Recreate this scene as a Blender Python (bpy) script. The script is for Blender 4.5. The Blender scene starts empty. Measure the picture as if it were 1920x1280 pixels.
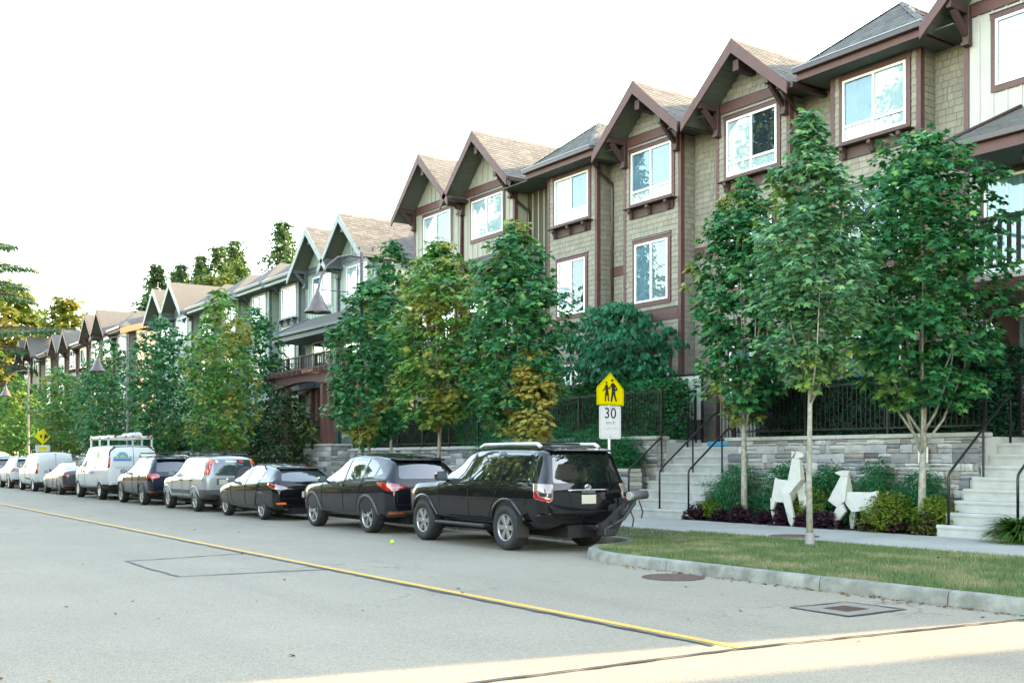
import bpy, bmesh, math, random
import numpy as np
from mathutils import Vector, Matrix
from mathutils.bvhtree import BVHTree
from mathutils.geometry import delaunay_2d_cdt

random.seed(7)
RNG = np.random.default_rng(11)
SC = bpy.context.scene
COL = SC.collection
PI = math.pi
rad = math.radians

# ---------------------------------------------------------------- camera, sky, sun, exposure
cam_data = bpy.data.cameras.new('camera')
cam = bpy.data.objects.new('camera', cam_data)
COL.objects.link(cam)
cam.location = (0, 0, 1.55)
cam.rotation_euler = (rad(90), 0, -math.atan(0.695))
cam_data.sensor_width = 36
cam_data.lens = 37.5
cam_data.shift_y = 220 / 1920
cam_data.clip_end = 8000
SC.camera = cam

SUN_EL, SUN_AZ = rad(17.5), rad(101.5)          # azimuth measured from +Y towards +X
world = bpy.data.worlds.new('World')
SC.world = world
world.use_nodes = True
wn = world.node_tree.nodes
wn.clear()
w_out = wn.new('ShaderNodeOutputWorld')
w_bg = wn.new('ShaderNodeBackground')
w_sky = wn.new('ShaderNodeTexSky')
w_sky.sky_type = 'NISHITA'
w_sky.sun_disc = False
w_sky.sun_elevation = SUN_EL
w_sky.sun_rotation = SUN_AZ
w_sky.altitude = 50
w_sky.air_density = 1.0
w_sky.dust_density = 0.8
w_sky.ozone_density = 1.0
w_bg.inputs['Strength'].default_value = 0.15
world.node_tree.links.new(w_sky.outputs[0], w_bg.inputs[0])
world.node_tree.links.new(w_bg.outputs[0], w_out.inputs[0])

sun_data = bpy.data.lights.new('sun', 'SUN')
sun_data.energy = 2.0
sun_data.angle = rad(0.6)
sun_data.color = (1.0, 0.79, 0.56)
sun = bpy.data.objects.new('sun', sun_data)
COL.objects.link(sun)
sdir = Vector((math.sin(SUN_AZ) * math.cos(SUN_EL), math.cos(SUN_AZ) * math.cos(SUN_EL), math.sin(SUN_EL)))
sun.rotation_euler = sdir.to_track_quat('Z', 'Y').to_euler()

SC.view_settings.view_transform = 'Standard'
SC.view_settings.look = 'None'
SC.view_settings.gamma = 1.0
SC.view_settings.use_curve_mapping = False
SC.view_settings.exposure = 3.75
SC.view_settings.use_white_balance = True
SC.view_settings.white_balance_temperature = 9000
SC.view_settings.white_balance_tint = 10
SC.render.engine = 'CYCLES'
SC.cycles.use_denoising = True
SC.cycles.max_bounces = 5
SC.cycles.diffuse_bounces = 3
SC.cycles.glossy_bounces = 3
SC.cycles.transmission_bounces = 2
SC.cycles.transparent_max_bounces = 8
SC.cycles.caustics_reflective = False
SC.cycles.caustics_refractive = False

# ---------------------------------------------------------------- materials
MATS = {}
def _nt(name):
    m = bpy.data.materials.new(name)
    m.use_nodes = True
    nt = m.node_tree
    p = nt.nodes['Principled BSDF']
    MATS[name] = m
    return m, nt, p
def _ramp(nt, cols):
    r = nt.nodes.new('ShaderNodeValToRGB')
    e = r.color_ramp.elements
    n = len(cols)
    while len(e) < n: e.new(0.5)
    for i, c in enumerate(cols):
        e[i].position = i / (n - 1) if n > 1 else 0
        e[i].color = (*c, 1)
    return r
def _noise(nt, scale, detail=4, rough=0.55, coord=None):
    t = nt.nodes.new('ShaderNodeTexNoise')
    t.inputs['Scale'].default_value = scale
    t.inputs['Detail'].default_value = detail
    t.inputs['Roughness'].default_value = rough
    if coord is None:
        g = nt.nodes.new('ShaderNodeNewGeometry')
        nt.links.new(g.outputs['Position'], t.inputs['Vector'])
    else:
        nt.links.new(coord, t.inputs['Vector'])
    return t
def _mixc(nt, fac, a, b, mode='MIX'):
    mx = nt.nodes.new('ShaderNodeMix')
    mx.data_type = 'RGBA'
    mx.blend_type = mode
    for sock, val in ((mx.inputs[0], fac), (mx.inputs[6], a), (mx.inputs[7], b)):
        if isinstance(val, (int, float)): sock.default_value = val
        elif isinstance(val, tuple): sock.default_value = (*val, 1)
        else: nt.links.new(val, sock)
    return mx.outputs[2]
def mapr(nt, v, a, b, c=0.0, d=1.0):
    m = nt.nodes.new('ShaderNodeMapRange')
    nt.links.new(v, m.inputs[0])
    m.inputs[1].default_value, m.inputs[2].default_value = a, b
    m.inputs[3].default_value, m.inputs[4].default_value = c, d
    return m.outputs[0]
def mat(name, col, rough=0.6, metal=0.0, var=0.0, vscale=4.0, bump=0.0, bscale=40.0, rnd=None, island=None,
        coat=0.0, spec=0.5, dirt=None, dscale=1.5, damt=0.5):
    """col: base colour. var: world-space mottling. rnd / island: colour list picked per object / per mesh island."""
    m, nt, p = _nt(name)
    c = tuple(col)
    out = None
    if rnd or island:
        r = _ramp(nt, rnd or island)
        r.color_ramp.interpolation = 'LINEAR'
        if rnd:
            oi = nt.nodes.new('ShaderNodeObjectInfo'); nt.links.new(oi.outputs['Random'], r.inputs[0])
        else:
            g = nt.nodes.new('ShaderNodeNewGeometry'); nt.links.new(g.outputs['Random Per Island'], r.inputs[0])
        out = r.outputs[0]
    if var:
        n = _noise(nt, vscale)
        f = mapr(nt, n.outputs[0], 0.3, 0.7, 1 - var, 1 + var)
        mx = nt.nodes.new('ShaderNodeVectorMath'); mx.operation = 'SCALE'
        if out is None: mx.inputs[0].default_value = c
        else: nt.links.new(out, mx.inputs[0])
        nt.links.new(f, mx.inputs['Scale'])
        out = mx.outputs[0]
    if dirt:
        n = _noise(nt, dscale, 6, 0.65)
        f = mapr(nt, n.outputs[0], 0.45, 0.75, 0, damt)
        out = _mixc(nt, f, c if out is None else out, tuple(dirt))
    if out is None: p.inputs['Base Color'].default_value = (*c, 1)
    else: nt.links.new(out, p.inputs['Base Color'])
    p.inputs['Roughness'].default_value = rough
    p.inputs['Metallic'].default_value = metal
    p.inputs['Specular IOR Level'].default_value = spec
    if coat:
        p.inputs['Coat Weight'].default_value = coat
        p.inputs['Coat Roughness'].default_value = 0.03
    if bump:
        n = _noise(nt, bscale, 5, 0.6)
        b = nt.nodes.new('ShaderNodeBump')
        b.inputs['Strength'].default_value = bump
        b.inputs['Distance'].default_value = 0.02
        nt.links.new(n.outputs[0], b.inputs['Height'])
        nt.links.new(b.outputs[0], p.inputs['Normal'])
    return m
def glass(name, refl=0.3, tint=(0.75, 0.85, 0.85), rough=0.0):
    """coated window glass: partly mirror, partly see-through"""
    m, nt, p = _nt(name)
    nt.nodes.remove(p)
    o = nt.nodes['Material Output']
    t = nt.nodes.new('ShaderNodeBsdfTransparent'); t.inputs[0].default_value = (*tint, 1)
    g = nt.nodes.new('ShaderNodeBsdfGlossy'); g.inputs[0].default_value = (0.95, 0.97, 1, 1); g.inputs['Roughness'].default_value = rough
    n = _noise(nt, 1.1, 2)
    b = nt.nodes.new('ShaderNodeBump'); b.inputs['Strength'].default_value = 0.05; b.inputs['Distance'].default_value = 0.02
    nt.links.new(n.outputs[0], b.inputs['Height']); nt.links.new(b.outputs[0], g.inputs['Normal'])
    f = nt.nodes.new('ShaderNodeLayerWeight'); f.inputs[0].default_value = 0.5
    pw = nt.nodes.new('ShaderNodeMath'); pw.operation = 'POWER'; nt.links.new(f.outputs['Facing'], pw.inputs[0]); pw.inputs[1].default_value = 5
    k = mapr(nt, pw.outputs[0], 0.0, 1.0, refl, 1.0)
    mx = nt.nodes.new('ShaderNodeMixShader')
    nt.links.new(k, mx.inputs[0]); nt.links.new(t.outputs[0], mx.inputs[1]); nt.links.new(g.outputs[0], mx.inputs[2])
    nt.links.new(mx.outputs[0], o.inputs[0])
    return m
def leafmat(name, cols, patch=None, pscale=0.9, plo=0.5, phi=0.6, trans=0.27, rough=0.42, low=None):
    """leaf colours picked per leaf (mesh island); patch: autumn-coloured twigs in noise patches"""
    m, nt, p = _nt(name)
    g = nt.nodes.new('ShaderNodeNewGeometry')
    r = _ramp(nt, cols); nt.links.new(g.outputs['Random Per Island'], r.inputs[0])
    out = r.outputs[0]
    if patch:
        n = _noise(nt, pscale, 2, 0.5)
        f = mapr(nt, n.outputs[0], plo, phi)
        r2 = _ramp(nt, patch); nt.links.new(g.outputs['Random Per Island'], r2.inputs[0])
        out = _mixc(nt, f, out, r2.outputs[0])
    nt.links.new(out, p.inputs['Base Color'])
    p.inputs['Roughness'].default_value = rough
    p.inputs['Specular IOR Level'].default_value = 0.16
    tr = nt.nodes.new('ShaderNodeBsdfTranslucent')
    br = nt.nodes.new('ShaderNodeMix'); br.data_type = 'RGBA'; br.blend_type = 'MULTIPLY'; br.inputs[0].default_value = 1
    nt.links.new(out, br.inputs[6]); br.inputs[7].default_value = (1.2, 1.6, 1.0, 1)
    nt.links.new(br.outputs[2], tr.inputs[0])
    mx = nt.nodes.new('ShaderNodeMixShader'); mx.inputs[0].default_value = trans
    nt.links.new(p.outputs[0], mx.inputs[1]); nt.links.new(tr.outputs[0], mx.inputs[2])
    nt.links.new(mx.outputs[0], nt.nodes['Material Output'].inputs[0])
    return m

# ---------------------------------------------------------------- mesh building
def link(name, data, parent=None):
    o = bpy.data.objects.new(name, data)
    COL.objects.link(o)
    if parent is not None:
        o.parent = parent
        if parent.get('_w'):
            o.matrix_parent_inverse = Matrix.Translation(-Vector(parent.location))
    return o
def tag(o, label=None, cat=None, group=None, kind=None):
    if label: o['label'] = label
    if cat: o['category'] = cat
    if group: o['group'] = group
    if kind: o['kind'] = kind
    return o
def thing(name, label, cat, loc=(0, 0, 0), group=None, world_parts=True, rz=0.0):
    o = bpy.data.objects.new(name, None)
    o.empty_display_size = 0.2
    COL.objects.link(o)
    o.location = loc
    o.rotation_euler = (0, 0, rz)
    if world_parts: o['_w'] = 1                      # parts are modelled in world coordinates
    return tag(o, label, cat, group)
class MB:
    def __init__(s): s.v = []; s.f = []
    def add(s, vs, fs):
        k = len(s.v); s.v.extend([tuple(a) for a in vs]); s.f.extend([tuple(k + i for i in q) for q in fs]); return s
    def box(s, x0, x1, y0, y1, z0, z1):
        return s.add([(x0, y0, z0), (x1, y0, z0), (x1, y1, z0), (x0, y1, z0), (x0, y0, z1), (x1, y0, z1), (x1, y1, z1), (x0, y1, z1)],
                     [(0, 3, 2, 1), (4, 5, 6, 7), (0, 1, 5, 4), (1, 2, 6, 5), (2, 3, 7, 6), (3, 0, 4, 7)])
    def hexa(s, a, b):
        """two quads a, b (4 points each) joined as a solid"""
        return s.add(list(a) + list(b), [(3, 2, 1, 0), (4, 5, 6, 7), (0, 1, 5, 4), (1, 2, 6, 5), (2, 3, 7, 6), (3, 0, 4, 7)])
    def prism(s, poly, lo, hi, axis='x'):
        n = len(poly)
        mk = {'x': lambda p, h: (h, p[0], p[1]), 'y': lambda p, h: (p[0], h, p[1]), 'z': lambda p, h: (p[0], p[1], h)}[axis]
        return s.add([mk(p, lo) for p in poly] + [mk(p, hi) for p in poly],
                     [tuple(range(n - 1, -1, -1)), tuple(range(n, 2 * n))] + [(i, (i + 1) % n, n + (i + 1) % n, n + i) for i in range(n)])
    def tube(s, pts, r, n=8, cap=True):
        pts = [Vector(p) for p in pts]
        rs = r if isinstance(r, (list, tuple)) else [r] * len(pts)
        base = len(s.v); u = None
        for i, p in enumerate(pts):
            t = (pts[min(i + 1, len(pts) - 1)] - pts[max(i - 1, 0)]).normalized()
            if u is None:
                u = t.orthogonal().normalized()
            u = (u - t * u.dot(t)).normalized(); w = t.cross(u)
            for k in range(n):
                a = 2 * PI * k / n
                s.v.append(tuple(p + (u * math.cos(a) + w * math.sin(a)) * rs[i]))
        for i in range(len(pts) - 1):
            for k in range(n):
                a = base + i * n + k; b = base + i * n + (k + 1) % n
                s.f.append((a, b, b + n, a + n))
        if cap:
            s.f.append(tuple(base + k for k in range(n - 1, -1, -1)))
            e = base + (len(pts) - 1) * n
            s.f.append(tuple(e + k for k in range(n)))
        return s
    def lathe(s, prof, n=20, o=(0, 0, 0), axis='z', close=False, caps=True):
        base = len(s.v); o = Vector(o)
        for r, h in prof:
            for k in range(n):
                a = 2 * PI * k / n; c, d = r * math.cos(a), r * math.sin(a)
                q = {'z': (c, d, h), 'x': (h, c, d), 'y': (d, h, c)}[axis]
                s.v.append(tuple(o + Vector(q)))
        m = len(prof)
        for i in range(m if close else m - 1):
            for k in range(n):
                a = base + i * n + k; b = base + i * n + (k + 1) % n
                j = (i + 1) % m - i
                s.f.append((a, b, b + j * n, a + j * n))
        if not close and caps:
            if prof[0][0] > 1e-4: s.f.append(tuple(base + k for k in range(n - 1, -1, -1)))
            if prof[-1][0] > 1e-4: s.f.append(tuple(base + (m - 1) * n + k for k in range(n)))
        return s
    def xf(s, M):
        s.v = [tuple(M @ Vector(p)) for p in s.v]; return s
    def mesh(s, name, m=None, smooth=False, bevel=0.0, auto=None):
        me = bpy.data.meshes.new(name)
        me.from_pydata(s.v, [], s.f)
        if bevel or smooth or auto:
            bm = bmesh.new(); bm.from_mesh(me)
            bmesh.ops.recalc_face_normals(bm, faces=bm.faces)
            if bevel:
                es = [e for e in bm.edges if len(e.link_faces) == 2 and e.calc_face_angle(0) > 0.5]
                bmesh.ops.bevel(bm, geom=es, offset=bevel, segments=1, profile=0.5, affect='EDGES')
            if smooth or auto:
                lim = auto or PI
                for f in bm.faces: f.smooth = True
                for e in bm.edges:
                    if len(e.link_faces) == 2 and e.calc_face_angle(0) > lim: e.smooth = False
            bm.to_mesh(me); bm.free()
        else:
            me.validate()
        if m: me.materials.append(MATS[m] if isinstance(m, str) else m)
        return me
    def build(s, name, m, parent=None, **k):
        return link(name, s.mesh(name, m, **k), parent)
def piece(name, me, parent, loc, scale=(1, 1, 1), rot=(0, 0, 0)):
    """a copy of a shared mesh, placed in world coordinates under a thing or part"""
    o = bpy.data.objects.new(name, me); COL.objects.link(o)
    o.location = loc; o.scale = scale; o.rotation_euler = rot
    o.parent = parent
    if parent.get('_w'): o.matrix_parent_inverse = Matrix.Translation(-Vector(parent.location))
    return o
def fast_mesh(name, verts, tris, m, smooth=False):
    """verts (n,3), tris (k,3) numpy arrays"""
    me = bpy.data.meshes.new(name)
    me.vertices.add(len(verts)); me.vertices.foreach_set('co', np.asarray(verts, dtype=np.float32).ravel())
    k = len(tris)
    me.loops.add(3 * k); me.loops.foreach_set('vertex_index', np.asarray(tris, dtype=np.int32).ravel())
    me.polygons.add(k); me.polygons.foreach_set('loop_start', np.arange(0, 3 * k, 3, dtype=np.int32))
    me.polygons.foreach_set('loop_total', np.full(k, 3, dtype=np.int32))
    if smooth: me.polygons.foreach_set('use_smooth', np.ones(k, dtype=bool))
    me.update(calc_edges=True)
    me.materials.append(MATS[m] if isinstance(m, str) else m)
    return me
def text_mesh(s, size, m, depth=0.002, align='CENTER', space=1.0):
    c = bpy.data.curves.new('lettering', 'FONT')
    c.body = s; c.size = size; c.extrude = depth; c.align_x = align; c.align_y = 'CENTER'; c.space_character = space
    o = bpy.data.objects.new('lettering', c); COL.objects.link(o)
    dg = bpy.context.evaluated_depsgraph_get()
    me = bpy.data.meshes.new_from_object(o.evaluated_get(dg))
    bpy.data.objects.remove(o)
    me.materials.clear(); me.materials.append(MATS[m])
    return me
# ---------------------------------------------------------------- material library
def asphalt():
    m, nt, p = _nt('asphalt')
    a = _noise(nt, 0.35, 6, 0.6); b = _noise(nt, 55, 3, 0.7); c = _noise(nt, 3.0, 5, 0.65)
    base = _mixc(nt, mapr(nt, a.outputs[0], 0.35, 0.7), (0.200, 0.174, 0.131), (0.237, 0.206, 0.156))
    base = _mixc(nt, mapr(nt, c.outputs[0], 0.58, 0.8, 0, 0.35), base, (0.165, 0.146, 0.116))
    mp = nt.nodes.new('ShaderNodeMapping'); mp.inputs['Scale'].default_value = (1.1, 0.05, 1)      # wheel tracks and streaks along the road
    gg = nt.nodes.new('ShaderNodeNewGeometry'); nt.links.new(gg.outputs['Position'], mp.inputs['Vector'])
    st = _noise(nt, 1.0, 4, 0.6, mp.outputs[0])
    base = _mixc(nt, mapr(nt, st.outputs[0], 0.5, 0.72, 0, 0.4), base, (0.15, 0.132, 0.105))
    so = _noise(nt, 0.9, 3, 0.5)
    base = _mixc(nt, mapr(nt, so.outputs[0], 0.68, 0.78, 0, 0.45), base, (0.085, 0.083, 0.078))
    v = nt.nodes.new('ShaderNodeTexVoronoi'); v.inputs['Scale'].default_value = 95
    g = nt.nodes.new('ShaderNodeNewGeometry'); nt.links.new(g.outputs['Position'], v.inputs['Vector'])
    r = _ramp(nt, [(0.72,) * 3, (0.95,) * 3, (1.08,) * 3, (1.35,) * 3])
    sp = nt.nodes.new('ShaderNodeSeparateColor'); nt.links.new(v.outputs['Color'], sp.inputs[0]); nt.links.new(sp.outputs[0], r.inputs[0])
    out = _mixc(nt, 1.0, base, r.outputs[0], 'MULTIPLY')
    # fine cracks: only where a large noise says the surface is worn
    wv = nt.nodes.new('ShaderNodeTexVoronoi'); wv.feature = 'DISTANCE_TO_EDGE'; wv.inputs['Scale'].default_value = 0.55
    ds = _noise(nt, 1.7, 4); ad = nt.nodes.new('ShaderNodeVectorMath'); ad.operation = 'ADD'
    nt.links.new(g.outputs['Position'], ad.inputs[0]); nt.links.new(ds.outputs['Color'], ad.inputs[1]); nt.links.new(ad.outputs[0], wv.inputs['Vector'])
    cr = mapr(nt, wv.outputs[0], 0.0, 0.012, 1, 0)
    msk = mapr(nt, _noise(nt, 0.22, 2).outputs[0], 0.56, 0.64)
    mm = nt.nodes.new('ShaderNodeMath'); mm.operation = 'MULTIPLY'; nt.links.new(cr, mm.inputs[0]); nt.links.new(msk, mm.inputs[1])
    m2 = nt.nodes.new('ShaderNodeMath'); m2.operation = 'MULTIPLY'; nt.links.new(mm.outputs[0], m2.inputs[0]); m2.inputs[1].default_value = 0.6
    out = _mixc(nt, m2.outputs[0], out, (0.03, 0.03, 0.03))
    nt.links.new(out, p.inputs['Base Color'])
    p.inputs['Roughness'].default_value = 0.82
    bm_ = nt.nodes.new('ShaderNodeBump'); bm_.inputs['Strength'].default_value = 0.55; bm_.inputs['Distance'].default_value = 0.008
    nt.links.new(b.outputs[0], bm_.inputs['Height']); nt.links.new(bm_.outputs[0], p.inputs['Normal'])
asphalt()
def yellow_paint():
    m, nt, p = _nt('yellow_paint')
    n = _noise(nt, 22, 6, 0.7)
    nt.links.new(_mixc(nt, mapr(nt, n.outputs[0], 0.52, 0.66, 0, 0.75), (0.60, 0.32, 0.05), (0.20, 0.16, 0.10)), p.inputs['Base Color'])
    p.inputs['Roughness'].default_value = 0.7
yellow_paint()
mat('tar', (0.018, 0.018, 0.019), 0.6, var=0.3, vscale=9, bump=0.3)
mat('concrete', (0.36, 0.36, 0.34), 0.85, var=0.14, vscale=2.2, bump=0.15, bscale=60, dirt=(0.22, 0.21, 0.19), dscale=1.2, damt=0.4)
mat('pavement', (0.34, 0.345, 0.345), 0.85, rnd=[(0.325, 0.315, 0.285), (0.36, 0.35, 0.32)], var=0.1, vscale=1.3, bump=0.12, bscale=70, dirt=(0.24, 0.235, 0.215), dscale=0.7, damt=0.35)
mat('kerb', (0.3, 0.3, 0.27), 0.85, rnd=[(0.16, 0.158, 0.135), (0.22, 0.218, 0.19)], var=0.25, vscale=5, bump=0.35, bscale=35, dirt=(0.075, 0.08, 0.062), dscale=3.2, damt=0.95)
mat('step_concrete', (0.37, 0.37, 0.35), 0.8, var=0.12, vscale=4, bump=0.12, bscale=80, dirt=(0.27, 0.26, 0.24), dscale=3, damt=0.4)
def grassmat(name, blades):
    m, nt, p = _nt(name)
    g = nt.nodes.new('ShaderNodeNewGeometry')
    n = _noise(nt, 1.3, 5, 0.68); n2 = _noise(nt, 9, 3, 0.6)
    green = _mixc(nt, n2.outputs[0], (0.034, 0.088, 0.018), (0.080, 0.145, 0.032))
    dry = _mixc(nt, n2.outputs[0], (0.20, 0.17, 0.08), (0.33, 0.27, 0.14))
    f = mapr(nt, n.outputs[0], 0.46, 0.68)
    if blades:
        r = _ramp(nt, [(0, 0, 0), (0.25,) * 3, (1, 1, 1)]); nt.links.new(g.outputs['Random Per Island'], r.inputs[0])
        a = nt.nodes.new('ShaderNodeMath'); a.operation = 'MULTIPLY_ADD'
        nt.links.new(r.outputs[0], a.inputs[0]); a.inputs[1].default_value = 0.45; nt.links.new(f, a.inputs[2])
        b = nt.nodes.new('ShaderNodeMath'); b.operation = 'SUBTRACT'; nt.links.new(a.outputs[0], b.inputs[0]); b.inputs[1].default_value = 0.16; b.use_clamp = True
        f = b.outputs[0]
        p.inputs['Roughness'].default_value = 0.55
    else:
        dry = (0.13, 0.11, 0.06); green = (0.04, 0.06, 0.02)
        p.inputs['Roughness'].default_value = 0.95
    nt.links.new(_mixc(nt, f, green, dry), p.inputs['Base Color'])
    return m
grassmat('grass_blade', True); grassmat('turf', False)
mat('soil', (0.035, 0.024, 0.018), 0.95, var=0.4, vscale=14, bump=0.8, bscale=30)
mat('field', (0.06, 0.075, 0.03), 0.95, var=0.3, vscale=0.2)
mat('rust_iron', (0.085, 0.05, 0.038), 0.7, metal=0.3, var=0.3, vscale=20, bump=0.4, bscale=60)
mat('cover_brown', (0.12, 0.062, 0.047), 0.75, var=0.2, vscale=10, bump=0.5, bscale=90)
mat('black_iron', (0.011, 0.010, 0.010), 0.42, metal=0.2, spec=0.5)
mat('stone', (0.3, 0.3, 0.3), 0.85, rnd=[(0.42, 0.42, 0.41), (0.28, 0.285, 0.29), (0.085, 0.09, 0.108), (0.46, 0.46, 0.44), (0.13, 0.135, 0.16), (0.34, 0.325, 0.30), (0.21, 0.185, 0.165), (0.48, 0.475, 0.46), (0.24, 0.245, 0.265), (0.42, 0.42, 0.41), (0.11, 0.115, 0.135)],
    var=0.12, vscale=9, bump=0.4, bscale=20, dirt=(0.16, 0.16, 0.165), dscale=6, damt=0.3)
mat('mortar', (0.035, 0.034, 0.034), 0.95, var=0.2)
mat('cap_stone', (0.36, 0.36, 0.34), 0.85, var=0.14, vscale=3, bump=0.3, bscale=40)
# house colours
mat('shingle_tan', (0.24, 0.215, 0.135), 0.8, rnd=[(0.185, 0.172, 0.140), (0.212, 0.197, 0.160), (0.235, 0.217, 0.178)], var=0.06, vscale=12, bump=0.1, bscale=60)
mat('shingle_tan_mass', (0.24, 0.215, 0.135), 0.8, island=[(0.185, 0.172, 0.140), (0.212, 0.197, 0.160), (0.235, 0.217, 0.178)], var=0.06, vscale=12)
mat('batten_cream', (0.38, 0.375, 0.345), 0.75, var=0.05, vscale=3)
mat('batten_grey', (0.30, 0.292, 0.245), 0.75, var=0.05, vscale=3)
mat('substrate', (0.06, 0.053, 0.034), 0.9)
mat('maroon', (0.086, 0.035, 0.033), 0.6, var=0.12, vscale=6, bump=0.1, bscale=30)
mat('maroon_dark', (0.055, 0.026, 0.025), 0.6, var=0.1, vscale=6)
mat('gutter_brown', (0.035, 0.018, 0.017), 0.35, spec=0.6)
mat('soffit_green', (0.10, 0.115, 0.095), 0.8)
mat('flashing', (0.20, 0.20, 0.21), 0.35, metal=0.7)
mat('vinyl_white', (0.72, 0.72, 0.69), 0.4)
mat('vinyl_cream', (0.55, 0.52, 0.42), 0.45)
mat('blue_batten', (0.25, 0.315, 0.285), 0.75, var=0.05)
mat('blue_lap', (0.165, 0.225, 0.205), 0.75, island=[(0.195, 0.258, 0.232), (0.22, 0.288, 0.258)], var=0.05)
mat('blue_trim', (0.075, 0.10, 0.115), 0.6, var=0.08)
mat('blue_trim_light', (0.20, 0.245, 0.25), 0.6, var=0.08)
mat('brown_lap', (0.17, 0.15, 0.12), 0.75, island=[(0.15, 0.135, 0.105), (0.185, 0.165, 0.13)])
mat('end_wall', (0.52, 0.42, 0.34), 0.8, var=0.06)  # paler and warmer than the fronts, low sun put into the colour
mat('end_rake', (0.42, 0.16, 0.09), 0.7)  # maroon rake brightened to orange, sunlight put into its colour
mat('roof_tab', (0.13, 0.125, 0.12), 0.9, island=[(0.080, 0.083, 0.085), (0.108, 0.108, 0.104), (0.068, 0.071, 0.074), (0.13, 0.126, 0.116)], var=0.15, vscale=30)
mat('roof_sheet', (0.080, 0.079, 0.076), 0.9, var=0.25, vscale=18, bump=0.4, bscale=25)
mat('drape', (0.56, 0.60, 0.62), 0.9, var=0.05, vscale=2)
mat('drape_blue', (0.16, 0.23, 0.26), 0.9, var=0.15, vscale=3)
mat('drape_green', (0.14, 0.27, 0.24), 0.9, var=0.15, vscale=3)
mat('room_shade', (0.012, 0.015, 0.018), 0.9, var=0.4, vscale=4)  # dark panel colour standing in for the shade inside the rooms
mat('blind_slat', (0.62, 0.64, 0.62), 0.6)
glass('window_glass', 0.11, (0.88, 0.95, 0.97))
glass('window_glass_dark', 0.05, (0.8, 0.9, 0.94))
mat('frosted', (0.44, 0.45, 0.45), 0.35, var=0.05)
mat('deck_white', (0.5, 0.48, 0.46), 0.7)
mat('lamp_glass', (0.6, 0.57, 0.5), 0.4)

# ---------------------------------------------------------------- ground, road, verge, pavement
def sheet(name, poly, z, m, parent=None, kind='structure'):
    o = MB().add([(x, y, z) for x, y in poly], [tuple(range(len(poly)))]).build(name, m, parent)
    if parent is None: o['kind'] = kind
    return o
sheet('ground', [(1800 * math.cos(2 * PI * k / 48), 1800 * math.sin(2 * PI * k / 48)) for k in range(48)], -0.06, 'field')
KX, BX = 10.2, 12.45                                   # kerb line at the bulb-out and along the parking bay
road = sheet('road', [(-0.8, -40), (13.0, -40), (13.0, 230), (-0.8, 230)], 0.0, 'asphalt')
ARC = [(KX, -14.0), (KX, 11.9)]
for k in range(1, 10):                                  # rounded nose of the bulb-out
    a = PI - k / 10 * PI * 0.5
    ARC.append((KX + 1.25 + 1.25 * math.cos(a), 11.9 + 1.75 * math.sin(a)))
ARC += [(11.45, 13.65), (12.0, 13.85), (BX, 14.5), (BX, 230)]
VERGE_X, WALK_X, WALL_X = 14.62, 17.35, 18.7
def resample(path, step):
    out = [Vector((*path[0], 0))]
    for a, b in zip(path, path[1:]):
        a, b = Vector((*a, 0)), Vector((*b, 0)); n = max(1, round((b - a).length / step))
        for i in range(1, n + 1): out.append(a.lerp(b, i / n))
    return out
def inset(pts, d):
    """offset a path to its right side (towards the houses)"""
    o = []
    for i, p in enumerate(pts):
        t = (pts[min(i + 1, len(pts) - 1)] - pts[max(i - 1, 0)]).normalized()
        o.append(p + Vector((t.y, -t.x, 0)) * d)
    return o
kerb = tag(bpy.data.objects.new('kerb', None), kind='structure'); COL.objects.link(kerb)
kpath = resample([p for p in ARC if p[1] < 120] + [(BX, 120)], 0.24)
PROFILE = [(0.0, -0.05), (0.012, 0.105), (0.032, 0.142), (0.062, 0.155), (0.16, 0.155), (0.16, -0.05)]
offs = [inset(kpath, d) for d, _ in PROFILE]
i = 0
while i < len(kpath) - 2:
    near = kpath[i].y < 20
    n = random.choice([7, 8, 9, 11]) if near else 24
    j = min(i + n, len(kpath) - 1)
    mb = MB(); m_ = len(PROFILE)
    rows = []
    jz = random.uniform(-0.004, 0.004)
    for q in range(i, j + 1):
        t = 0.0
        if q == i: t = 0.03
        if q == j: t = -0.03
        rows.append(len(mb.v))
        nxt = q + 1 if t > 0 else q - 1
        for d in range(m_):
            p = offs[d][q]
            if t: p = p.lerp(offs[d][nxt], abs(t) * 0.9)
            mb.v.append((p.x, p.y, PROFILE[d][1] + (jz if PROFILE[d][1] > 0 else 0)))
    for a, b in zip(rows, rows[1:]):
        for d in range(m_ - 1): mb.f.append((a + d, a + d + 1, b + d + 1, b + d))
    mb.f.append(tuple(rows[0] + d for d in range(m_ - 1, -1, -1))); mb.f.append(tuple(rows[-1] + d for d in range(m_)))
    mb.build('kerb_stone', 'kerb', kerb, auto=0.6)
    i = j
edge = [p for p in inset(kpath, 0.162)]
vp = [(p.x, p.y) for p in edge] + [(VERGE_X, 120), (VERGE_X, -14)]
sheet('verge', vp, 0.135, 'turf')
def inside(poly, x, y):
    """vectorised point-in-polygon"""
    r = np.zeros(len(x), bool); n = len(poly)
    for a in range(n):
        x0, y0 = poly[a]; x1, y1 = poly[(a + 1) % n]
        c = ((y0 > y) != (y1 > y)) & (x < (x1 - x0) * (y - y0) / (y1 - y0 + 1e-12) + x0)
        r ^= c
    return r
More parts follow.
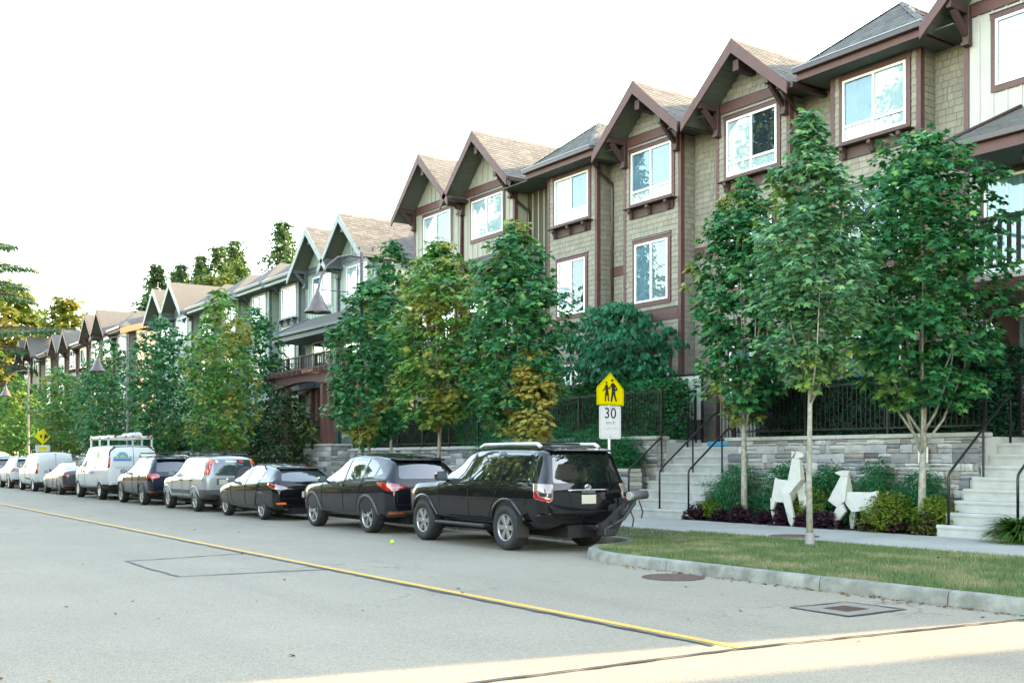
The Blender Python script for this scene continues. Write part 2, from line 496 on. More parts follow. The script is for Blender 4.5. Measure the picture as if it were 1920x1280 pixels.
def grass(n, x0, x1, y0, y1, h0, h1, w):
    x = RNG.uniform(x0, x1, n); y = RNG.uniform(y0, y1, n)
    k = inside(vp, x, y); x, y = x[k], y[k]; n = len(x)
    a = RNG.uniform(0, 2 * PI, n); h = RNG.uniform(h0, h1, n); ln = RNG.uniform(0, 0.8, n) * h; b = RNG.uniform(0, 2 * PI, n)
    p = np.stack([x, y, np.full(n, 0.133)], 1)
    dx = np.stack([np.cos(a), np.sin(a), np.zeros(n)], 1) * w
    tip = p + np.stack([np.cos(b) * ln, np.sin(b) * ln, h], 1)
    return np.concatenate([(p - dx)[:, None], (p + dx)[:, None], tip[:, None]], 1).reshape(-1, 3)
V = np.concatenate([grass(120000, KX, VERGE_X + 0.03, 4.5, 14.6, 0.02, 0.065, 0.0045), grass(9000, BX, VERGE_X + 0.02, 14.6, 60, 0.03, 0.08, 0.01),
                    grass(7000, VERGE_X - 0.08, VERGE_X + 0.05, 4.5, 15, 0.03, 0.08, 0.004)])
tag(link('grass', fast_mesh('grass', V, np.arange(len(V)).reshape(-1, 3), 'grass_blade')),
    'short patchy green and straw coloured grass on the verge', 'grass', kind='stuff')
pavement = tag(MB().box(VERGE_X, WALK_X, -14, 120, -0.05, 0.128).build('pavement', 'mortar'), kind='structure')
y = -14.0
slab = MB().box(0, 1, 0, 1, 0, 1).mesh('paving_slab', 'pavement')
while y < 118:
    L = 1.72
    piece('paving_slab', slab, pavement, (VERGE_X + 0.004, y + 0.005, 0.12), (WALK_X - VERGE_X - 0.008, L - 0.01, 0.032 + random.uniform(-0.001, 0.001)))
    y += L
tag(MB().box(WALK_X, WALL_X + 0.3, -14, 120, -0.05, 0.145).build('planting_bed', 'soil'), kind='structure')
tr_ = MB(); tr_.box(20.19, 45, -20, 130, -0.05, 1.975)
for a_, b_ in ((-20, 9.19), (11.48, 17.92), (20.26, 41.09), (42.31, 130)): tr_.box(WALL_X + 0.24, 20.188, a_, b_, -0.05, 1.975)
tag(tr_.build('terrace', 'concrete'), kind='structure')
sheet('left_pavement', [(-8, -40), (-0.8, -40), (-0.8, 230), (-8, 230)], 0.12, 'concrete')
# painted line, tar seams
def ribbon(name, pts, w, z, m, wob=0.0, parent=road):
    pts = [Vector((x, y, 0)) for x, y in pts]; mb = MB(); P = []
    for a, b in zip(pts, pts[1:]):
        n = max(1, int((b - a).length / 0.15)) if wob else 1
        P += [a.lerp(b, q / n) for q in range(n)]
    P.append(pts[-1]); ww = w
    for i, p in enumerate(P):
        t = (P[min(i + 1, len(P) - 1)] - P[max(i - 1, 0)]).normalized(); nrm = Vector((-t.y, t.x, 0))
        if wob:
            p = p + nrm * random.uniform(-wob, wob); ww = w * random.uniform(0.55, 1.35)
        mb.v += [(p.x - nrm.x * ww / 2, p.y - nrm.y * ww / 2, z), (p.x + nrm.x * ww / 2, p.y + nrm.y * ww / 2, z)]
    mb.f = [(2 * i, 2 * i + 2, 2 * i + 3, 2 * i + 1) for i in range(len(P) - 1)]
    return mb.build(name, m, parent)
ribbon('yellow_centre_line', [(6.55, 6.1), (6.53, 14), (6.55, 30), (6.55, 200)], 0.105, 0.004, 'yellow_paint')
ribbon('tar_seam', [(6.40, 6.3), (6.41, 14), (6.40, 17.5), (6.43, 40)], 0.065, 0.008, 'tar', 0.012)
ribbon('tar_seam', [(6.42, 13.75), (5.5, 13.9), (4.41, 14.02), (4.38, 15.3), (4.42, 16.6), (5.3, 16.7), (6.38, 16.85)], 0.05, 0.008, 'tar', 0.012)
ribbon('tar_seam', [(12, 5.35), (9.9, 5.62), (8.2, 5.85), (6.56, 6.07), (5.2, 6.12), (4.03, 6.19), (2, 6.3)], 0.045, 0.012, 'tar', 0.01)
ribbon('tar_seam', [(8.70, 6.72), (9.58, 6.70), (9.56, 7.42), (8.72, 7.46), (8.70, 6.70)], 0.045, 0.008, 'tar', 0.006)
ribbon('tar_seam', [(2.4, 24.0), (4.2, 24.2), (6.4, 24.1)], 0.03, 0.008, 'tar', 0.01)
ribbon('tar_seam', [(2.0, 38.0), (4.2, 37.8), (6.4, 37.9)], 0.04, 0.008, 'tar', 0.01)
sheet('basin_patch', [(8.72, 6.72), (9.55, 6.71), (9.54, 7.41), (8.73, 7.45)], 0.004, mat('patch_asphalt', (0.182, 0.162, 0.128), 0.85, var=0.25, vscale=40, bump=0.6, bscale=50), road)
g = MB(); g.box(8.96, 9.30, 6.93, 7.24, -0.02, 0.0085)
basin = g.build('drain_frame', 'rust_iron', road)
for k in range(7):
    MB().box(8.985 + k * 0.044, 9.005 + k * 0.044, 6.95, 7.22, 0.0, 0.014).build('drain_bar', 'rust_iron', basin)
def cover(name, x, y, r, z, m, parent):
    mb = MB(); mb.lathe([(0, z), (r * 0.86, z), (r * 0.87, z - 0.004), (r * 0.9, z - 0.004), (r * 0.91, z), (r, z), (r, z - 0.02)], 40, (x, y, 0))
    o = mb.build(name, m, parent)
    return o
tag(cover('manhole_cover', 9.70, 10.26, 0.41, 0.008, 'rust_iron', None), 'round rusty manhole cover in the road beside the kerb', 'manhole cover')
tag(cover('brick_red_cover', 15.22, 12.94, 0.44, 0.16, 'cover_brown', None), 'large round brick red cover set in the pavement behind the slim tree', 'manhole cover')
tag(cover('valve_cover', 12.75, 13.35, 0.22, 0.175, 'cover_brown', None), 'small round brown cover lying in the grass near the kerb nose', 'valve cover')
# ---------------------------------------------------------------- town houses
XB, XR, XF, XE, XK = 21.0, 21.55, 20.2, 20.4, 27.0      # bay front, recessed wall, gable overhang, eave, back of the cross roofs
def _wedge(face):
    q = [(0, 0, 0.001), (1, 0, 0.001), (1, 1, 0.001), (0, 1, 0.001), (0, 0, 0.022), (1, 0, 0.022), (1, 1, 0.006), (0, 1, 0.006)]
    mk = (lambda u, v, n: (-n, u, v)) if face == 'x' else (lambda u, v, n: (u, -n, v))
    return [mk(*p) for p in q]
WF = [(3, 2, 1, 0), (4, 5, 6, 7), (0, 1, 5, 4), (1, 2, 6, 5), (2, 3, 7, 6), (3, 0, 4, 7)]
SHMESH = {f: MB().add(_wedge(f), WF).mesh('shingle', 'shingle_tan') for f in 'xy'}
BATTEN = MB().box(-1, 0, -0.5, 0.5, 0, 1).mesh('batten', 'batten_cream')
class Bld:
    def __init__(s, name, label, y, pal, near):
        s.o = thing(name, label, 'townhouse', (XB, y, 1.98)); s.pal = pal; s.near = near
        s.sh = []; s.bat = {}
        s.bm = {}                                             # merged small meshes by (name, material)
    def mb(s, name, m):
        return s.bm.setdefault((name, m), MB())
    def field(s, face, plane, u0, u1, v0, v1, holes=(), bound=None, e=0.155):
        """shingle courses on a wall face; bound(v) narrows a course (gables); holes are (u0,u1,v0,v1)"""
        v = v0; r = random.Random(int(plane * 77 + u0 * 31 + v0 * 13))
        while v < v1 - 0.02:
            h = min(e, v1 - v); a, b = u0, u1; c = v + h * 0.5
            if bound: a, b = bound(c)
            iv = [(a, b)] if b > a else []
            for h0, h1, g0, g1 in holes:
                if g0 < c < g1:
                    nv = []
                    for p, q in iv:
                        if h0 > p: nv.append((p, min(q, h0)))
                        if h1 < q: nv.append((max(p, h1), q))
                    iv = [t for t in nv if t[1] - t[0] > 0.01]
            for p, q in iv:
                u = p
                while u < q - 0.01:
                    w = r.choice([0.11, 0.15, 0.19, 0.22, 0.26])
                    if q - u - w < 0.06: w = q - u
                    s.sh.append((face, plane, u + 0.004, u + w - 0.004, v + r.uniform(-0.006, 0.004), v + h + 0.012))
                    u += w
            v += e
    def close(s, individual=300):
        if s.sh:
            sid = MB()
            def d(t):
                x, y = (t[1], t[2]) if t[0] == 'x' else (t[2], t[1])
                zc = (t[4] + t[5]) / 2
                return math.hypot(x, y) + (6 if t[0] == 'y' else 0) + (0 if zc > 7.2 else 9) + (3.0 if x > XB + 0.1 else 0)
            lst = sorted(s.sh, key=d)
            k = individual if s.near else 0
            for t in lst[k:]:
                f, pl, u0, u1, v0, v1 = t
                vs = []
                for p in _wedge(f):
                    if f == 'x': vs.append((pl + p[0], u0 + p[1] * (u1 - u0), v0 + p[2] * (v1 - v0)))
                    else: vs.append((u0 + p[0] * (u1 - u0), pl + p[1], v0 + p[2] * (v1 - v0)))
                sid.add(vs, WF)
            host = sid.build('shingle_siding', 'shingle_tan_mass' if s.pal['shingle'] == 'tan' else s.pal['shingle'], s.o)
            host['kind'] = 'stuff'
            for t in lst[:k]:
                f, pl, u0, u1, v0, v1 = t
                loc = (pl, u0, v0) if f == 'x' else (u0, pl, v0)
                sc = (1, u1 - u0, v1 - v0) if f == 'x' else (u1 - u0, 1, v1 - v0)
                piece('shingle', SHMESH[f], s.o, loc, sc)
        for (name, m), b in s.bm.items():
            o = b.build(name, m, s.o)
            if name in ('roof_tiles', 'lap_siding'): o['kind'] = 'stuff'
    # ---- windows
    def window(s, X, y0, y1, z0, z1, layout='slider', inner=('drape', 'room_shade'), bracket=False, trim=None, simple=False, gl='window_glass', blinds=(), head=True):
        P = s.pal; trim = trim or P['wtrim']; o = s.o
        fw = 0.055; ym = (y0 + y1) / 2; zt = z0 + 0.34 if layout == 'transom' else z0
        f = MB()
        f.box(X - 0.06, X - 0.001, y0, y1, z0, z0 + fw); f.box(X - 0.06, X - 0.001, y0, y1, z1 - fw, z1)
        f.box(X - 0.06, X - 0.001, y0, y0 + fw, z0 + fw, z1 - fw); f.box(X - 0.06, X - 0.001, y1 - fw, y1, z0 + fw, z1 - fw)
        f.box(X - 0.058, X - 0.001, ym - 0.03, ym + 0.03, z0 + fw, z1 - fw)
        if layout == 'transom':
            f.box(X - 0.057, X - 0.001, y0 + fw, ym - 0.03, zt - 0.03, zt + 0.03); f.box(X - 0.057, X - 0.001, ym + 0.03, y1 - fw, zt - 0.03, zt + 0.03)
        w = f.build('window', P['frame'], o)
        t = 0.11 if not simple else 0.09
        if trim:
            T = MB()
            T.box(X - 0.04, X - 0.001, y0 - t, y0 - 0.001, z0 - 0.05, z1); T.box(X - 0.04, X - 0.001, y1 + 0.001, y1 + t, z0 - 0.05, z1)
            T.box(X - 0.043, X - 0.001, y0 - t - 0.015, y1 + t + 0.015, z1 + 0.001, z1 + 0.13)
            T.box(X - 0.041, X - 0.001, y0 - t, y1 + t, z0 - 0.13, z0 - 0.001)
            T.build('window_trim', trim, w)
            if head and not simple: MB().box(X - 0.075, X - 0.001, y0 - t - 0.03, y1 + t + 0.03, z1 + 0.131, z1 + 0.145).build('head_flashing', 'flashing', w)
        cells = []
        for k, (a, b) in enumerate(((y0 + fw, ym - 0.03), (ym + 0.03, y1 - fw))):
            cells.append((a, b, zt + (0.03 if layout == 'transom' else fw), z1 - fw, inner[k % len(inner)], k))
            if layout == 'transom': cells.append((a, b, z0 + fw, zt - 0.03, inner[-1] if simple else 'drape', 9))
        for a, b, c, d, m, k in cells:
            MB().box(X - 0.03, X - 0.024, a, b, c, d).build('pane', 'window_glass_dark' if (m in ('room_shade', 'drape_blue', 'drape_green') and k != 9) else gl, w)
            if k in blinds:
                q = MB(); z = c + 0.02
                while z < d:
                    q.add([(X - 0.004, a, z), (X - 0.004, b, z), (X - 0.018, b, z + 0.022), (X - 0.018, a, z + 0.022)], [(0, 1, 2, 3)]); z += 0.04
                q.build('blind', 'blind_slat', w)
                MB().box(X - 0.003, X - 0.0015, a, b, c, d).build('room_shade_panel', 'room_shade', w)
            else:
                q = MB()
                if m.startswith('drape'):                      # folded curtain
                    n = 14
                    for i in range(n):
                        u0, u1 = a + (b - a) * i / n, a + (b - a) * (i + 1) / n
                        e0, e1 = (0.003, 0.016) if i % 2 else (0.016, 0.003)
                        q.add([(X - e0, u0, c), (X - e1, u1, c), (X - e1, u1, d), (X - e0, u0, d)], [(0, 1, 2, 3)])
                    q.build('curtain', m, w)
                else: q.box(X - 0.003, X - 0.0015, a, b, c, d).build('room_shade_panel', m, w)  # flat dark sheet in place of the unlit interior
        if bracket:
            MB().box(X - 0.27, X - 0.001, y0 - 0.22, y1 + 0.16, z0 - 0.165, z0 - 0.131).build('sill', P['dark'], w, bevel=0.006)
            MB().box(X - 0.05, X - 0.001, y0 - 0.06, y1 + 0.06, z0 - 0.44, z0 - 0.166).build('apron', P['dark'], w)
            for yy in (y0 + 0.08, ym, y1 - 0.08):
                B = MB(); prof = [(X - 0.05, z0 - 0.167), (X - 0.24, z0 - 0.167), (X - 0.24, z0 - 0.25), (X - 0.17, z0 - 0.31), (X - 0.12, z0 - 0.42), (X - 0.05, z0 - 0.44)]
                B.prism(prof, yy - 0.05, yy + 0.05, 'y').build('bracket', P['dark'], w, bevel=0.008)
        return w
    def corner(s, y, side, z0, z1, X=XB):
        a, b = (y - 0.03, y + 0.085) if side < 0 else (y - 0.085, y + 0.03)
        MB().box(X - 0.03, X + 0.11, a, b, z0, z1).build('corner_board', s.pal['trim'], s.o)
    def battens(s, face, plane, u0, u1, v0, v1, m, holes=(), top=None, sp=0.32):
        key = m
        if key not in s.bat:
            me = BATTEN.copy(); me.materials.clear(); me.materials.append(MATS[m]); s.bat[key] = me
        n = max(1, round((u1 - u0) / sp))
        for i in range(1, n):
            u = u0 + (u1 - u0) * i / n
            segs = [(v0, top(u) if top else v1)]
            for h0, h1, g0, g1 in holes:
                if h0 < u < h1:
                    segs = [t for a, b in segs for t in ((a, min(b, g0)), (max(a, g1), b)) if t[1] - t[0] > 0.05]
            for a, b in segs:
                if b - a < 0.05: continue
                if face == 'x': piece('batten', s.bat[key], s.o, (plane, u, a), (0.022, 0.045, b - a))
                else:
                    piece('batten', s.bat[key], s.o, (u, plane, a), (0.022, 0.045, b - a), (0, 0, PI / 2))
    def lap(s, face, plane, u0, u1, v0, v1, m, holes=()):
        b = s.mb('lap_siding', m); v = v0; e = 0.17
        while v < v1 - 0.01:
            h = min(e, v1 - v); c = v + h / 2; iv = [(u0, u1)]
            for h0, h1, g0, g1 in holes:
                if g0 < c < g1: iv = [t for p, q in iv for t in ((p, min(q, h0)), (max(p, h1), q)) if t[1] - t[0] > 0.01]
            for p, q in iv:
                if face == 'x': b.add([(plane - 0.02, p, v), (plane - 0.02, q, v), (plane - 0.004, q, v + h), (plane - 0.004, p, v + h), (plane, p, v), (plane, q, v)], [(0, 1, 2, 3), (4, 5, 1, 0)])
                else: b.add([(p, plane - 0.02, v), (q, plane - 0.02, v), (q, plane - 0.004, v + h), (p, plane - 0.004, v + h), (p, plane, v), (q, plane, v)], [(0, 1, 2, 3), (4, 5, 1, 0)])
            v += e
    def tabs(s, o, du, dv, n, us, vs, inside=None, tw=0.3, e=0.145):
        """roof tiles: o + u*du + v*dv, raised along n"""
        b = s.mb('roof_tiles', 'roof_tab'); o, du, dv, n = Vector(o), Vector(du), Vector(dv), Vector(n)
        v = 0.0; row = 0
        while v < vs - 0.03:
            h = min(e, vs - v); u = -tw * random.random()
            while u < us:
                w = tw * random.choice([0.6, 0.8, 1, 1.2]); a, c = max(u, 0), min(u + w - 0.008, us)
                if c - a > 0.03 and (inside is None or inside((a + c) / 2, v + h / 2)):
                    p = [o + du * a + dv * v, o + du * c + dv * v, o + du * c + dv * (v + h), o + du * a + dv * (v + h)]
                    k = random.uniform(0.012, 0.02)
                    b.add([p[0] + n * k, p[1] + n * k, p[2] + n * 0.005, p[3] + n * 0.005, p[0] + n * 0.001, p[1] + n * 0.001], [(0, 1, 2, 3), (4, 5, 1, 0), (4, 0, 3), (5, 2, 1)])
                u += w
            v += e; row += 1
    # ---- roofs
    def gable(s, yc, half, zf, zp, bay0, bay1, wall, tiles, panel=None):
        P = s.pal; o = s.o; T = MB(); th = 0.11; k = (zp - zf) / half; rk = 0.30
        for sg in (-1, 1):
            ye = yc + sg * half
            a = [(ye, zf), (yc, zp), (yc, zp - th * 1.3), (ye, zf - th * 1.3)]
            T.prism(a, XF - 0.03, XK, 'x')
        roof = T.build('roof', 'roof_sheet', o)
        nv = Vector((0, -(zp - zf), half)).normalized(); dv = Vector((0, half, zp - zf)).normalized()
        if tiles: s.tabs((XF - 0.03, yc - half, zf), (1, 0, 0), dv, nv, XK - XF, math.hypot(half, zp - zf))
        C = MB()
        for i in range(22):
            x = XF - 0.03 + i * 0.3
            C.hexa([(x, yc - 0.14, zp - 0.14 * k + 0.012), (x + 0.29, yc - 0.14, zp - 0.14 * k + 0.022), (x + 0.29, yc, zp + 0.04), (x, yc, zp + 0.03)],
                   [(x, yc + 0.14, zp - 0.14 * k + 0.012), (x + 0.29, yc + 0.14, zp - 0.14 * k + 0.022), (x + 0.29, yc, zp + 0.045), (x, yc, zp + 0.035)])
        if tiles: C.build('ridge_cap', 'roof_tab', roof)
        S = MB()
        for sg in (-1, 1):
            ye = yc + sg * (half - 0.02); zo = th * 1.3 + 0.006
            S.add([(XF + 0.05, ye, zf + 0.02 * k - zo), (XF + 0.05, yc, zp - zo), (XB + 0.3, yc, zp - zo), (XB + 0.3, ye, zf + 0.02 * k - zo)], [(0, 1, 2, 3)])
            for i in range(1, 14):                               # soffit boards
                q = i / 14; yy = yc + (ye - yc) * q; zz = zp - zo + (zf + 0.02 * k - zp) * q - 0.004
                S.add([(XF + 0.05, yy - 0.006, zz), (XF + 0.05, yy + 0.006, zz), (XB, yy + 0.006, zz - 0.004), (XB, yy - 0.006, zz - 0.004)], [(0, 1, 2, 3)])
        S.build('soffit', P['soffit'], o)
        for sg in (-1, 1):
            ye = yc + sg * (half + 0.03)
            poly = [(ye, zf - 0.03), (yc + sg * 0.001, zp + 0.015), (yc + sg * 0.001, zp + 0.015 - rk * 1.25), (ye, zf - rk - 0.02)]
            MB().prism(poly, XF - 0.06, XF - 0.012, 'x').build('rake_board', P['rake'], o, bevel=0.006)
        # gable wall above the bay
        G = MB(); zb = zp - th * 1.3 - 0.005
        y0, y1 = bay0, bay1
        zl = lambda y: zb - abs(y - yc) * k
        G.prism([(y0, zf - 0.019), (y1, zf - 0.019), (y1, min(zl(y1), zb)), (yc, zb), (y0, min(zl(y0), zb))], XB, XB + 0.3, 'x')
        G.build('gable_wall', 'substrate' if wall == 'shingle' else (panel or s.pal['panel']), o)
        return zl
    def braces(s, bay0, bay1, zf, yc, zp):
        P = s.pal
        for yy in (bay0 + 0.09, bay1 - 0.09):
            B = MB()
            B.box(XB - 0.16, XB - 0.031, yy - 0.075, yy + 0.075, zf - 0.42, zf + 0.34)
            B.box(XF + 0.02, XB - 0.16, yy - 0.06, yy + 0.06, zf + 0.16, zf + 0.33)
            a, b = Vector((XB - 0.16, yy, zf - 0.25)), Vector((XF + 0.18, yy, zf + 0.17)); d = (b - a).normalized(); nn = Vector((-d.z, 0, d.x)) * 0.075
            q = [a - nn, b - nn, b + nn, a + nn]
            B.hexa([(p.x, yy - 0.05, p.z) for p in q], [(p.x, yy + 0.05, p.z) for p in q])
            B.box(XB - 0.2, XB - 0.031, yy - 0.085, yy + 0.085, zf - 0.50, zf - 0.42)
            B.build('gable_bracket', P['dark'], s.o, bevel=0.006)
        MB().box(XF + 0.12, XB - 0.001, yc - 0.1, yc + 0.1, zp - 0.78, zp - 0.5).build('purlin_end', P['dark'], s.o, bevel=0.01)
    def hip(s, yc, half, ze, rise, tiles):
        P = s.pal; o = s.o; ya, yb = yc - half, yc + half; xa = XE + half; zp = ze + rise
        A = MB()
        A.add([(XE, ya, ze), (XE, yb, ze), (xa, yc, zp), (XK, yc, zp), (XK, ya, ze), (XK, yb, ze),
               (XE, ya, ze - 0.05), (XE, yb, ze - 0.05), (XK, ya, ze - 0.05), (XK, yb, ze - 0.05)],
              [(0, 2, 1), (0, 4, 3, 2), (1, 2, 3, 5), (6, 7, 9, 8), (0, 1, 7, 6), (1, 5, 9, 7), (4, 0, 6, 8), (5, 4, 8, 9)])
        roof = A.build('roof', 'roof_sheet', o)
        L = math.hypot(half, rise); dv = Vector((half, 0, rise)).normalized(); nv = Vector((-rise, 0, half)).normalized()
        if tiles:
            s.tabs((XE, ya, ze), (0, 1, 0), dv, nv, 2 * half, L, lambda u, v: v / L * half < u < 2 * half - v / L * half)
            dv2 = Vector((0, half, rise)).normalized(); nv2 = Vector((0, -rise, half)).normalized()
            s.tabs((XE, ya, ze), (1, 0, 0), dv2, nv2, XK - XE, L, lambda u, v: u > v / L * half)
            cp = MB()
            for sg in (-1, 1):
                p, q = Vector((XE, yc + sg * half, ze)), Vector((xa, yc, zp))
                for i in range(9):
                    a, b = p.lerp(q, i / 9), p.lerp(q, (i + 0.97) / 9)
                    up = Vector((0, 0, 0.03)); sd = Vector((-0.07, sg * -0.07, 0)) ; sd2 = Vector((0.07, sg * 0.07, 0))
                    cp.hexa([a + sd2 * 0.9, b + sd2 * 0.9, b + up, a + up], [a - sd2 * 0.9, b - sd2 * 0.9, b + up * 1.4, a + up * 1.4])
            cp.build('hip_cap', 'roof_tab', roof)
        G = MB(); G.box(XE - 0.13, XE - 0.003, ya - 0.05, yb + 0.05, ze - 0.14, ze + 0.0); G.build('gutter', P['gutter'], o, bevel=0.012)
        MB().box(XE - 0.145, XE - 0.131, ya - 0.05, yb + 0.05, ze - 0.02, ze + 0.008).build('gutter_highlight', 'flashing', o)  # pale strip put in as the highlight along the gutter edge
        MB().box(XE, XE + 0.04, ya, yb, ze - 0.30, ze - 0.052).build('fascia', P['rake'], o)
        MB().box(XE + 0.041, XR + 0.05, ya + 0.005, yb - 0.005, ze - 0.29, ze - 0.27).build('soffit', P['soffit'], o)
        for yy in (ya, yb):
            MB().box(XE + 0.041, XR, yy - 0.02, yy + 0.02, ze - 0.30, ze - 0.052).build('fascia', P['rake'], o)
    def porch(s, y0, y1, zo, tiles=True):
        """lean-to roof and balcony below"""
        P = s.pal; o = s.o; xa, za, zb = 19.55, 7.9 + zo, 8.72 + zo; hp = 1.0
        A = MB(); A.add([(xa, y0, za), (xa, y1, za), (XB - 0.02, y1 - hp, zb), (XB - 0.02, y0 + hp, zb), (XB - 0.02, y0, za), (XB - 0.02, y1, za),
                         (xa, y0, za - 0.06), (xa, y1, za - 0.06), (XB - 0.02, y1, za - 0.06), (XB - 0.02, y0, za - 0.06)],
                        [(0, 1, 2, 3), (0, 3, 4), (1, 5, 2), (6, 9, 8, 7), (0, 6, 7, 1), (1, 7, 8, 5), (0, 4, 9, 6)])
        r = A.build('porch_roof', 'roof_sheet', o)
        L = math.hypot(XB - xa, zb - za); dv = Vector((XB - xa, 0, zb - za)).normalized(); nv = Vector((-(zb - za), 0, XB - xa)).normalized()
        if tiles: s.tabs((xa, y0, za), (0, 1, 0), dv, nv, y1 - y0, L, lambda u, v: v / L * hp < u < (y1 - y0) - v / L * hp)
        for yy, y2 in ((y0, y0 + hp), (y1, y1 - hp)):
            MB().tube([(xa, yy, za + 0.02), (XB - 0.03, y2, zb + 0.02)], 0.05, 6).build('hip_cap', P['gutter'], r)
        MB().box(xa - 0.13, xa - 0.003, y0 - 0.05, y1 + 0.05, za - 0.14, za).build('gutter', P['gutter'], o, bevel=0.012)
        MB().box(xa, xa + 0.05, y0, y1, za - 0.36, za - 0.062).build('fascia', P['trim'], o)
        MB().box(xa + 0.051, XB - 0.03, y0 + 0.01, y1 - 0.01, za - 0.34, za - 0.32).build('soffit', P['soffit'], o)
    def balcony(s, y0, y1, zo, zd=5.0, slat=0.085, rail='black_iron'):
        P = s.pal; o = s.o; xa = 19.5
        MB().box(xa, XB - 0.03, y0, y1, zd + zo + 0.02, zd + zo + 0.16).build('balcony_deck', 'deck_white', o)
        MB().box(xa - 0.05, xa + 0.03, y0 - 0.02, y1 + 0.02, zd + zo - 0.26, zd + zo + 0.019).build('balcony_beam', P['trim'], o)
        MB().box(xa + 0.031, XB - 0.031, y1 - 0.06, y1 + 0.02, zd + zo - 0.26, zd + zo + 0.019).build('balcony_beam', P['trim'], o)
        MB().box(xa + 0.031, XB - 0.031, y0 - 0.02, y0 + 0.06, zd + zo - 0.26, zd + zo + 0.019).build('balcony_beam', P['trim'], o)
        R = MB(); zt = zd + zo + 1.25
        R.box(xa - 0.06, xa + 0.06, y0, y1, zt - 0.06, zt); R.box(xa - 0.02, xa + 0.02, y0, y1, zd + zo + 0.25, zd + zo + 0.31)
        rl = R.build('balcony_rail', 'rail_wood', o)
        n = int((y1 - y0) / 0.19)
        me = MB().box(-0.012, 0.012, -slat / 2, slat / 2, 0, 1).mesh('slat', 'rail_wood')
        for i in range(n + 1):
            y = y0 + 0.05 + (y1 - y0 - 0.1) * i / n
            if i % 8 == 0: MB().box(xa - 0.055, xa + 0.055, y - 0.055, y + 0.055, zd + zo - 0.2, zt - 0.061).build('balcony_post', 'rail_wood', rl)
            else: piece('slat', me, rl, (xa, y, zd + zo + 0.311), (1, 1, zt - 0.061 - zd - zo - 0.311))
        R2 = MB(); R2.box(xa + 0.061, XB - 0.04, y1 - 0.05, y1, zt - 0.06, zt); R2.box(xa + 0.061, XB - 0.04, y1 - 0.04, y1 - 0.01, zd + zo + 0.25, zd + zo + 0.31); R2.build('balcony_rail', 'rail_wood', o)
mat('rail_wood', (0.022, 0.017, 0.016), 0.6, var=0.15)
BROWN = dict(trim='maroon', wtrim='maroon', dark='maroon_dark', rake='maroon', gutter='gutter_brown', soffit='soffit_green', frame='vinyl_white', panel='batten_grey', shingle='tan')
BLUE = dict(trim='blue_trim', wtrim='blue_trim_light', dark='blue_trim', rake='blue_trim_light', gutter='blue_trim', soffit='soffit_green', frame='vinyl_white', panel='blue_batten', shingle='blue_lap')
FARB = dict(BROWN, wtrim='vinyl_cream', panel='batten_grey', shingle='tan', frame='vinyl_white')

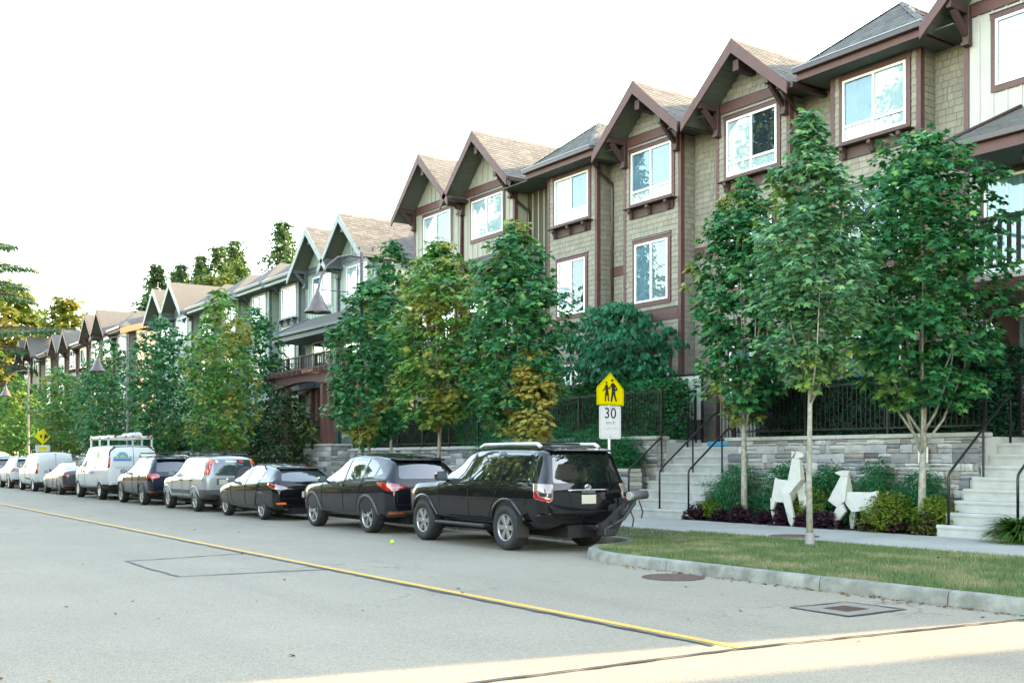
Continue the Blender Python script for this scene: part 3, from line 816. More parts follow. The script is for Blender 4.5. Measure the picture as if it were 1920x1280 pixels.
def module(b, kind, yc, zo=0.0, y0=None, y1=None, inner=('drape', 'room_shade'), low=('drape_blue', 'room_shade'), blinds=(), lblinds=(), lowwin=True, siding='shingle', panel=None, gl='window_glass', ground=True):
    n = b.near; det = n >= 1; tiles = n >= 1
    if kind == 'gable': half, zf, zp, bh, w, wz0, wz1 = 1.8, 10.68, 12.28, 1.22, 1.72, 9.05, 10.55
    elif kind == 'big': half, zf, zp, bh, w, wz0, wz1 = 2.12, 11.0, 13.03, 1.68, 2.0, 9.5, 10.88
    else: half, zf, zp, bh, w, wz0, wz1 = 1.72, 10.98, 12.4, 1.2, 1.72, 9.08, 10.52
    if y0 is None: y0, y1 = yc - bh, yc + bh
    ym = (y0 + y1) / 2
    zf += zo; zp += zo; wz0 += zo; wz1 += zo
    pan = panel or b.pal['panel']
    top = zf - 0.28 if kind == 'hip' else zf - 0.02
    MB().box(XB, XR + 0.1, y0, y1, 1.9, top).build('bay_wall', 'substrate' if siding == 'shingle' else (pan if siding == 'batten' else b.pal['shingle']), b.o)
    holes = [(ym - w / 2 - 0.12, ym + w / 2 + 0.12, wz0 - (0.45 if kind != 'big' else 0.13), wz1 + 0.14)]
    b.window(XB, ym - w / 2, ym + w / 2, wz0, wz1, 'transom' if kind != 'big' else 'slider', inner, bracket=(kind != 'big') and n >= 0, simple=n < 1, blinds=blinds, gl=gl)
    lz0, lz1 = 6.1 + zo, 7.83 + zo
    if lowwin:
        b.window(XB, ym - 0.7, ym + 0.7, lz0, lz1, 'slider', low, simple=n < 1, blinds=lblinds, gl=gl)
        holes.append((ym - 0.83, ym + 0.83, lz0 - 0.13, lz1 + 0.14))
    if ground:
        b.window(XB, ym - 0.75, ym + 0.75, 3.05 + min(zo, 0), 4.55 + min(zo, 0), 'slider', ('room_shade', 'drape_green'), simple=True, gl=gl)
        holes.append((ym - 0.85, ym + 0.85, 2.95 + min(zo, 0), 4.66 + min(zo, 0)))
    band = (y0, y1, 5.5 + zo, 5.8 + zo)
    if kind != 'big':
        MB().box(XB - 0.04, XB - 0.001, y0 + 0.086, y1 - 0.086, 5.5 + zo, 5.8 + zo).build('belly_band', b.pal['trim'], b.o); holes.append(band)
    if kind != 'hip':
        zl = b.gable(yc, half, zf, zp, y0, y1, siding, tiles, pan)
        MB().box(XB - 0.05, XB - 0.001, y0 + 0.02, y1 - 0.02, zf + 0.10, zf + 0.36).build('gable_band', b.pal['trim'], b.o)
        if n >= 1: MB().box(XB - 0.07, XB - 0.001, y0 + 0.02, y1 - 0.02, zf + 0.361, zf + 0.378).build('band_flashing', 'flashing', b.o)
        b.braces(y0, y1, zf, yc, zp)
        MB().box(XF + 0.03, XF + 0.12, yc - half - 0.14, yc - half - 0.032, zf - 0.16, zf - 0.02).build('gutter_end', b.pal['gutter'], b.o)
        MB().box(XF + 0.12, XR, yc - half - 0.13, yc - half - 0.005, zf - 0.15, zf - 0.03).build('gutter', b.pal['gutter'], b.o)
        k = (zp - zf) / half
        if siding == 'shingle':
            b.field('x', XB, y0, y1, 2.0, zf + 0.1, holes)
            b.field('x', XB, y0, y1, zf + 0.38, zp, (), lambda v: (max(y0, yc - (zp - 0.16 - v) / k), min(y1, yc + (zp - 0.16 - v) / k)))
        elif siding == 'batten':
            b.battens('x', XB, y0, y1, 2.0, zf + 0.1, pan, holes)
            b.battens('x', XB, y0, y1, zf + 0.38, zp, pan, (), lambda y: zl(y))
    else:
        b.hip(yc, half, zf, zp - zf, tiles)
        if siding == 'shingle': b.field('x', XB, y0, y1, 2.0, top, holes)
        else: b.lap('x', XB, y0, y1, 2.0, top, b.pal['shingle'], holes)
    b.corner(y0, -1, 1.95, top + 0.02); b.corner(y1, 1, 1.95, top + 0.02)
    # the return of the bay that faces the camera
    if siding == 'shingle': b.field('y', y0, XB + 0.11, XR, 2.0, top)
    elif siding == 'batten': b.battens('y', y0, XB + 0.1, XR, 2.0, top, pan)
    else: b.lap('y', y0, XB + 0.11, XR, 2.0, top, b.pal['shingle'])
def recess(b, y0, y1, zo, siding, pipe=None, top=10.7, pan=None):
    if siding == 'shingle':
        b.field('x', XR, y0, y1, 2.0, 7.2 + zo); b.field('x', XR, y0, y1, 7.5 + zo, top + zo)
        MB().box(XR - 0.04, XR - 0.001, y0, y1, 7.2 + zo, 7.5 + zo).build('belly_band', b.pal['trim'], b.o)
    elif siding == 'lap': b.lap('x', XR, y0, y1, 2.0, top + zo, b.pal['shingle'])
    else: b.battens('x', XR, y0, y1, 2.0, top + zo, pan or b.pal['panel'])
    MB().box(XF + 0.3, XR + 0.02, y0 - 0.02, y1 + 0.02, top + zo + 0.02, top + zo + 0.05).build('eave_soffit', b.pal['soffit'], b.o)
    if pipe is not None:
        z = top + zo
        MB().tube([(XF + 0.35, pipe, z + 0.1), (XF + 0.4, pipe, z - 0.02), (XR - 0.5, pipe, z - 0.35), (XR - 0.08, pipe, z - 0.6), (XR - 0.07, pipe, z - 0.8), (XR - 0.07, pipe, 2.2)], 0.042, 8).build('downpipe', b.pal['gutter'], b.o, smooth=True)
def shell(b, y0, y1, zo, m, ridge=13.55):
    MB().box(XR, 32, y0, y1, 1.9, 10.75 + zo).build('wall', m, b.o)
    MB().prism([(22.4, 10.76 + zo), (27.3, ridge + zo), (32.5, 10.76 + zo)], y0 - 0.2, y1 + 0.2, 'y').build('main_roof', 'roof_sheet', b.o)  # ridge raised out of sight so its shadow darkens the cross roofs
    return b

# nearest building: olive shingles and maroon trim
b1 = Bld('townhouse_row', 'nearest townhouse row with olive shingle walls and maroon trim', 20.0, BROWN, 1)
shell(b1, 3.3, 37.0, 0, 'substrate')
module(b1, 'hip', 4.9, 0, lowwin=False, ground=False)
module(b1, 'big', 8.0, -0.18, 6.4, 9.8, siding='batten', panel='batten_cream', lowwin=False, ground=False)
module(b1, 'big', 11.6, -0.18, 9.8, 13.2, inner=('drape_green', 'drape'), siding='batten', panel='batten_cream', lowwin=False, ground=False, blinds=(1,))
module(b1, 'hip', 15.55, 0, 14.3, 16.7, inner=('drape', 'drape_blue'))
module(b1, 'gable', 19.2, 0, 18.0, 20.5, inner=('room_shade', 'drape'))
module(b1, 'gable', 23.0, 0.02, 21.9, 24.3, inner=('room_shade', 'drape_blue'), low=('drape_green', 'drape_blue'), blinds=(0,), lblinds=(0,))
module(b1, 'hip', 26.85, 0.05, 25.6, 28.1, inner=('drape_blue', 'drape'), low=('room_shade', 'drape'))
module(b1, 'big', 31.5, 0, 30.05, 33.4, inner=('drape', 'drape'), siding='batten', lowwin=False, ground=False)
module(b1, 'big', 35.25, 0.05, 33.4, 37.0, inner=('drape_blue', 'drape'), siding='batten', lowwin=False, ground=False)
for a, c, pp in ((13.2, 14.3, None), (16.7, 18.0, 17.9), (20.5, 21.9, 20.62), (24.3, 25.6, 25.45)): recess(b1, a, c, 0, 'shingle', pp)
recess(b1, 28.1, 30.05, 0, 'batten', 29.9, pan='batten_grey')
MB().tube([(XB - 0.25, 33.4, 11.0), (XB - 0.1, 33.4, 10.6), (XB - 0.08, 33.4, 10.4), (XB - 0.08, 33.4, 5.3)], 0.045, 8).build('downpipe', 'gutter_brown', b1.o, smooth=True)
b1.porch(6.2, 12.95, 0); b1.porch(29.7, 37.1, 0.1)
b1.balcony(6.2, 12.35, 0); b1.balcony(29.9, 37.0, 0.1)
for y in (12.1, 9.6): MB().prism([(XB, 4.7), (19.75, 4.7), (19.75, 4.45), (20.3, 4.3), (XB - 0.15, 3.7), (XB, 3.7)], y - 0.09, y + 0.09, 'y').build('balcony_bracket', 'maroon_dark', b1.o)
w = b1.window(XB, 9.95, 12.75, 5.25, 7.42, 'slider', ('drape', 'drape_green'), trim='maroon_dark')
b1.window(XB, 9.95, 12.7, 3.2, 4.5, 'slider', ('drape_green', 'drape_green'), simple=True, blinds=(0, 1))
b1.window(XB, 30.5, 33.0, 5.35, 7.5, 'slider', ('room_shade', 'drape'), simple=True); b1.window(XB, 33.9, 36.5, 5.35, 7.5, 'slider', ('drape', 'room_shade'), simple=True)
lampb = MB(); lampb.box(20.05, 20.35, 11.1, 11.4, 7.36, 7.38); lampb.box(20.05, 20.35, 11.1, 11.4, 7.50, 7.56)
for dx in (0, 0.28):
    for dy in (0, 0.28): lampb.box(20.05 + dx, 20.07 + dx, 11.1 + dy, 11.12 + dy, 7.381, 7.499)
lb = lampb.build('porch_lamp', 'rail_wood', b1.o); MB().box(20.075, 20.325, 11.125, 11.375, 7.385, 7.495).build('lamp_glass', 'lamp_glass', lb)
MB().lathe([(0, 0), (0.07, 0.0), (0.085, 0.04), (0.05, 0.09), (0, 0.1)], 12, (XR - 0.12, 24.55, 6.98)).build('security_camera', 'vinyl_white', b1.o, smooth=True)
b1.close()

# second building: blue grey
b2 = Bld('townhouse_row', 'blue grey townhouse row with pale trim behind the curved street lamp', 56.0, BLUE, 0.5)
shell(b2, 40.0, 71.6, -0.85, 'blue_lap')
b2.near = 1
module(b2, 'big', 42.2, -0.88, 40.2, 43.8, inner=('room_shade', 'drape'), siding='batten', lowwin=False, ground=False)
module(b2, 'big', 45.65, -0.85, 43.8, 47.4, inner=('drape', 'drape_blue'), siding='batten', lowwin=False, ground=False)
b2.near = 0
module(b2, 'hip', 49.45, -0.52, 48.3, 50.6, inner=('drape', 'room_shade'), low=('drape', 'drape_blue'), siding='lap', ground=False)
module(b2, 'hip', 53.3, -0.5, 52.0, 54.6, inner=('drape_green', 'drape_green'), low=('drape_green', 'drape_green'), siding='lap', ground=False)
module(b2, 'hip', 57.5, -0.5, 56.4, 58.8, inner=('drape_green', 'room_shade'), siding='lap', ground=False)
module(b2, 'hip', 61.6, -0.5, 60.4, 62.8, inner=('drape_green', 'drape'), siding='lap', ground=False)
module(b2, 'big', 66.1, -0.58, 64.3, 67.8, inner=('room_shade', 'drape'), siding='batten', lowwin=False, ground=False)
module(b2, 'big', 69.6, -0.55, 67.8, 71.4, inner=('drape', 'room_shade'), siding='batten', lowwin=False, ground=False)
for a, c, pp in ((47.4, 48.3, None), (50.6, 52.0, 50.75), (54.6, 56.4, 54.8), (58.8, 60.4, None), (62.8, 64.3, 63.0)): recess(b2, a, c, -0.5, 'lap', pp)
MB().tube([(XB - 0.2, 43.8, 10.1), (XB - 0.09, 43.8, 9.8), (XB - 0.08, 43.8, 5)], 0.045, 8).build('downpipe', 'blue_trim', b2.o)
b2.porch(39.9, 48.1, -0.55, False); b2.balcony(40.0, 48.2, -0.1)
b2.window(XB, 40.8, 43.2, 5.25, 7.0, 'slider', ('drape', 'drape'), simple=True); b2.window(XB, 44.2, 46.6, 5.25, 7.0, 'slider', ('drape', 'room_shade'), simple=True)
b2.close()

# far brown building with its sunlit end wall
b3 = Bld('townhouse_row', 'far brown townhouse row whose end wall glows orange in the sun', 96.0, FARB, 0)
shell(b3, 77.6, 117.0, 0.0, 'substrate')
MB().box(XB + 0.35, 31.9, 77.5, 77.59, 2.0, 10.7).build('end_wall', 'end_wall', b3.o)
for k in range(9): MB().box(XB + 0.4 + k * 0.7, XB + 0.48 + k * 0.7, 77.46, 77.499, 2.0, 10.7).build('end_batten', 'end_wall', b3.o)
MB().prism([(20.2, 10.35), (27.3, 12.6), (32.6, 10.35), (32.6, 10.75), (27.3, 13.0), (20.2, 10.75)], 77.0, 77.4, 'y').build('end_rake', 'end_rake', b3.o)
module(b3, 'hip', 79.8, 0.0, 78.4, 81.2, siding='shingle', ground=False)
for yc, zo, kd in ((84.0, -0.2, 'big'), (87.6, -0.15, 'big'), (91.6, 0.0, 'hip'), (95.3, 0.15, 'gable'), (99.5, 0.15, 'gable'), (105.0, 0.2, 'hip'), (110.6, 0.25, 'big'), (114.8, 0.3, 'big')):
    module(b3, kd, yc, zo, siding='batten' if kd == 'big' else 'shingle', inner=('drape_green', 'room_shade'), low=('drape', 'drape_green'), ground=False)
recess(b3, 93.0, 94.0, 0, 'shingle', 93.9); recess(b3, 96.6, 98.2, 0, 'shingle', 98.0); recess(b3, 101, 103.6, 0, 'batten'); recess(b3, 106.3, 109, 0, 'batten', 107)
b3.porch(82.2, 89.4, -0.1, False)
b3.close()

# block beyond the right edge of the picture, it shades the near road
b0 = Bld('townhouse_row', 'townhouse block out of sight to the right of the picture', -6.0, BROWN, 0)
shell(b0, -14.0, 0.0, 0.0, 'shingle_tan_mass')
b0.close()
# ---------------------------------------------------------------- stone walls, stairs, railings, fences
def stone_variant(sd):
    r = random.Random(sd); mb = MB().box(0, 1, 0, 1, 0, 1); me = bpy.data.meshes.new('stone')
    bm = bmesh.new(); b0 = mb.mesh('t'); bm.from_mesh(b0)
    bmesh.ops.subdivide_edges(bm, edges=[e for e in bm.edges if abs(e.verts[0].co.x - e.verts[1].co.x) < 0.1], cuts=1, use_grid_fill=True)
    for v in bm.verts:
        if v.co.x < 0.5:
            edge = (v.co.y < 0.01 or v.co.y > 0.99) + (v.co.z < 0.01 or v.co.z > 0.99)
            v.co.x = r.uniform(0.05, 0.3) if edge == 0 else r.uniform(0.25, 0.5) if edge == 1 else r.uniform(0.4, 0.6)
            v.co.y += r.uniform(-0.025, 0.025); v.co.z += r.uniform(-0.05, 0.05)
    bmesh.ops.recalc_face_normals(bm, faces=bm.faces)
    bm.to_mesh(me); bm.free(); me.materials.append(MATS['stone']); return me
STONES = [stone_variant(k) for k in range(6)]
def cells(r, y0, y1, z0, z1, band):
    out = []; z = z0
    while z < z1 - 0.05:
        h = band * r.uniform(0.85, 1.15)
        if z1 - z - h < 0.09: h = z1 - z
        y = y0
        while y < y1 - 0.02:
            w = r.uniform(0.24, 0.56)
            if y1 - y - w < 0.16: w = y1 - y
            k = r.random()
            if k < 0.42: out.append((y, y + w, z, z + h))
            elif k < 0.78:
                c = r.uniform(0.42, 0.58) * h; out.append((y, y + w, z, z + c)); out.append((y, y + w, z + c, z + h))
            else:
                c = r.uniform(0.35, 0.65) * w; out.append((y, y + c, z, z + h)); out.append((y + c, y + w, z, z + h))
            y += w
        z += h
    return out
def stone_wall(label, x, y0, y1, z0, z1, thick=0.35, band=0.2, ends=(True, False), end_depth=None, cap=True, seed=1, name='stone_wall'):
    r = random.Random(seed)
    o = thing(name, label, 'stone wall', (x + thick / 2, (y0 + y1) / 2, z0))
    MB().box(x + 0.03, x + thick, y0 + 0.03, y1 - 0.03, z0, z1 - 0.001).build('wall_core', 'mortar', o)
    g = 0.006
    for a, b, c, d in cells(r, y0, y1, z0, z1, band):
        piece('stone', r.choice(STONES), o, (x - 0.028 - r.uniform(0, 0.018), a + g, c + g), (0.09, b - a - 2 * g, d - c - 2 * g))
    for k, e in enumerate(ends):
        if not e: continue
        L = end_depth or thick
        for a, b, c, d in cells(r, 0.03, L, z0, z1, band):
            if k == 0: q = piece('stone', r.choice(STONES), o, (x + b - g, y0 - 0.02, c + g), (0.09, b - a - 2 * g, d - c - 2 * g), (0, 0, PI / 2))
            else: q = piece('stone', r.choice(STONES), o, (x + a + g, y1 + 0.02, c + g), (0.09, b - a - 2 * g, d - c - 2 * g), (0, 0, -PI / 2))
    if cap:
        y = y0 - 0.06
        while y < y1 + 0.05:
            L = min(r.uniform(0.95, 1.35), y1 + 0.06 - y)
            if y1 + 0.06 - y - L < 0.3: L = y1 + 0.06 - y
            MB().box(x - 0.075, x + thick + 0.05, y + 0.003, y + L - 0.003, z1, z1 + 0.085).build('cap_slab', 'cap_stone', o, bevel=0.012)
            y += L
    return o
stone_wall('grey ledgestone retaining wall between the two concrete stairs behind the animal sculptures', WALL_X, 11.5, 17.9, 0.14, 1.97, seed=3, band=0.175, ends=(True, True), end_depth=1.5)
stone_wall('low stone planter wall left of the near stairs beside the signpost', 17.62, 20.28, 23.6, 0.14, 1.22, seed=5, ends=(True, False), end_depth=0.5)
stone_wall('stone wall with dark vent behind the ferns left of the near stairs', 18.6, 20.28, 27.2, 0.14, 2.05, seed=8, ends=(True, False), end_depth=1.6)
stone_wall('long low stone wall behind the parked hatchback and dark crossover', 18.75, 27.4, 38.2, 0.14, 1.86, seed=11, ends=(False, False))
stone_wall('square stone pillar under the wooden arbor posts, nearer of two', 18.0, 38.4, 41.0, 0.14, 2.06, seed=13, thick=1.0, ends=(True, False), name='stone_pillar')
stone_wall('square stone pillar at the far side of the arbor steps', 18.0, 42.4, 44.6, 0.14, 2.06, seed=17, thick=1.0, ends=(True, False), name='stone_pillar')
stone_wall('distant stone wall running on behind the white van', 18.6, 44.8, 56.0, 0.14, 1.75, seed=19, ends=(False, False))
tag(MB().box(18.53, 18.545, 20.95, 21.3, 1.55, 1.72).build('wall_vent', 'black_iron'), 'small black vent grille in the stone wall beside the near stairs', 'vent')
tag(MB().box(18.60, 18.615, 12.5, 12.72, 1.47, 1.78).build('wall_plaque', mat('plaque_white', (0.62, 0.63, 0.62), 0.4), bevel=0.004), 'small white plaque with faint print on the stone wall behind the right tree', 'plaque')
pl = bpy.data.objects['wall_plaque']
mat('faint_print', (0.40, 0.41, 0.41), 0.6); mat('dark_print', (0.12, 0.12, 0.12), 0.6)
for k in range(5): MB().box(18.597, 18.5995, 12.53, 12.69 - 0.02 * (k % 2), 1.735 - k * 0.032, 1.745 - k * 0.032).build('print_line', 'faint_print', pl)
for k in range(2): MB().box(18.597, 18.5995, 12.55 + k * 0.05, 12.575 + k * 0.05, 1.49, 1.53).build('print_mark', 'dark_print', pl)
RISE, TREAD = 0.2125, 0.28
def stairs(label, x0, y0, y1, n, seed):
    o = thing('concrete_stairs', label, 'stairs', (x0, (y0 + y1) / 2, 0.15), group='concrete stairs up to the terrace')
    for k in range(n):
        zt = 0.15 + RISE * (k + 1); zb = 0.15 + RISE * k - (0.02 if k else 0.05)
        a = x0 + TREAD * k
        mb = MB(); mb.prism([(a, zt - 0.02), (a + 0.012, zt), (20.2, zt), (20.2, zb), (a + 0.02, zb), (a + 0.02, zt - 0.055), (a, zt - 0.06)], y0, y1, 'y')
        mb.build('step', 'step_concrete', o)
    return o
stairs('concrete stairs with three black handrails beside the signpost', 17.4, 17.93, 20.25, 8, 1)
stairs('concrete stairs with two black handrails at the right edge', 17.32, 8.4, 11.47, 8, 2)
stairs('concrete stairs between the stone pillars below the arbor', 17.4, 41.1, 42.3, 8, 3)
def rail(label, y, x0, n=7, drop=True, mid=True):
    sl = RISE / TREAD
    za = 0.15 + RISE; xa = x0 + 0.12; xe = x0 + TREAD * n + 0.02
    pts = [(xa, y, za + 0.0), (xa, y, za + 0.86), (xa + 0.02, y, za + 0.92), (xa + 0.07, y, za + 0.97)]
    ze = za + 0.97 + (xe - xa - 0.07) * sl
    pts += [(xe, y, ze), (xe + 0.06, y, ze + 0.02), (xe + 0.12, y, ze - 0.01), (xe + 0.15, y, ze - 0.08), (xe + 0.15, y, ze - 0.98)]
    o = MB().tube(pts, 0.024, 10).build('handrail', 'black_iron', None, smooth=True)
    tag(o, label, 'handrail', 'black stair handrails')
    if mid:
        xm = x0 + TREAD * 4 + 0.1; MB().tube([(xm, y, 0.15 + RISE * 5), (xm, y, za + 0.95 + (xm - xa - 0.07) * sl)], 0.022, 8).build('post', 'black_iron', o)
    for px in (xa,): MB().lathe([(0.0, 0), (0.055, 0), (0.055, 0.008), (0, 0.008)], 12, (px, y, za)).build('base_plate', 'black_iron', o)
    return o
rail('left one of three black handrails on the stairs behind the signpost', 20.12, 17.4)
rail('middle one of three black handrails on the stairs behind the signpost', 19.0, 17.4)
rail('right one of three black handrails, beside the low shrubs on the near stairs', 18.02, 17.4, n=5)
rail('black handrail on the wall side of the right edge stairs', 11.3, 17.32, n=7)
rail('black handrail nearest the strappy green plant on the right edge stairs', 10.0, 17.32, n=7)
rail('black handrail on the steps between the stone pillars', 41.25, 17.4, n=7, mid=True)
PICK = MB().box(-0.009, 0.009, -0.009, 0.009, 0, 1).mesh('picket', 'black_iron')
def fence(label, a, b, z0, z1, sp=0.115, name='iron_fence', cat='fence', post=1.9):
    a, b = Vector(a), Vector(b); d = b - a; L = d.length; d.normalize(); ang = math.atan2(d.y, d.x)
    o = thing(name, label, cat, ((a.x + b.x) / 2, (a.y + b.y) / 2, z0))
    def bar(zc, h, w):
        q = Vector((-d.y, d.x, 0)) * w
        mb = MB(); P = [Vector((*a.xy, 0)) - q, Vector((*b.xy, 0)) - q, Vector((*b.xy, 0)) + q, Vector((*a.xy, 0)) + q]
        mb.hexa([(p.x, p.y, zc - h) for p in P], [(p.x, p.y, zc + h) for p in P]); return mb
    bar(z1 - 0.02, 0.02, 0.02).build('top_rail', 'black_iron', o); bar(z0 + 0.13, 0.016, 0.016).build('bottom_rail', 'black_iron', o)
    n = max(2, int(L / sp)); np_ = max(1, round(L / post))
    for i in range(np_ + 1):
        p = a.lerp(b, i / np_); MB().box(p.x - 0.028, p.x + 0.028, p.y - 0.028, p.y + 0.028, z0, z1 + 0.02).build('fence_post', 'black_iron', o)
    for i in range(1, n):
        p = a.lerp(b, i / n); piece('picket', PICK, o, (p.x, p.y, z0 + 0.147), (1, 1, z1 - 0.041 - z0 - 0.147), (0, 0, ang))
    return o
fence('black iron picket fence on the stone wall behind the sculptures', (18.92, 11.5, 0), (18.92, 17.9, 0), 2.06, 3.16)
fence('black iron picket fence at the top of the right edge stairs', (19.98, 8.0, 0), (19.98, 11.4, 0), 2.0, 3.2)
fence('black iron picket fence in front of the clipped hedge left of the stairs', (18.85, 20.35, 0), (18.85, 27.2, 0), 2.14, 3.32)
fence('short black iron picket fence beside the gate atop the near stairs', (19.98, 20.3, 0), (19.98, 21.6, 0), 1.95, 3.35)
fence('black iron garden gate at the top of the near stairs', (20.02, 18.1, 0), (20.02, 19.5, 0), 1.9, 3.05, name='iron_gate', cat='gate', post=1.3)
fence('black iron picket fence in deep shade behind the parked hatchback', (18.95, 27.4, 0), (18.95, 38.2, 0), 1.95, 3.2, sp=0.14)
fence('distant black iron picket fence behind the white van', (18.8, 44.8, 0), (18.8, 56, 0), 1.85, 3.1, sp=0.16)
sc_ = thing('privacy_screen', 'frosted glass privacy screen with black frame behind the hedge', 'screen', (20.35, 23, 2))
yy = 20.4
while yy < 31:
    MB().box(20.33, 20.345, yy + 0.03, yy + 1.32, 2.6, 3.78).build('frosted_panel', 'frosted', sc_)
    MB().box(20.31, 20.365, yy - 0.025, yy + 0.025, 1.95, 3.84).build('screen_post', 'black_iron', sc_)
    yy += 1.35
MB().box(20.305, 20.37, 20.4, yy, 3.785, 3.84).build('screen_rail', 'black_iron', sc_)
tag(MB().box(19.4, 19.75, 18.3, 19.3, 1.855, 1.98).build('blue_storage_tray', mat('tray_blue', (0.02, 0.22, 0.38), 0.5), bevel=0.02), 'small blue plastic tray on the landing behind the gate', 'tray')
# wooden arbor in front of the blue building
arb = thing('wooden_arbor', 'dark red wooden arbor with arched beams on stone pillars', 'arbor', (18.9, 41.5, 2.1))
for x in (18.35, 19.75):
    for y in (39.1, 39.75, 43.3, 43.95):
        MB().box(x - 0.11, x + 0.11, y - 0.11, y + 0.11, 2.14, 4.6).build('post', 'maroon', arb, bevel=0.012)
    pts = []; n = 14
    for i in range(n + 1): y = 38.0 + 7.2 * i / n; pts.append((y, 4.42 + 0.34 * math.sin(PI * i / n)))
    poly = pts + [(45.35, 5.02), (37.85, 5.02)]
    for sx in (-0.16, 0.11): MB().prism(poly, x + sx, x + sx + 0.05, 'x').build('arched_beam', 'maroon', arb)
for k in range(15):
    y = 37.9 + k * 0.53; MB().box(17.75, 20.3, y - 0.035, y + 0.035, 5.021, 5.2).build('rafter', 'maroon', arb)
for k in range(5): MB().box(17.9 + k * 0.5, 17.96 + k * 0.5, 37.7, 45.5, 5.201, 5.25).build('lath', 'maroon_dark', arb)
# chairs on the balcony of the blue building
def patio_chair(x, y, rz, lab):
    o = thing('patio_chair', lab, 'chair', (x, y, 5.07), 'patio chairs on the balcony', False, rz)
    MB().box(-0.25, 0.25, -0.25, 0.25, 0.42, 0.47).build('seat', 'rail_wood', o); 
    for k in range(5): MB().box(-0.24 + k * 0.11, -0.2 + k * 0.11, 0.22, 0.26, 0.47, 1.02).build('back_slat', 'rail_wood', o)
    MB().box(-0.27, 0.27, 0.21, 0.27, 1.021, 1.08).build('back_rail', 'rail_wood', o)
    for sx in (-0.24, 0.21):
        for sy in (-0.24, 0.21): MB().box(sx, sx + 0.04, sy, sy + 0.04, 0, 0.419).build('leg', 'rail_wood', o)
        MB().box(sx - 0.01, sx + 0.05, -0.25, 0.2, 0.66, 0.69).build('arm', 'rail_wood', o)
patio_chair(20.1, 43.2, 0.3, 'dark patio chair on the blue building balcony, left of the pair'); patio_chair(20.1, 41.6, -0.4, 'dark patio chair on the blue building balcony, nearer the street tree')
# ---------------------------------------------------------------- vehicles
def paint(name, col, metal=0.0, rough=0.35, coat=1.0):
    m = mat(name, col, rough, metal, coat=coat, spec=0.03); return m
paint('paint_black', (0.0045, 0.0045, 0.0055), 0.0, 0.3); paint('paint_night', (0.0065, 0.0075, 0.011), 0.2, 0.3)
paint('paint_navy', (0.006, 0.008, 0.022), 0.2, 0.3); paint('paint_silver', (0.30, 0.31, 0.31), 0.35, 0.35)
paint('paint_white', (0.50, 0.51, 0.51), 0.0, 0.4, 0.6); paint('paint_graphite', (0.05, 0.055, 0.062), 0.5, 0.3)
mat('car_glass', (0.006, 0.008, 0.009), 0.02, spec=1.0, coat=1.0)
mat('car_glass_clear', (0.03, 0.042, 0.045), 0.02, spec=1.0, coat=1.0)
mat('tyre', (0.012, 0.012, 0.013), 0.75); mat('alloy', (0.36, 0.355, 0.34), 0.3, metal=0.75); mat('alloy_dark', (0.02, 0.02, 0.022), 0.4, metal=0.6)
mat('car_black_plastic', (0.012, 0.012, 0.013), 0.55); mat('car_grey_plastic', (0.06, 0.062, 0.065), 0.6)
mat('seam_dark', (0.002, 0.002, 0.002), 0.7)
mat('chrome', (0.75, 0.75, 0.75), 0.12, metal=1.0)
mat('lamp_red', (0.36, 0.006, 0.006), 0.08, coat=1.0, spec=0.8); mat('lamp_clear', (0.20, 0.14, 0.14), 0.1, coat=1.0, spec=0.8); mat('lamp_orange', (0.75, 0.12, 0.015), 0.15, coat=1.0)
mat('plate', (0.42, 0.40, 0.34), 0.5); mat('rail_silver', (0.55, 0.55, 0.55), 0.35, metal=0.6)
def rounded(pts, r, n=3):
    out = []; m = len(pts); P = [Vector(p) for p in pts]
    for i in range(m):
        p, a, b = P[i], P[i - 1], P[(i + 1) % m]
        d1, d2 = (a - p), (b - p); q = min(r, d1.length * 0.45, d2.length * 0.45)
        s, e = p + d1.normalized() * q, p + d2.normalized() * q
        for k in range(n + 1):
            t = k / n; out.append(s.lerp(p, t).lerp(p.lerp(e, t), t))
    return out
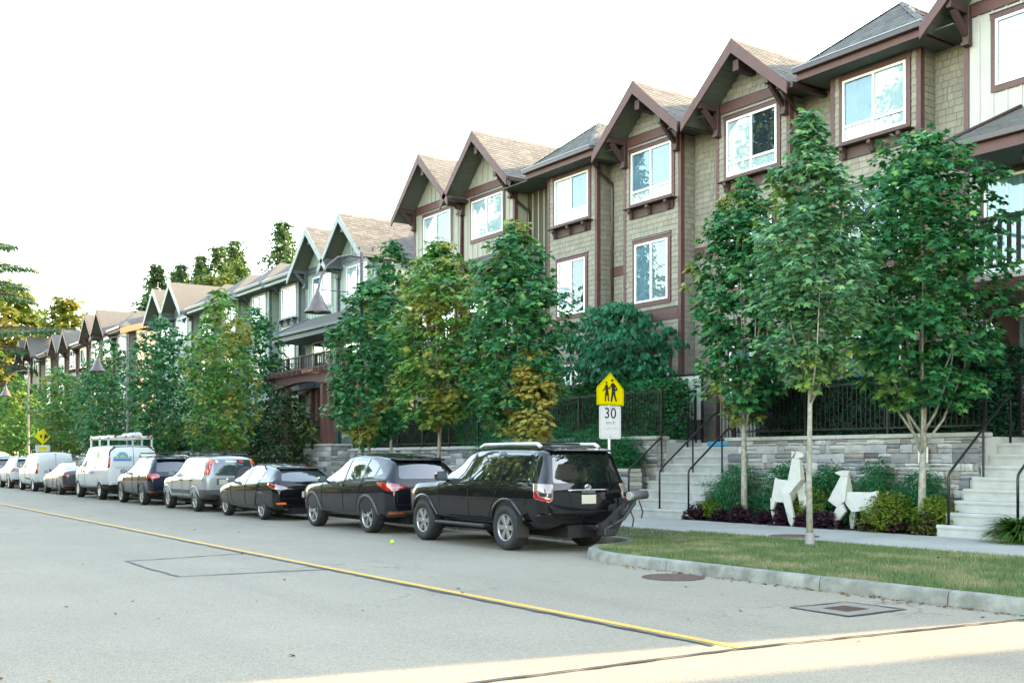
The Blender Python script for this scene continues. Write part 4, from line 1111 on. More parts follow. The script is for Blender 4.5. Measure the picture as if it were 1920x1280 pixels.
class Car:
    def __init__(s, name, label, paint, S, x=None, y=0.0, cat='car', group='vehicles parked along the kerb'):
        s.S = S; s.paint = paint
        s.o = thing(name, label, cat, (x if x is not None else 10.24 + S['half'], y, 0.0), group, False)
        s._body()
    def _body(s):
        S = s.S
        ys = sorted(set([p[0] for p in S['top']] + [p[0] for p in S['width']] + S.get('extra', [])))
        I = lambda key, y: float(np.interp(y, [p[0] for p in S[key]], [p[1] for p in S[key]]))
        mb = MB(); rings = []
        for y in ys:
            zt, zb, w, wr, z0 = I('top', y), I('belt', y), I('width', y), I('roofw', y), I('bot', y)
            zbb = min(zb, zt - 0.05); k = max(0.0, min(1.0, (zt - zb) / 0.42))
            zm = z0 + (zbb - z0) * 0.55
            q = [(0, z0), (w * 0.86, z0), (w * 0.965, z0 + (zbb - z0) * 0.13), (w, zm), (w * 0.985, z0 + (zbb - z0) * 0.86), (w * (0.955 if k > 0.2 else 0.93), zbb)]
            hood5, hood6 = (w * 0.86, zt - 0.025), (w * 0.6, zt - 0.004)
            cab5, cab6 = (wr + 0.035, zt - 0.10), (wr - 0.09, zt - 0.022)
            q.append(tuple(hood5[i] + (cab5[i] - hood5[i]) * k for i in (0, 1))); q.append(tuple(hood6[i] + (cab6[i] - hood6[i]) * k for i in (0, 1)))
            q.append((0, zt + 0.012))
            ring = q + [(-a, b) for a, b in q[-2:0:-1]]
            rings.append(len(mb.v)); mb.v += [(a, y, b) for a, b in ring]; n = len(ring)
        for a, b in zip(rings, rings[1:]):
            for i in range(n): mb.f.append((a + i, a + (i + 1) % n, b + (i + 1) % n, b + i))
        h = n // 2
        for r0, flip in ((rings[0], 1), (rings[-1], 0)):
            for i in range(h):
                a, b, c, d = r0 + i, r0 + i + 1, r0 + (n - i - 1) % n, r0 + (n - i) % n
                f = (a, b, c) if c == b else (a, b, c, d) if d != a else (a, b, c)
                mb.f.append(f if flip else f[::-1])
        me = mb.mesh('body', s.paint, smooth=True)
        ca = me.attributes.new('crease_edge', 'FLOAT', 'EDGE'); cr = S.get('crease', 0.35)
        vals = [0.0] * len(me.edges)
        for e in me.edges:                                   # sharper shoulder, belt and roof edges
            a, b = e.vertices
            if a % n == b % n and (a % n) in (4, 5, 6, n - 6, n - 5, n - 4): vals[e.index] = cr
        ca.data.foreach_set('value', vals)
        o = bpy.data.objects.new('tmp', me); COL.objects.link(o)
        sub = o.modifiers.new('s', 'SUBSURF'); sub.levels = sub.render_levels = 2
        cut = MB()
        r = S['tyre'] + S.get('gap', 0.055)
        for yy in (0.0, S['wb']):
            for sg in (-1, 1):
                prof = [(r, 0), (r, 0.34)] ; xo = sg * (S['half'] + 0.06)
                ring = MB().lathe([(r, -0.40 * sg), (r, 0.12 * sg)], 36, (sg * (S['half'] - 0.0), yy, S['tyre']), 'x')
                cut.add(ring.v, ring.f)
        cm = cut.mesh('cut', 'seam_dark', smooth=True); co = bpy.data.objects.new('cut', cm); COL.objects.link(co)
        bo = o.modifiers.new('b', 'BOOLEAN'); bo.object = co; bo.operation = 'DIFFERENCE'; bo.solver = 'MANIFOLD'
        try: bo.material_mode = 'TRANSFER'
        except Exception: pass
        dg = bpy.context.evaluated_depsgraph_get()
        bo.show_viewport = False; dg.update()
        m0 = bpy.data.meshes.new_from_object(o.evaluated_get(dg))
        s.bvh = BVHTree.FromPolygons([v.co.copy() for v in m0.vertices], [tuple(p.vertices) for p in m0.polygons])
        bo.show_viewport = True; dg = bpy.context.evaluated_depsgraph_get(); dg.update()
        m1 = bpy.data.meshes.new_from_object(o.evaluated_get(dg))
        if len(m1.polygons) < 500:
            bo.solver = 'EXACT'; dg = bpy.context.evaluated_depsgraph_get(); dg.update(); m1 = bpy.data.meshes.new_from_object(o.evaluated_get(dg))
        if len(m1.polygons) < 500: m1 = m0
        bm = bmesh.new(); bm.from_mesh(m1)
        for f in bm.faces: f.smooth = True
        for e in bm.edges:
            if len(e.link_faces) == 2 and e.calc_face_angle(0) > 0.7: e.smooth = False
        bm.to_mesh(m1); bm.free(); m1.name = 'body'
        bpy.data.objects.remove(o); bpy.data.objects.remove(co)
        s.body = link('body', m1, s.o)
    # ---- things laid on the body surface
    def _hit(s, org, d):
        h = s.bvh.ray_cast(org, d)
        return (h[0], h[1]) if h[0] is not None else (None, None)
    def frame(s, side, alpha=48):
        S = s.S
        if side == 'L': return Vector((-3, 0, 0)), Vector((0, 1, 0)), Vector((1, 0, 0))
        if side == 'R': return Vector((3, 0, 0)), Vector((0, 1, 0)), Vector((-1, 0, 0))
        if side == 'B': return Vector((0, -4, 0)), Vector((1, 0, 0)), Vector((0, 1, 0))
        if side == 'F': return Vector((0, 8, 0)), Vector((1, 0, 0)), Vector((0, -1, 0))
        a = rad(alpha); sg = 1 if side == 'DL' else -1                       # rear corners
        d = Vector((sg * math.cos(a), math.sin(a), 0)); u = Vector((sg * math.sin(a), -math.cos(a), 0))
        c = Vector((-sg * (S['half'] - 0.02), -S['ro'] + 0.02, 0))
        return c - d * 4, u, d
    def patch(s, side, poly, m, name='pane', off=0.004, r=0.04, parent=None, step=0.07, thick=0.012, alpha=48):
        c, u, d = s.frame(side, alpha)
        P = rounded([(a, b) for a, b in poly], r) if r else [Vector(p) for p in poly]
        B = []
        for i, p in enumerate(P):
            q = P[(i + 1) % len(P)]; k = max(1, int((q - p).length / step)); B += [p.lerp(q, t / k) for t in range(k)]
        n = len(B); xs = np.array([p.x for p in B]); zs = np.array([p.y for p in B])
        gx, gz = np.meshgrid(np.arange(xs.min() + step / 2, xs.max(), step), np.arange(zs.min() + step / 2, zs.max(), step))
        gx, gz = gx.ravel(), gz.ravel()
        pts = list(B)
        if len(gx):
            k = inside([(p.x, p.y) for p in B], gx, gz)
            for a, b in zip(gx[k], gz[k]):
                if np.min((xs - a) ** 2 + (zs - b) ** 2) > (step * 0.4) ** 2: pts.append(Vector((a, b)))
        vo, ed, fo = delaunay_2d_cdt(pts, [(i, (i + 1) % n) for i in range(n)], [], 1, 1e-6)[:3]
        mb = MB(); ok = []
        for p in vo:
            h, nn = s._hit(c + u * p.x + Vector((0, 0, p.y)), d)
            if h is None: ok.append(None); mb.v.append((0, 0, 0)); continue
            if nn.dot(d) > 0: nn = -nn
            h = h + nn * off; ok.append(1); mb.v.append(tuple(h))
        mb.f = [tuple(f) for f in fo if all(ok[i] for i in f)]
        # skirt back to the body
        cnt = {}
        for f in mb.f:
            for i in range(len(f)):
                e = (f[i], f[(i + 1) % len(f)]); k = tuple(sorted(e)); cnt[k] = None if k in cnt else e
        for k, e in list(cnt.items()):
            if e is None: continue
            a, b = Vector(mb.v[e[0]]), Vector(mb.v[e[1]]); j = len(mb.v)
            mb.v += [tuple(a + d * thick), tuple(b + d * thick)]; mb.f.append((e[1], e[0], j, j + 1))
        return mb.build(name, m, parent or s.o, auto=0.8)
    def both(s, poly, m, name='side_window', **k):
        return [s.patch(q, poly, m, name, **k) for q in ('L', 'R')]
    def strip(s, side, pts, w, m='seam_dark', name='panel_seam', off=0.002, closed=False, tube=False, alpha=48, parent=None):
        c, u, d = s.frame(side, alpha); P = []
        pts = [Vector(p) for p in pts]
        if closed: pts = pts + [pts[0]]
        for a, b in zip(pts, pts[1:]):
            k = max(1, int((b - a).length / 0.06)); P += [a.lerp(b, t / k) for t in range(k)]
        P.append(pts[-1]); H = []
        for p in P:
            h, nn = s._hit(c + u * p.x + Vector((0, 0, p.y)), d)
            if h is None: continue
            if nn.dot(d) > 0: nn = -nn
            H.append(h + nn * off)
        if len(H) < 2: return None
        return MB().tube(H, w, 6).build(name, m, parent or s.body, smooth=True)
    def arch(s, r, w, m='car_black_plastic', a0=-0.35, a1=None, name='wheel_arch_trim'):
        S = s.S; a1 = PI - a0 if a1 is None else a1
        for yy in (0.0, S['wb']):
            for side in 'LR':
                s.strip(side, [(yy + r * math.cos(a0 + (a1 - a0) * i / 24), S['tyre'] + r * math.sin(a0 + (a1 - a0) * i / 24)) for i in range(25) if S['tyre'] + r * math.sin(a0 + (a1 - a0) * i / 24) > S['zs'] + 0.02], w, m, name, 0.0, parent=s.o)
    def wheels(s, style, rim, width=0.23, mrim='alloy'):
        S = s.S; R = S['tyre']; meshes = None
        for yy in (0.0, S['wb']):
            for sg in (-1, 1):
                xo = sg * (S['half'] - S.get('tuck', 0.035))
                w = thing('wheel', None, None, (0, 0, 0), None, False); w.parent = s.o; w.location = (xo, yy, R)
                if sg > 0: w.rotation_euler = (0, 0, PI)
                if meshes is None:
                    t = MB().lathe([(rim, 0.02), (rim + 0.012, 0.0), (R - 0.055, -0.014), (R - 0.02, 0.004), (R - 0.003, 0.03), (R, width / 2), (R - 0.003, width - 0.03), (R - 0.02, width), (rim, width)], 40, axis='x', caps=False).mesh('tyre', 'tyre', smooth=True)
                    b = MB().lathe([(rim + 0.002, 0.004), (rim - 0.012, 0.002), (rim - 0.022, 0.03), (rim - 0.03, 0.16)], 36, axis='x', caps=False).mesh('rim', mrim, smooth=True)
                    dk = MB().lathe([(0, 0.13), (rim - 0.028, 0.13)], 24, axis='x').mesh('brake', 'alloy_dark')
                    sp = MB(); n = style['n']; hub = rim * 0.2
                    for i in range(n):
                        a = 2 * PI * i / n
                        for da in style.get('split', (0.0,)):
                            for sw0, sw1 in ((style['w0'], style['w1']),):
                                c0, s0 = math.cos(a), math.sin(a); a2 = a + da; c1, s1 = math.cos(a2), math.sin(a2)
                                r0, r1 = hub * 0.7, rim - 0.012
                                t0, t1 = Vector((0, -s0, c0)), Vector((0, -s1, c1))
                                p0, p1 = Vector((0, c0, s0)) * r0, Vector((0, c1, s1)) * r1
                                fr = [p0 - t0 * sw0, p1 - t1 * sw1, p1 + t1 * sw1, p0 + t0 * sw0]
                                xs0, xs1 = 0.022, 0.012
                                sp.hexa([(xs0, fr[0].y, fr[0].z), (xs1, fr[1].y, fr[1].z), (xs1, fr[2].y, fr[2].z), (xs0, fr[3].y, fr[3].z)],
                                        [(0.07, fr[0].y * 1, fr[0].z), (0.05, fr[1].y, fr[1].z), (0.05, fr[2].y, fr[2].z), (0.07, fr[3].y, fr[3].z)])
                    sp.lathe([(0, 0.012), (hub * 0.5, 0.012), (hub * 0.6, 0.02), (hub, 0.024), (hub, 0.07)], 16, axis='x')
                    spm = sp.mesh('spokes', mrim, bevel=0.003)
                    meshes = (('tyre', t), ('rim', b), ('brake_disc', dk), ('spokes', spm))
                for nm, me in meshes:
                    o = bpy.data.objects.new(nm, me); COL.objects.link(o); o.parent = w
    def mirror(s, y, z, m, w=0.2, h=0.15):
        S = s.S; wd = float(np.interp(y, [p[0] for p in S['width']], [p[1] for p in S['width']]))
        for sg in (-1, 1):
            b = MB(); x0 = sg * (wd * 0.93); x1 = sg * (wd * 0.93 + w + 0.03)
            prof = [(-0.5, -0.5), (-0.42, 0.35), (-0.2, 0.5), (0.4, 0.45), (0.5, 0.2), (0.5, -0.4), (0.35, -0.5)]
            mid = [(x1 - sg * w + sg * p[0] * 0 + sg * (p[0] + 0.5) * w, p[1] * h) for p in prof]
            b.add([(a, y - 0.05, z + c) for a, c in mid] + [(a * 0.985, y + 0.09, z + c * 0.7) for a, c in mid],
                  [tuple(range(7)), tuple(range(13, 6, -1))] + [(i, (i + 1) % 7, 7 + (i + 1) % 7, 7 + i) for i in range(7)])
            mo = b.build('wing_mirror', m, s.o, bevel=0.015)
            g = MB(); g.add([(a * 0.998 , y - 0.053, z + c * 0.82) for a, c in mid], [tuple(range(7))]); g.build('mirror_glass', 'car_glass_clear', mo)
            MB().box(min(x0, x1 - sg * w * 0.9) , max(x0, x1 - sg * w * 0.9), y - 0.02, y + 0.06, z - h * 0.45, z - h * 0.15).build('mirror_stalk', 'car_black_plastic', mo)
    def handles(s, ys, z, m):
        for y, zz in zip(ys, z if isinstance(z, (list, tuple)) else [z] * len(ys)):
            for side in 'LR': s.patch(side, [(y - 0.1, zz - 0.018), (y + 0.1, zz - 0.014), (y + 0.1, zz + 0.02), (y - 0.1, zz + 0.022)], m, 'door_handle', 0.03, 0.015, step=0.05, thick=0.03)
    def doors(s, lines):
        for L in lines:
            for side in 'LR': s.strip(side, L, 0.0065)
    def railsx(s, x, y0, y1, z, r=0.02, m='rail_silver', lift=0.06, thick=None):
        for sg in (-1, 1):
            pts = [(sg * x, y0 - 0.1, z - lift), (sg * x, y0, z), (sg * x, (y0 + y1) / 2, z + 0.008), (sg * x, y1, z), (sg * x, y1 + 0.12, z - lift)]
            MB().tube(pts, [r * 1.3, r * 1.15, r, r * 1.1, r * 1.2], 8).build('roof_rail', m, s.o, smooth=True)
    def plate(s, z, y=None, w=0.3, h=0.15, x=0.0):
        h0, n0 = s._hit(Vector((x, -4, z)), Vector((0, 1, 0)))
        yy = h0.y - 0.012
        MB().box(x - w / 2, x + w / 2, yy - 0.006, yy + 0.02, z - h / 2, z + h / 2).build('number_plate', 'plate', s.o, bevel=0.003)
    def spoiler(s, y, z, w, m, d=0.16, drop=0.05):
        b = MB(); b.add([(-w, y + 0.12, z + 0.0), (w, y + 0.12, z + 0.0), (w * 0.94, y - d, z - drop), (-w * 0.94, y - d, z - drop), (-w, y + 0.12, z - 0.06), (w, y + 0.12, z - 0.06), (w * 0.94, y - d, z - drop - 0.035), (-w * 0.94, y - d, z - drop - 0.035)],
                        [(0, 1, 2, 3), (7, 6, 5, 4), (3, 2, 6, 7), (0, 3, 7, 4), (1, 5, 6, 2), (0, 4, 5, 1)])
        return b.build('roof_spoiler', m, s.o, bevel=0.012)
    def lettering(s, side, txt, a, z, size, m, name='lettering', space=1.0):
        c, u, d = s.frame(side); h, nn = s._hit(c + u * a + Vector((0, 0, z)), d)
        me = text_mesh(txt, size, m, 0.001, space=space); o = link(name, me, s.o)
        if nn.dot(d) > 0: nn = -nn
        ux = u if side != 'L' else -u
        ux = Vector((1, 0, 0)) if side == 'B' else Vector((0, -1, 0)) if side == 'L' else Vector((0, 1, 0))
        ux = (ux - nn * ux.dot(nn)).normalized(); uy = nn.cross(ux)
        o.matrix_local = Matrix(((ux.x, uy.x, nn.x, h.x + nn.x * 0.006), (ux.y, uy.y, nn.y, h.y + nn.y * 0.006), (ux.z, uy.z, nn.z, h.z + nn.z * 0.006), (0, 0, 0, 1)))
        return o

def spec(half, wb, ro, fo, tyre, zs, top, belt, roof, wtail=0.9, extra=(), gap=0.055, bot=None, tuck=0.035):
    L0, L1 = -ro, wb + fo
    width = [(L0 - 0.012, half * wtail * 0.93), (L0 + 0.03, half * wtail), (L0 + 0.22, half * 0.975), (0.25, half), (wb - 0.4, half), (wb + 0.3, half * 0.985), (L1 - 0.25, half * 0.90), (L1, half * 0.72)]
    return dict(half=half, wb=wb, ro=ro, fo=fo, tyre=tyre, zs=zs, top=top, belt=belt, roofw=roof, width=width, extra=list(extra), gap=gap, tuck=tuck,
                bot=bot or [(L0, zs + 0.16), (L0 + 0.35, zs + 0.02), (0.5, zs), (wb - 0.5, zs), (L1 - 0.3, zs), (L1, zs + 0.1)])
# --- large black sport utility vehicle
S = spec(0.945, 2.79, 1.08, 0.92, 0.385, 0.40,
         [(-1.092, 1.00), (-1.07, 1.06), (-1.02, 1.20), (-0.90, 1.62), (-0.86, 1.70), (-0.74, 1.752), (-0.3, 1.775), (0.8, 1.785), (1.3, 1.76), (1.5, 1.68), (2.28, 1.20), (2.36, 1.17), (3.2, 1.12), (3.56, 1.04), (3.68, 0.90), (3.71, 0.7)],
         [(-1.1, 1.15), (-0.5, 1.16), (1.0, 1.155), (2.3, 1.14), (3.7, 1.1)], [(-1.1, 0.70), (-0.9, 0.70), (1.0, 0.70), (1.6, 0.67), (2.3, 0.66)], 0.93, extra=[-1.0, -0.6, 0.25, 1.75, 2.0], gap=0.07, tuck=0.0)
S['crease'] = 0.6
c = Car('sport_utility_vehicle', 'large black off-road SUV with silver roof rails and folded bike rack, nearest the kerb nose', 'paint_black', S, y=14.95)
c.both([(1.22, 1.19), (2.12, 1.20), (1.52, 1.64), (1.25, 1.67)], 'car_glass')
c.both([(0.28, 1.19), (1.14, 1.19), (1.17, 1.67), (0.40, 1.68)], 'car_glass')
c.both([(-0.74, 1.20), (0.20, 1.19), (0.31, 1.68), (-0.66, 1.68)], 'car_glass', r=0.08)
c.patch('B', [(-0.70, 1.15), (0.70, 1.15), (0.60, 1.64), (-0.60, 1.64)], 'car_glass', 'rear_window', r=0.06)
c.patch('F', [(-0.72, 1.24), (0.72, 1.24), (0.60, 1.66), (-0.60, 1.66)], 'car_glass', 'windscreen', r=0.06)
c.spoiler(-0.80, 1.735, 0.64, 'paint_black', 0.16, 0.03)
for sd in ('DL', 'DR'):
    c.patch(sd, [(-0.16, 0.90), (0.10, 0.84), (0.15, 0.88), (0.15, 1.13), (-0.18, 1.15)], 'lamp_clear', 'tail_lamp', 0.012, 0.03)
    c.patch(sd, [(-0.14, 0.91), (0.10, 0.85), (0.14, 0.88), (0.14, 0.90), (0.08, 0.89), (-0.08, 0.94), (-0.12, 1.02), (-0.155, 1.02)], 'lamp_red', 'tail_lamp_red', 0.02, 0.01)
    c.patch(sd, [(-0.05, 0.94), (0.10, 0.91), (0.13, 0.92), (0.13, 0.99), (-0.07, 1.0)], 'alloy_dark', 'tail_lamp_inner', 0.017, 0.01)
c.patch('B', [(-0.9, 0.44), (0.9, 0.44), (0.88, 0.66), (-0.88, 0.66)], 'paint_black', 'rear_bumper', 0.06, 0.05, thick=0.07)
c.patch('B', [(-0.36, 0.80), (0.36, 0.80), (0.42, 1.0), (-0.42, 1.0)], 'paint_black', 'tailgate_recess', 0.006, 0.03)
c.strip('B', [(-0.42, 1.03), (0.42, 1.03)], 0.014, 'chrome', 'tailgate_garnish', 0.008, parent=c.o)
c.strip('B', [(-0.74, 0.68), (0.74, 0.68)], 0.006); c.strip('B', [(-0.74, 0.68), (-0.76, 1.12)], 0.005); c.strip('B', [(0.74, 0.68), (0.76, 1.12)], 0.005)
c.plate(0.88)
h0, _ = c._hit(Vector((0, -4, 1.085)), Vector((0, 1, 0)))
em = MB(); em.tube([(0.062 * math.cos(a * PI / 8), h0.y - 0.012, 1.085 + 0.042 * math.sin(a * PI / 8)) for a in range(17)], 0.006, 6)
em.tube([(0.024 * math.cos(a * PI / 8), h0.y - 0.012, 1.085 + 0.038 * math.sin(a * PI / 8)) for a in range(17)], 0.005, 6)
em.tube([(0.042 * math.cos(a * PI / 8), h0.y - 0.012, 1.103 + 0.016 * math.sin(a * PI / 8)) for a in range(17)], 0.005, 6); em.build('emblem', 'chrome', c.o, smooth=True)
c.lettering('B', '4RUNNER', 0.0, 1.0, 0.055, 'chrome', 'model_badge', 1.25)
c.arch(0.475, 0.038, 'paint_black', -0.35); c.handles((1.28, 0.36), (1.055, 1.06), 'paint_black')
c.doors([[(1.19, 1.66), (1.19, 0.52)], [(0.24, 1.66), (0.20, 1.15), (0.36, 0.86), (0.52, 0.62), (0.56, 0.50)], [(2.24, 1.15), (2.18, 0.55), (2.1, 0.48)], [(2.1, 0.50), (0.58, 0.50)], [(2.8, 1.10), (2.3, 1.13)]])
c.both([(-0.55, 0.78), (-0.40, 0.78), (-0.40, 0.96), (-0.55, 0.96)], 'paint_black', 'fuel_flap', off=0.006, r=0.03)
c.railsx(0.62, -0.5, 1.1, 1.80, 0.03, lift=0.05)
for yy in (-0.1, 0.75): MB().tube([(-0.6, yy, 1.81), (0.6, yy, 1.81)], 0.018, 8).build('cross_bar', 'car_black_plastic', c.o)
for sg in (-1, 1):
    MB().box(sg * 0.96 - 0.09, sg * 0.96 + 0.09, 0.52, 2.18, 0.36, 0.42).build('side_step', 'car_black_plastic', c.o, bevel=0.02)
    MB().box(sg * 0.90 - 0.12, sg * 0.90 + 0.12, -0.47, -0.445, 0.24, 0.62).build('mud_flap', 'car_black_plastic', c.o)
c.wheels(dict(n=6, w0=0.03, w1=0.05), 0.228, 0.26); c.mirror(1.98, 1.24, 'paint_black', 0.22, 0.19)
MB().box(-0.35, 0.35, -0.98, 3.3, 0.24, 0.45).build('underbody', 'seam_dark', c.o)
MB().tube([(0.0, -0.8, 0.42), (0.0, -1.3, 0.42)], 0.035, 8).build('tow_hitch', 'car_black_plastic', c.o)
rk = MB(); rk.tube([(0.0, -1.28, 0.42), (0.28, -1.34, 0.50), (0.52, -1.38, 0.66), (0.78, -1.42, 0.93)], 0.045, 8); rk.tube([(0.20, -1.24, 0.46), (0.44, -1.3, 0.62), (0.72, -1.3, 0.9)], 0.03, 8)
rk.tube([(0.1, -1.42, 0.40), (0.42, -1.5, 0.56), (0.66, -1.5, 0.82)], 0.028, 8)
for k in range(3): rk.box(0.20 + k * 0.2, 0.30 + k * 0.2, -1.48, -1.22, 0.46 + k * 0.16, 0.53 + k * 0.16)
rk.prism([(0.02, 0.30), (0.34, 0.30), (0.62, 0.72), (0.50, 0.78), (0.16, 0.52), (0.02, 0.48)], -1.40, -1.30, 'y')
for k in range(2): rk.tube([(0.55 + k * 0.2, -1.5, 0.72 + k * 0.14), (0.6 + k * 0.2, -1.54, 0.55 + k * 0.12), (0.58 + k * 0.2, -1.53, 0.42 + k * 0.14)], 0.014, 6)
rack = rk.build('bike_rack', 'car_black_plastic', c.o, auto=0.7)
MB().tube([(0.62, -1.42, 0.93), (0.98, -1.42, 0.95)], 0.075, 14).build('rack_arm', 'car_grey_plastic', rack, smooth=True)
MB().lathe([(0, 0), (0.072, 0), (0.076, 0.05)], 14, (0.60, -1.42, 0.93), 'x').build('arm_cap', 'rail_silver', rack)
MB().box(0.05, 0.3, -1.46, -1.22, 0.28, 0.42).build('rack_cradle', 'car_black_plastic', rack, bevel=0.02)

# --- dark blue-black crossover with full red tail lamps
S = spec(0.94, 2.70, 1.03, 0.92, 0.36, 0.30,
         [(-1.042, 0.95), (-1.02, 1.02), (-0.96, 1.13), (-0.72, 1.47), (-0.64, 1.55), (-0.45, 1.605), (0.2, 1.66), (0.9, 1.675), (1.3, 1.64), (1.55, 1.56), (2.3, 1.17), (2.45, 1.12), (3.1, 1.04), (3.45, 0.92), (3.58, 0.78), (3.62, 0.6)],
         [(-1.05, 1.15), (-0.6, 1.14), (0.4, 1.08), (2.3, 1.0), (3.6, 0.9)], [(-1.05, 0.60), (-0.6, 0.60), (1.0, 0.64), (1.6, 0.62), (2.3, 0.62)], 0.90, extra=[-0.3, 0.5, 1.9, 2.1])
c = Car('crossover', 'glossy blue-black crossover with large red tail lamps behind the off-road SUV', 'paint_night', S, y=20.12)
c.both([(1.12, 1.09), (2.18, 1.05), (1.95, 1.22), (1.5, 1.50), (1.15, 1.57)], 'car_glass')
c.both([(0.30, 1.14), (1.05, 1.09), (1.08, 1.575), (0.30, 1.56)], 'car_glass'); c.both([(-0.22, 1.19), (0.25, 1.14), (0.25, 1.555), (-0.02, 1.50), (-0.24, 1.40)], 'car_glass')
c.both([(-0.56, 1.24), (-0.30, 1.20), (-0.30, 1.37)], 'car_glass', off=0.003, r=0.02)
c.patch('B', [(-0.66, 1.14), (0.66, 1.14), (0.52, 1.50), (-0.52, 1.50)], 'car_glass', 'rear_window', r=0.08)
c.patch('F', [(-0.72, 1.20), (0.72, 1.20), (0.57, 1.58), (-0.57, 1.58)], 'car_glass', 'windscreen', r=0.06)
c.spoiler(-0.56, 1.585, 0.59, 'paint_night', 0.2, 0.04)
for sd in ('DL', 'DR'):
    c.patch(sd, [(-0.34, 1.03), (-0.1, 0.90), (0.10, 0.90), (0.30, 0.97), (0.30, 1.0), (0.05, 1.05), (-0.36, 1.08)], 'lamp_red', 'tail_lamp', 0.012, 0.03)
    c.patch(sd, [(0.05, 0.94), (0.24, 0.97), (0.24, 0.99), (0.05, 0.99)], 'lamp_clear', 'reverse_lamp', 0.018, 0.01)
    c.patch(sd, [(-0.06, 0.42), (0.22, 0.42), (0.24, 0.48), (-0.06, 0.47)], 'lamp_orange', 'reflector', 0.01, 0.01)
c.both([(-0.46, 0.31), (3.3, 0.31), (3.3, 0.43), (-0.46, 0.43)], 'car_grey_plastic', 'sill_cladding', off=0.006, r=0.02)
c.patch('B', [(-0.85, 0.36), (0.85, 0.36), (0.84, 0.5), (-0.84, 0.5)], 'car_grey_plastic', 'bumper_cladding', 0.008, 0.03)
c.arch(0.425, 0.032, 'car_grey_plastic'); c.handles((1.2, 0.36), (0.98, 1.0), 'paint_night')
c.doors([[(1.10, 1.56), (1.12, 0.46)], [(0.27, 1.54), (0.22, 1.1), (0.42, 0.72), (0.50, 0.46)], [(2.2, 1.04), (2.2, 0.6), (2.1, 0.46)], [(2.1, 0.46), (0.5, 0.46)], [(3.1, 0.96), (2.25, 1.02)]])
c.strip('B', [(-0.74, 0.62), (0.74, 0.62)], 0.005); c.strip('B', [(-0.74, 0.62), (-0.76, 0.9)], 0.005); c.lettering('B', 'HYUNDAI', -0.42, 0.86, 0.045, 'chrome', 'badge', 1.1)
c.plate(0.74); c.railsx(0.6, -0.2, 1.05, 1.665, 0.014, 'car_black_plastic', 0.04)
c.wheels(dict(n=5, w0=0.022, w1=0.018, split=(-0.16, 0.16)), 0.245, 0.24); c.mirror(1.98, 1.10, 'paint_night', 0.2, 0.15)
MB().tube([(0.15, -0.35, 1.62), (0.15, -0.43, 1.80)], [0.008, 0.003], 6).build('aerial', 'car_black_plastic', c.o)
MB().box(-0.4, 0.4, -0.9, 3.2, 0.2, 0.4).build('underbody', 'seam_dark', c.o)

# --- black hatchback
S = spec(0.88, 2.64, 0.95, 0.90, 0.32, 0.22,
         [(-0.962, 0.78), (-0.94, 0.86), (-0.86, 1.0), (-0.50, 1.28), (-0.42, 1.335), (-0.25, 1.375), (0.4, 1.44), (0.9, 1.455), (1.25, 1.43), (1.5, 1.36), (2.3, 1.02), (2.5, 0.96), (3.1, 0.86), (3.4, 0.74), (3.52, 0.62), (3.55, 0.48)],
         [(-0.97, 1.0), (-0.5, 1.0), (0.5, 0.96), (2.3, 0.90), (3.5, 0.75)], [(-0.97, 0.56), (-0.5, 0.55), (1.0, 0.58), (1.6, 0.58), (2.3, 0.60)], 0.90, extra=[-0.7, 0.1, 1.9, 2.1])
c = Car('hatchback', 'low black hatchback with pale red and white tail lamps', 'paint_black', S, y=26.0)
c.both([(1.08, 0.99), (2.15, 0.95), (1.6, 1.27), (1.35, 1.35), (1.12, 1.37)], 'car_glass_clear'); c.both([(0.08, 1.02), (1.0, 0.99), (1.04, 1.37), (0.45, 1.35), (0.15, 1.25)], 'car_glass_clear'); c.both([(-0.22, 1.06), (0.02, 1.03), (0.06, 1.2)], 'car_glass', r=0.02)
c.patch('B', [(-0.64, 1.0), (0, 0.96), (0.64, 1.0), (0.48, 1.27), (-0.48, 1.27)], 'car_glass_clear', 'rear_window', r=0.07)
c.patch('F', [(-0.68, 1.03), (0.68, 1.03), (0.54, 1.38), (-0.54, 1.38)], 'car_glass', 'windscreen', r=0.06)
c.spoiler(-0.36, 1.36, 0.54, 'paint_black', 0.2, 0.04)
for sd in ('DL', 'DR'):
    c.patch(sd, [(-0.30, 0.88), (-0.1, 0.80), (0.16, 0.78), (0.28, 0.82), (0.1, 0.89), (-0.30, 0.96)], 'lamp_clear', 'tail_lamp', 0.012, 0.03)
    c.patch(sd, [(-0.28, 0.89), (-0.06, 0.82), (0.0, 0.86), (-0.05, 0.90), (-0.28, 0.945)], 'lamp_red', 'tail_lamp_red', 0.018, 0.02)
    c.patch(sd, [(0.0, 0.42), (0.24, 0.42), (0.22, 0.47), (0.0, 0.46)], 'lamp_orange', 'reflector', 0.01, 0.01)
c.arch(0.375, 0.012, 'paint_black'); c.handles((1.2, 0.3), (0.84, 0.87), 'paint_black')
c.doors([[(1.06, 1.36), (1.08, 0.36)], [(0.1, 1.2), (0.18, 0.95), (0.32, 0.6), (0.45, 0.36)], [(2.15, 0.93), (2.1, 0.5), (2.0, 0.36)], [(2.0, 0.36), (0.45, 0.36)]])
for side in 'LR': c.strip(side, [(1.95, 1.06), (1.6, 1.29), (1.3, 1.385), (1.06, 1.40)], 0.014, 'car_black_plastic', 'rain_visor', 0.012, parent=c.o); c.strip(side, [(1.0, 1.405), (0.5, 1.385), (0.2, 1.29)], 0.014, 'car_black_plastic', 'rain_visor', 0.012, parent=c.o)
c.strip('B', [(-0.7, 0.56), (0.7, 0.56)], 0.005); c.plate(0.66); c.lettering('B', 'mazda3', -0.42, 0.72, 0.05, 'chrome', 'badge')
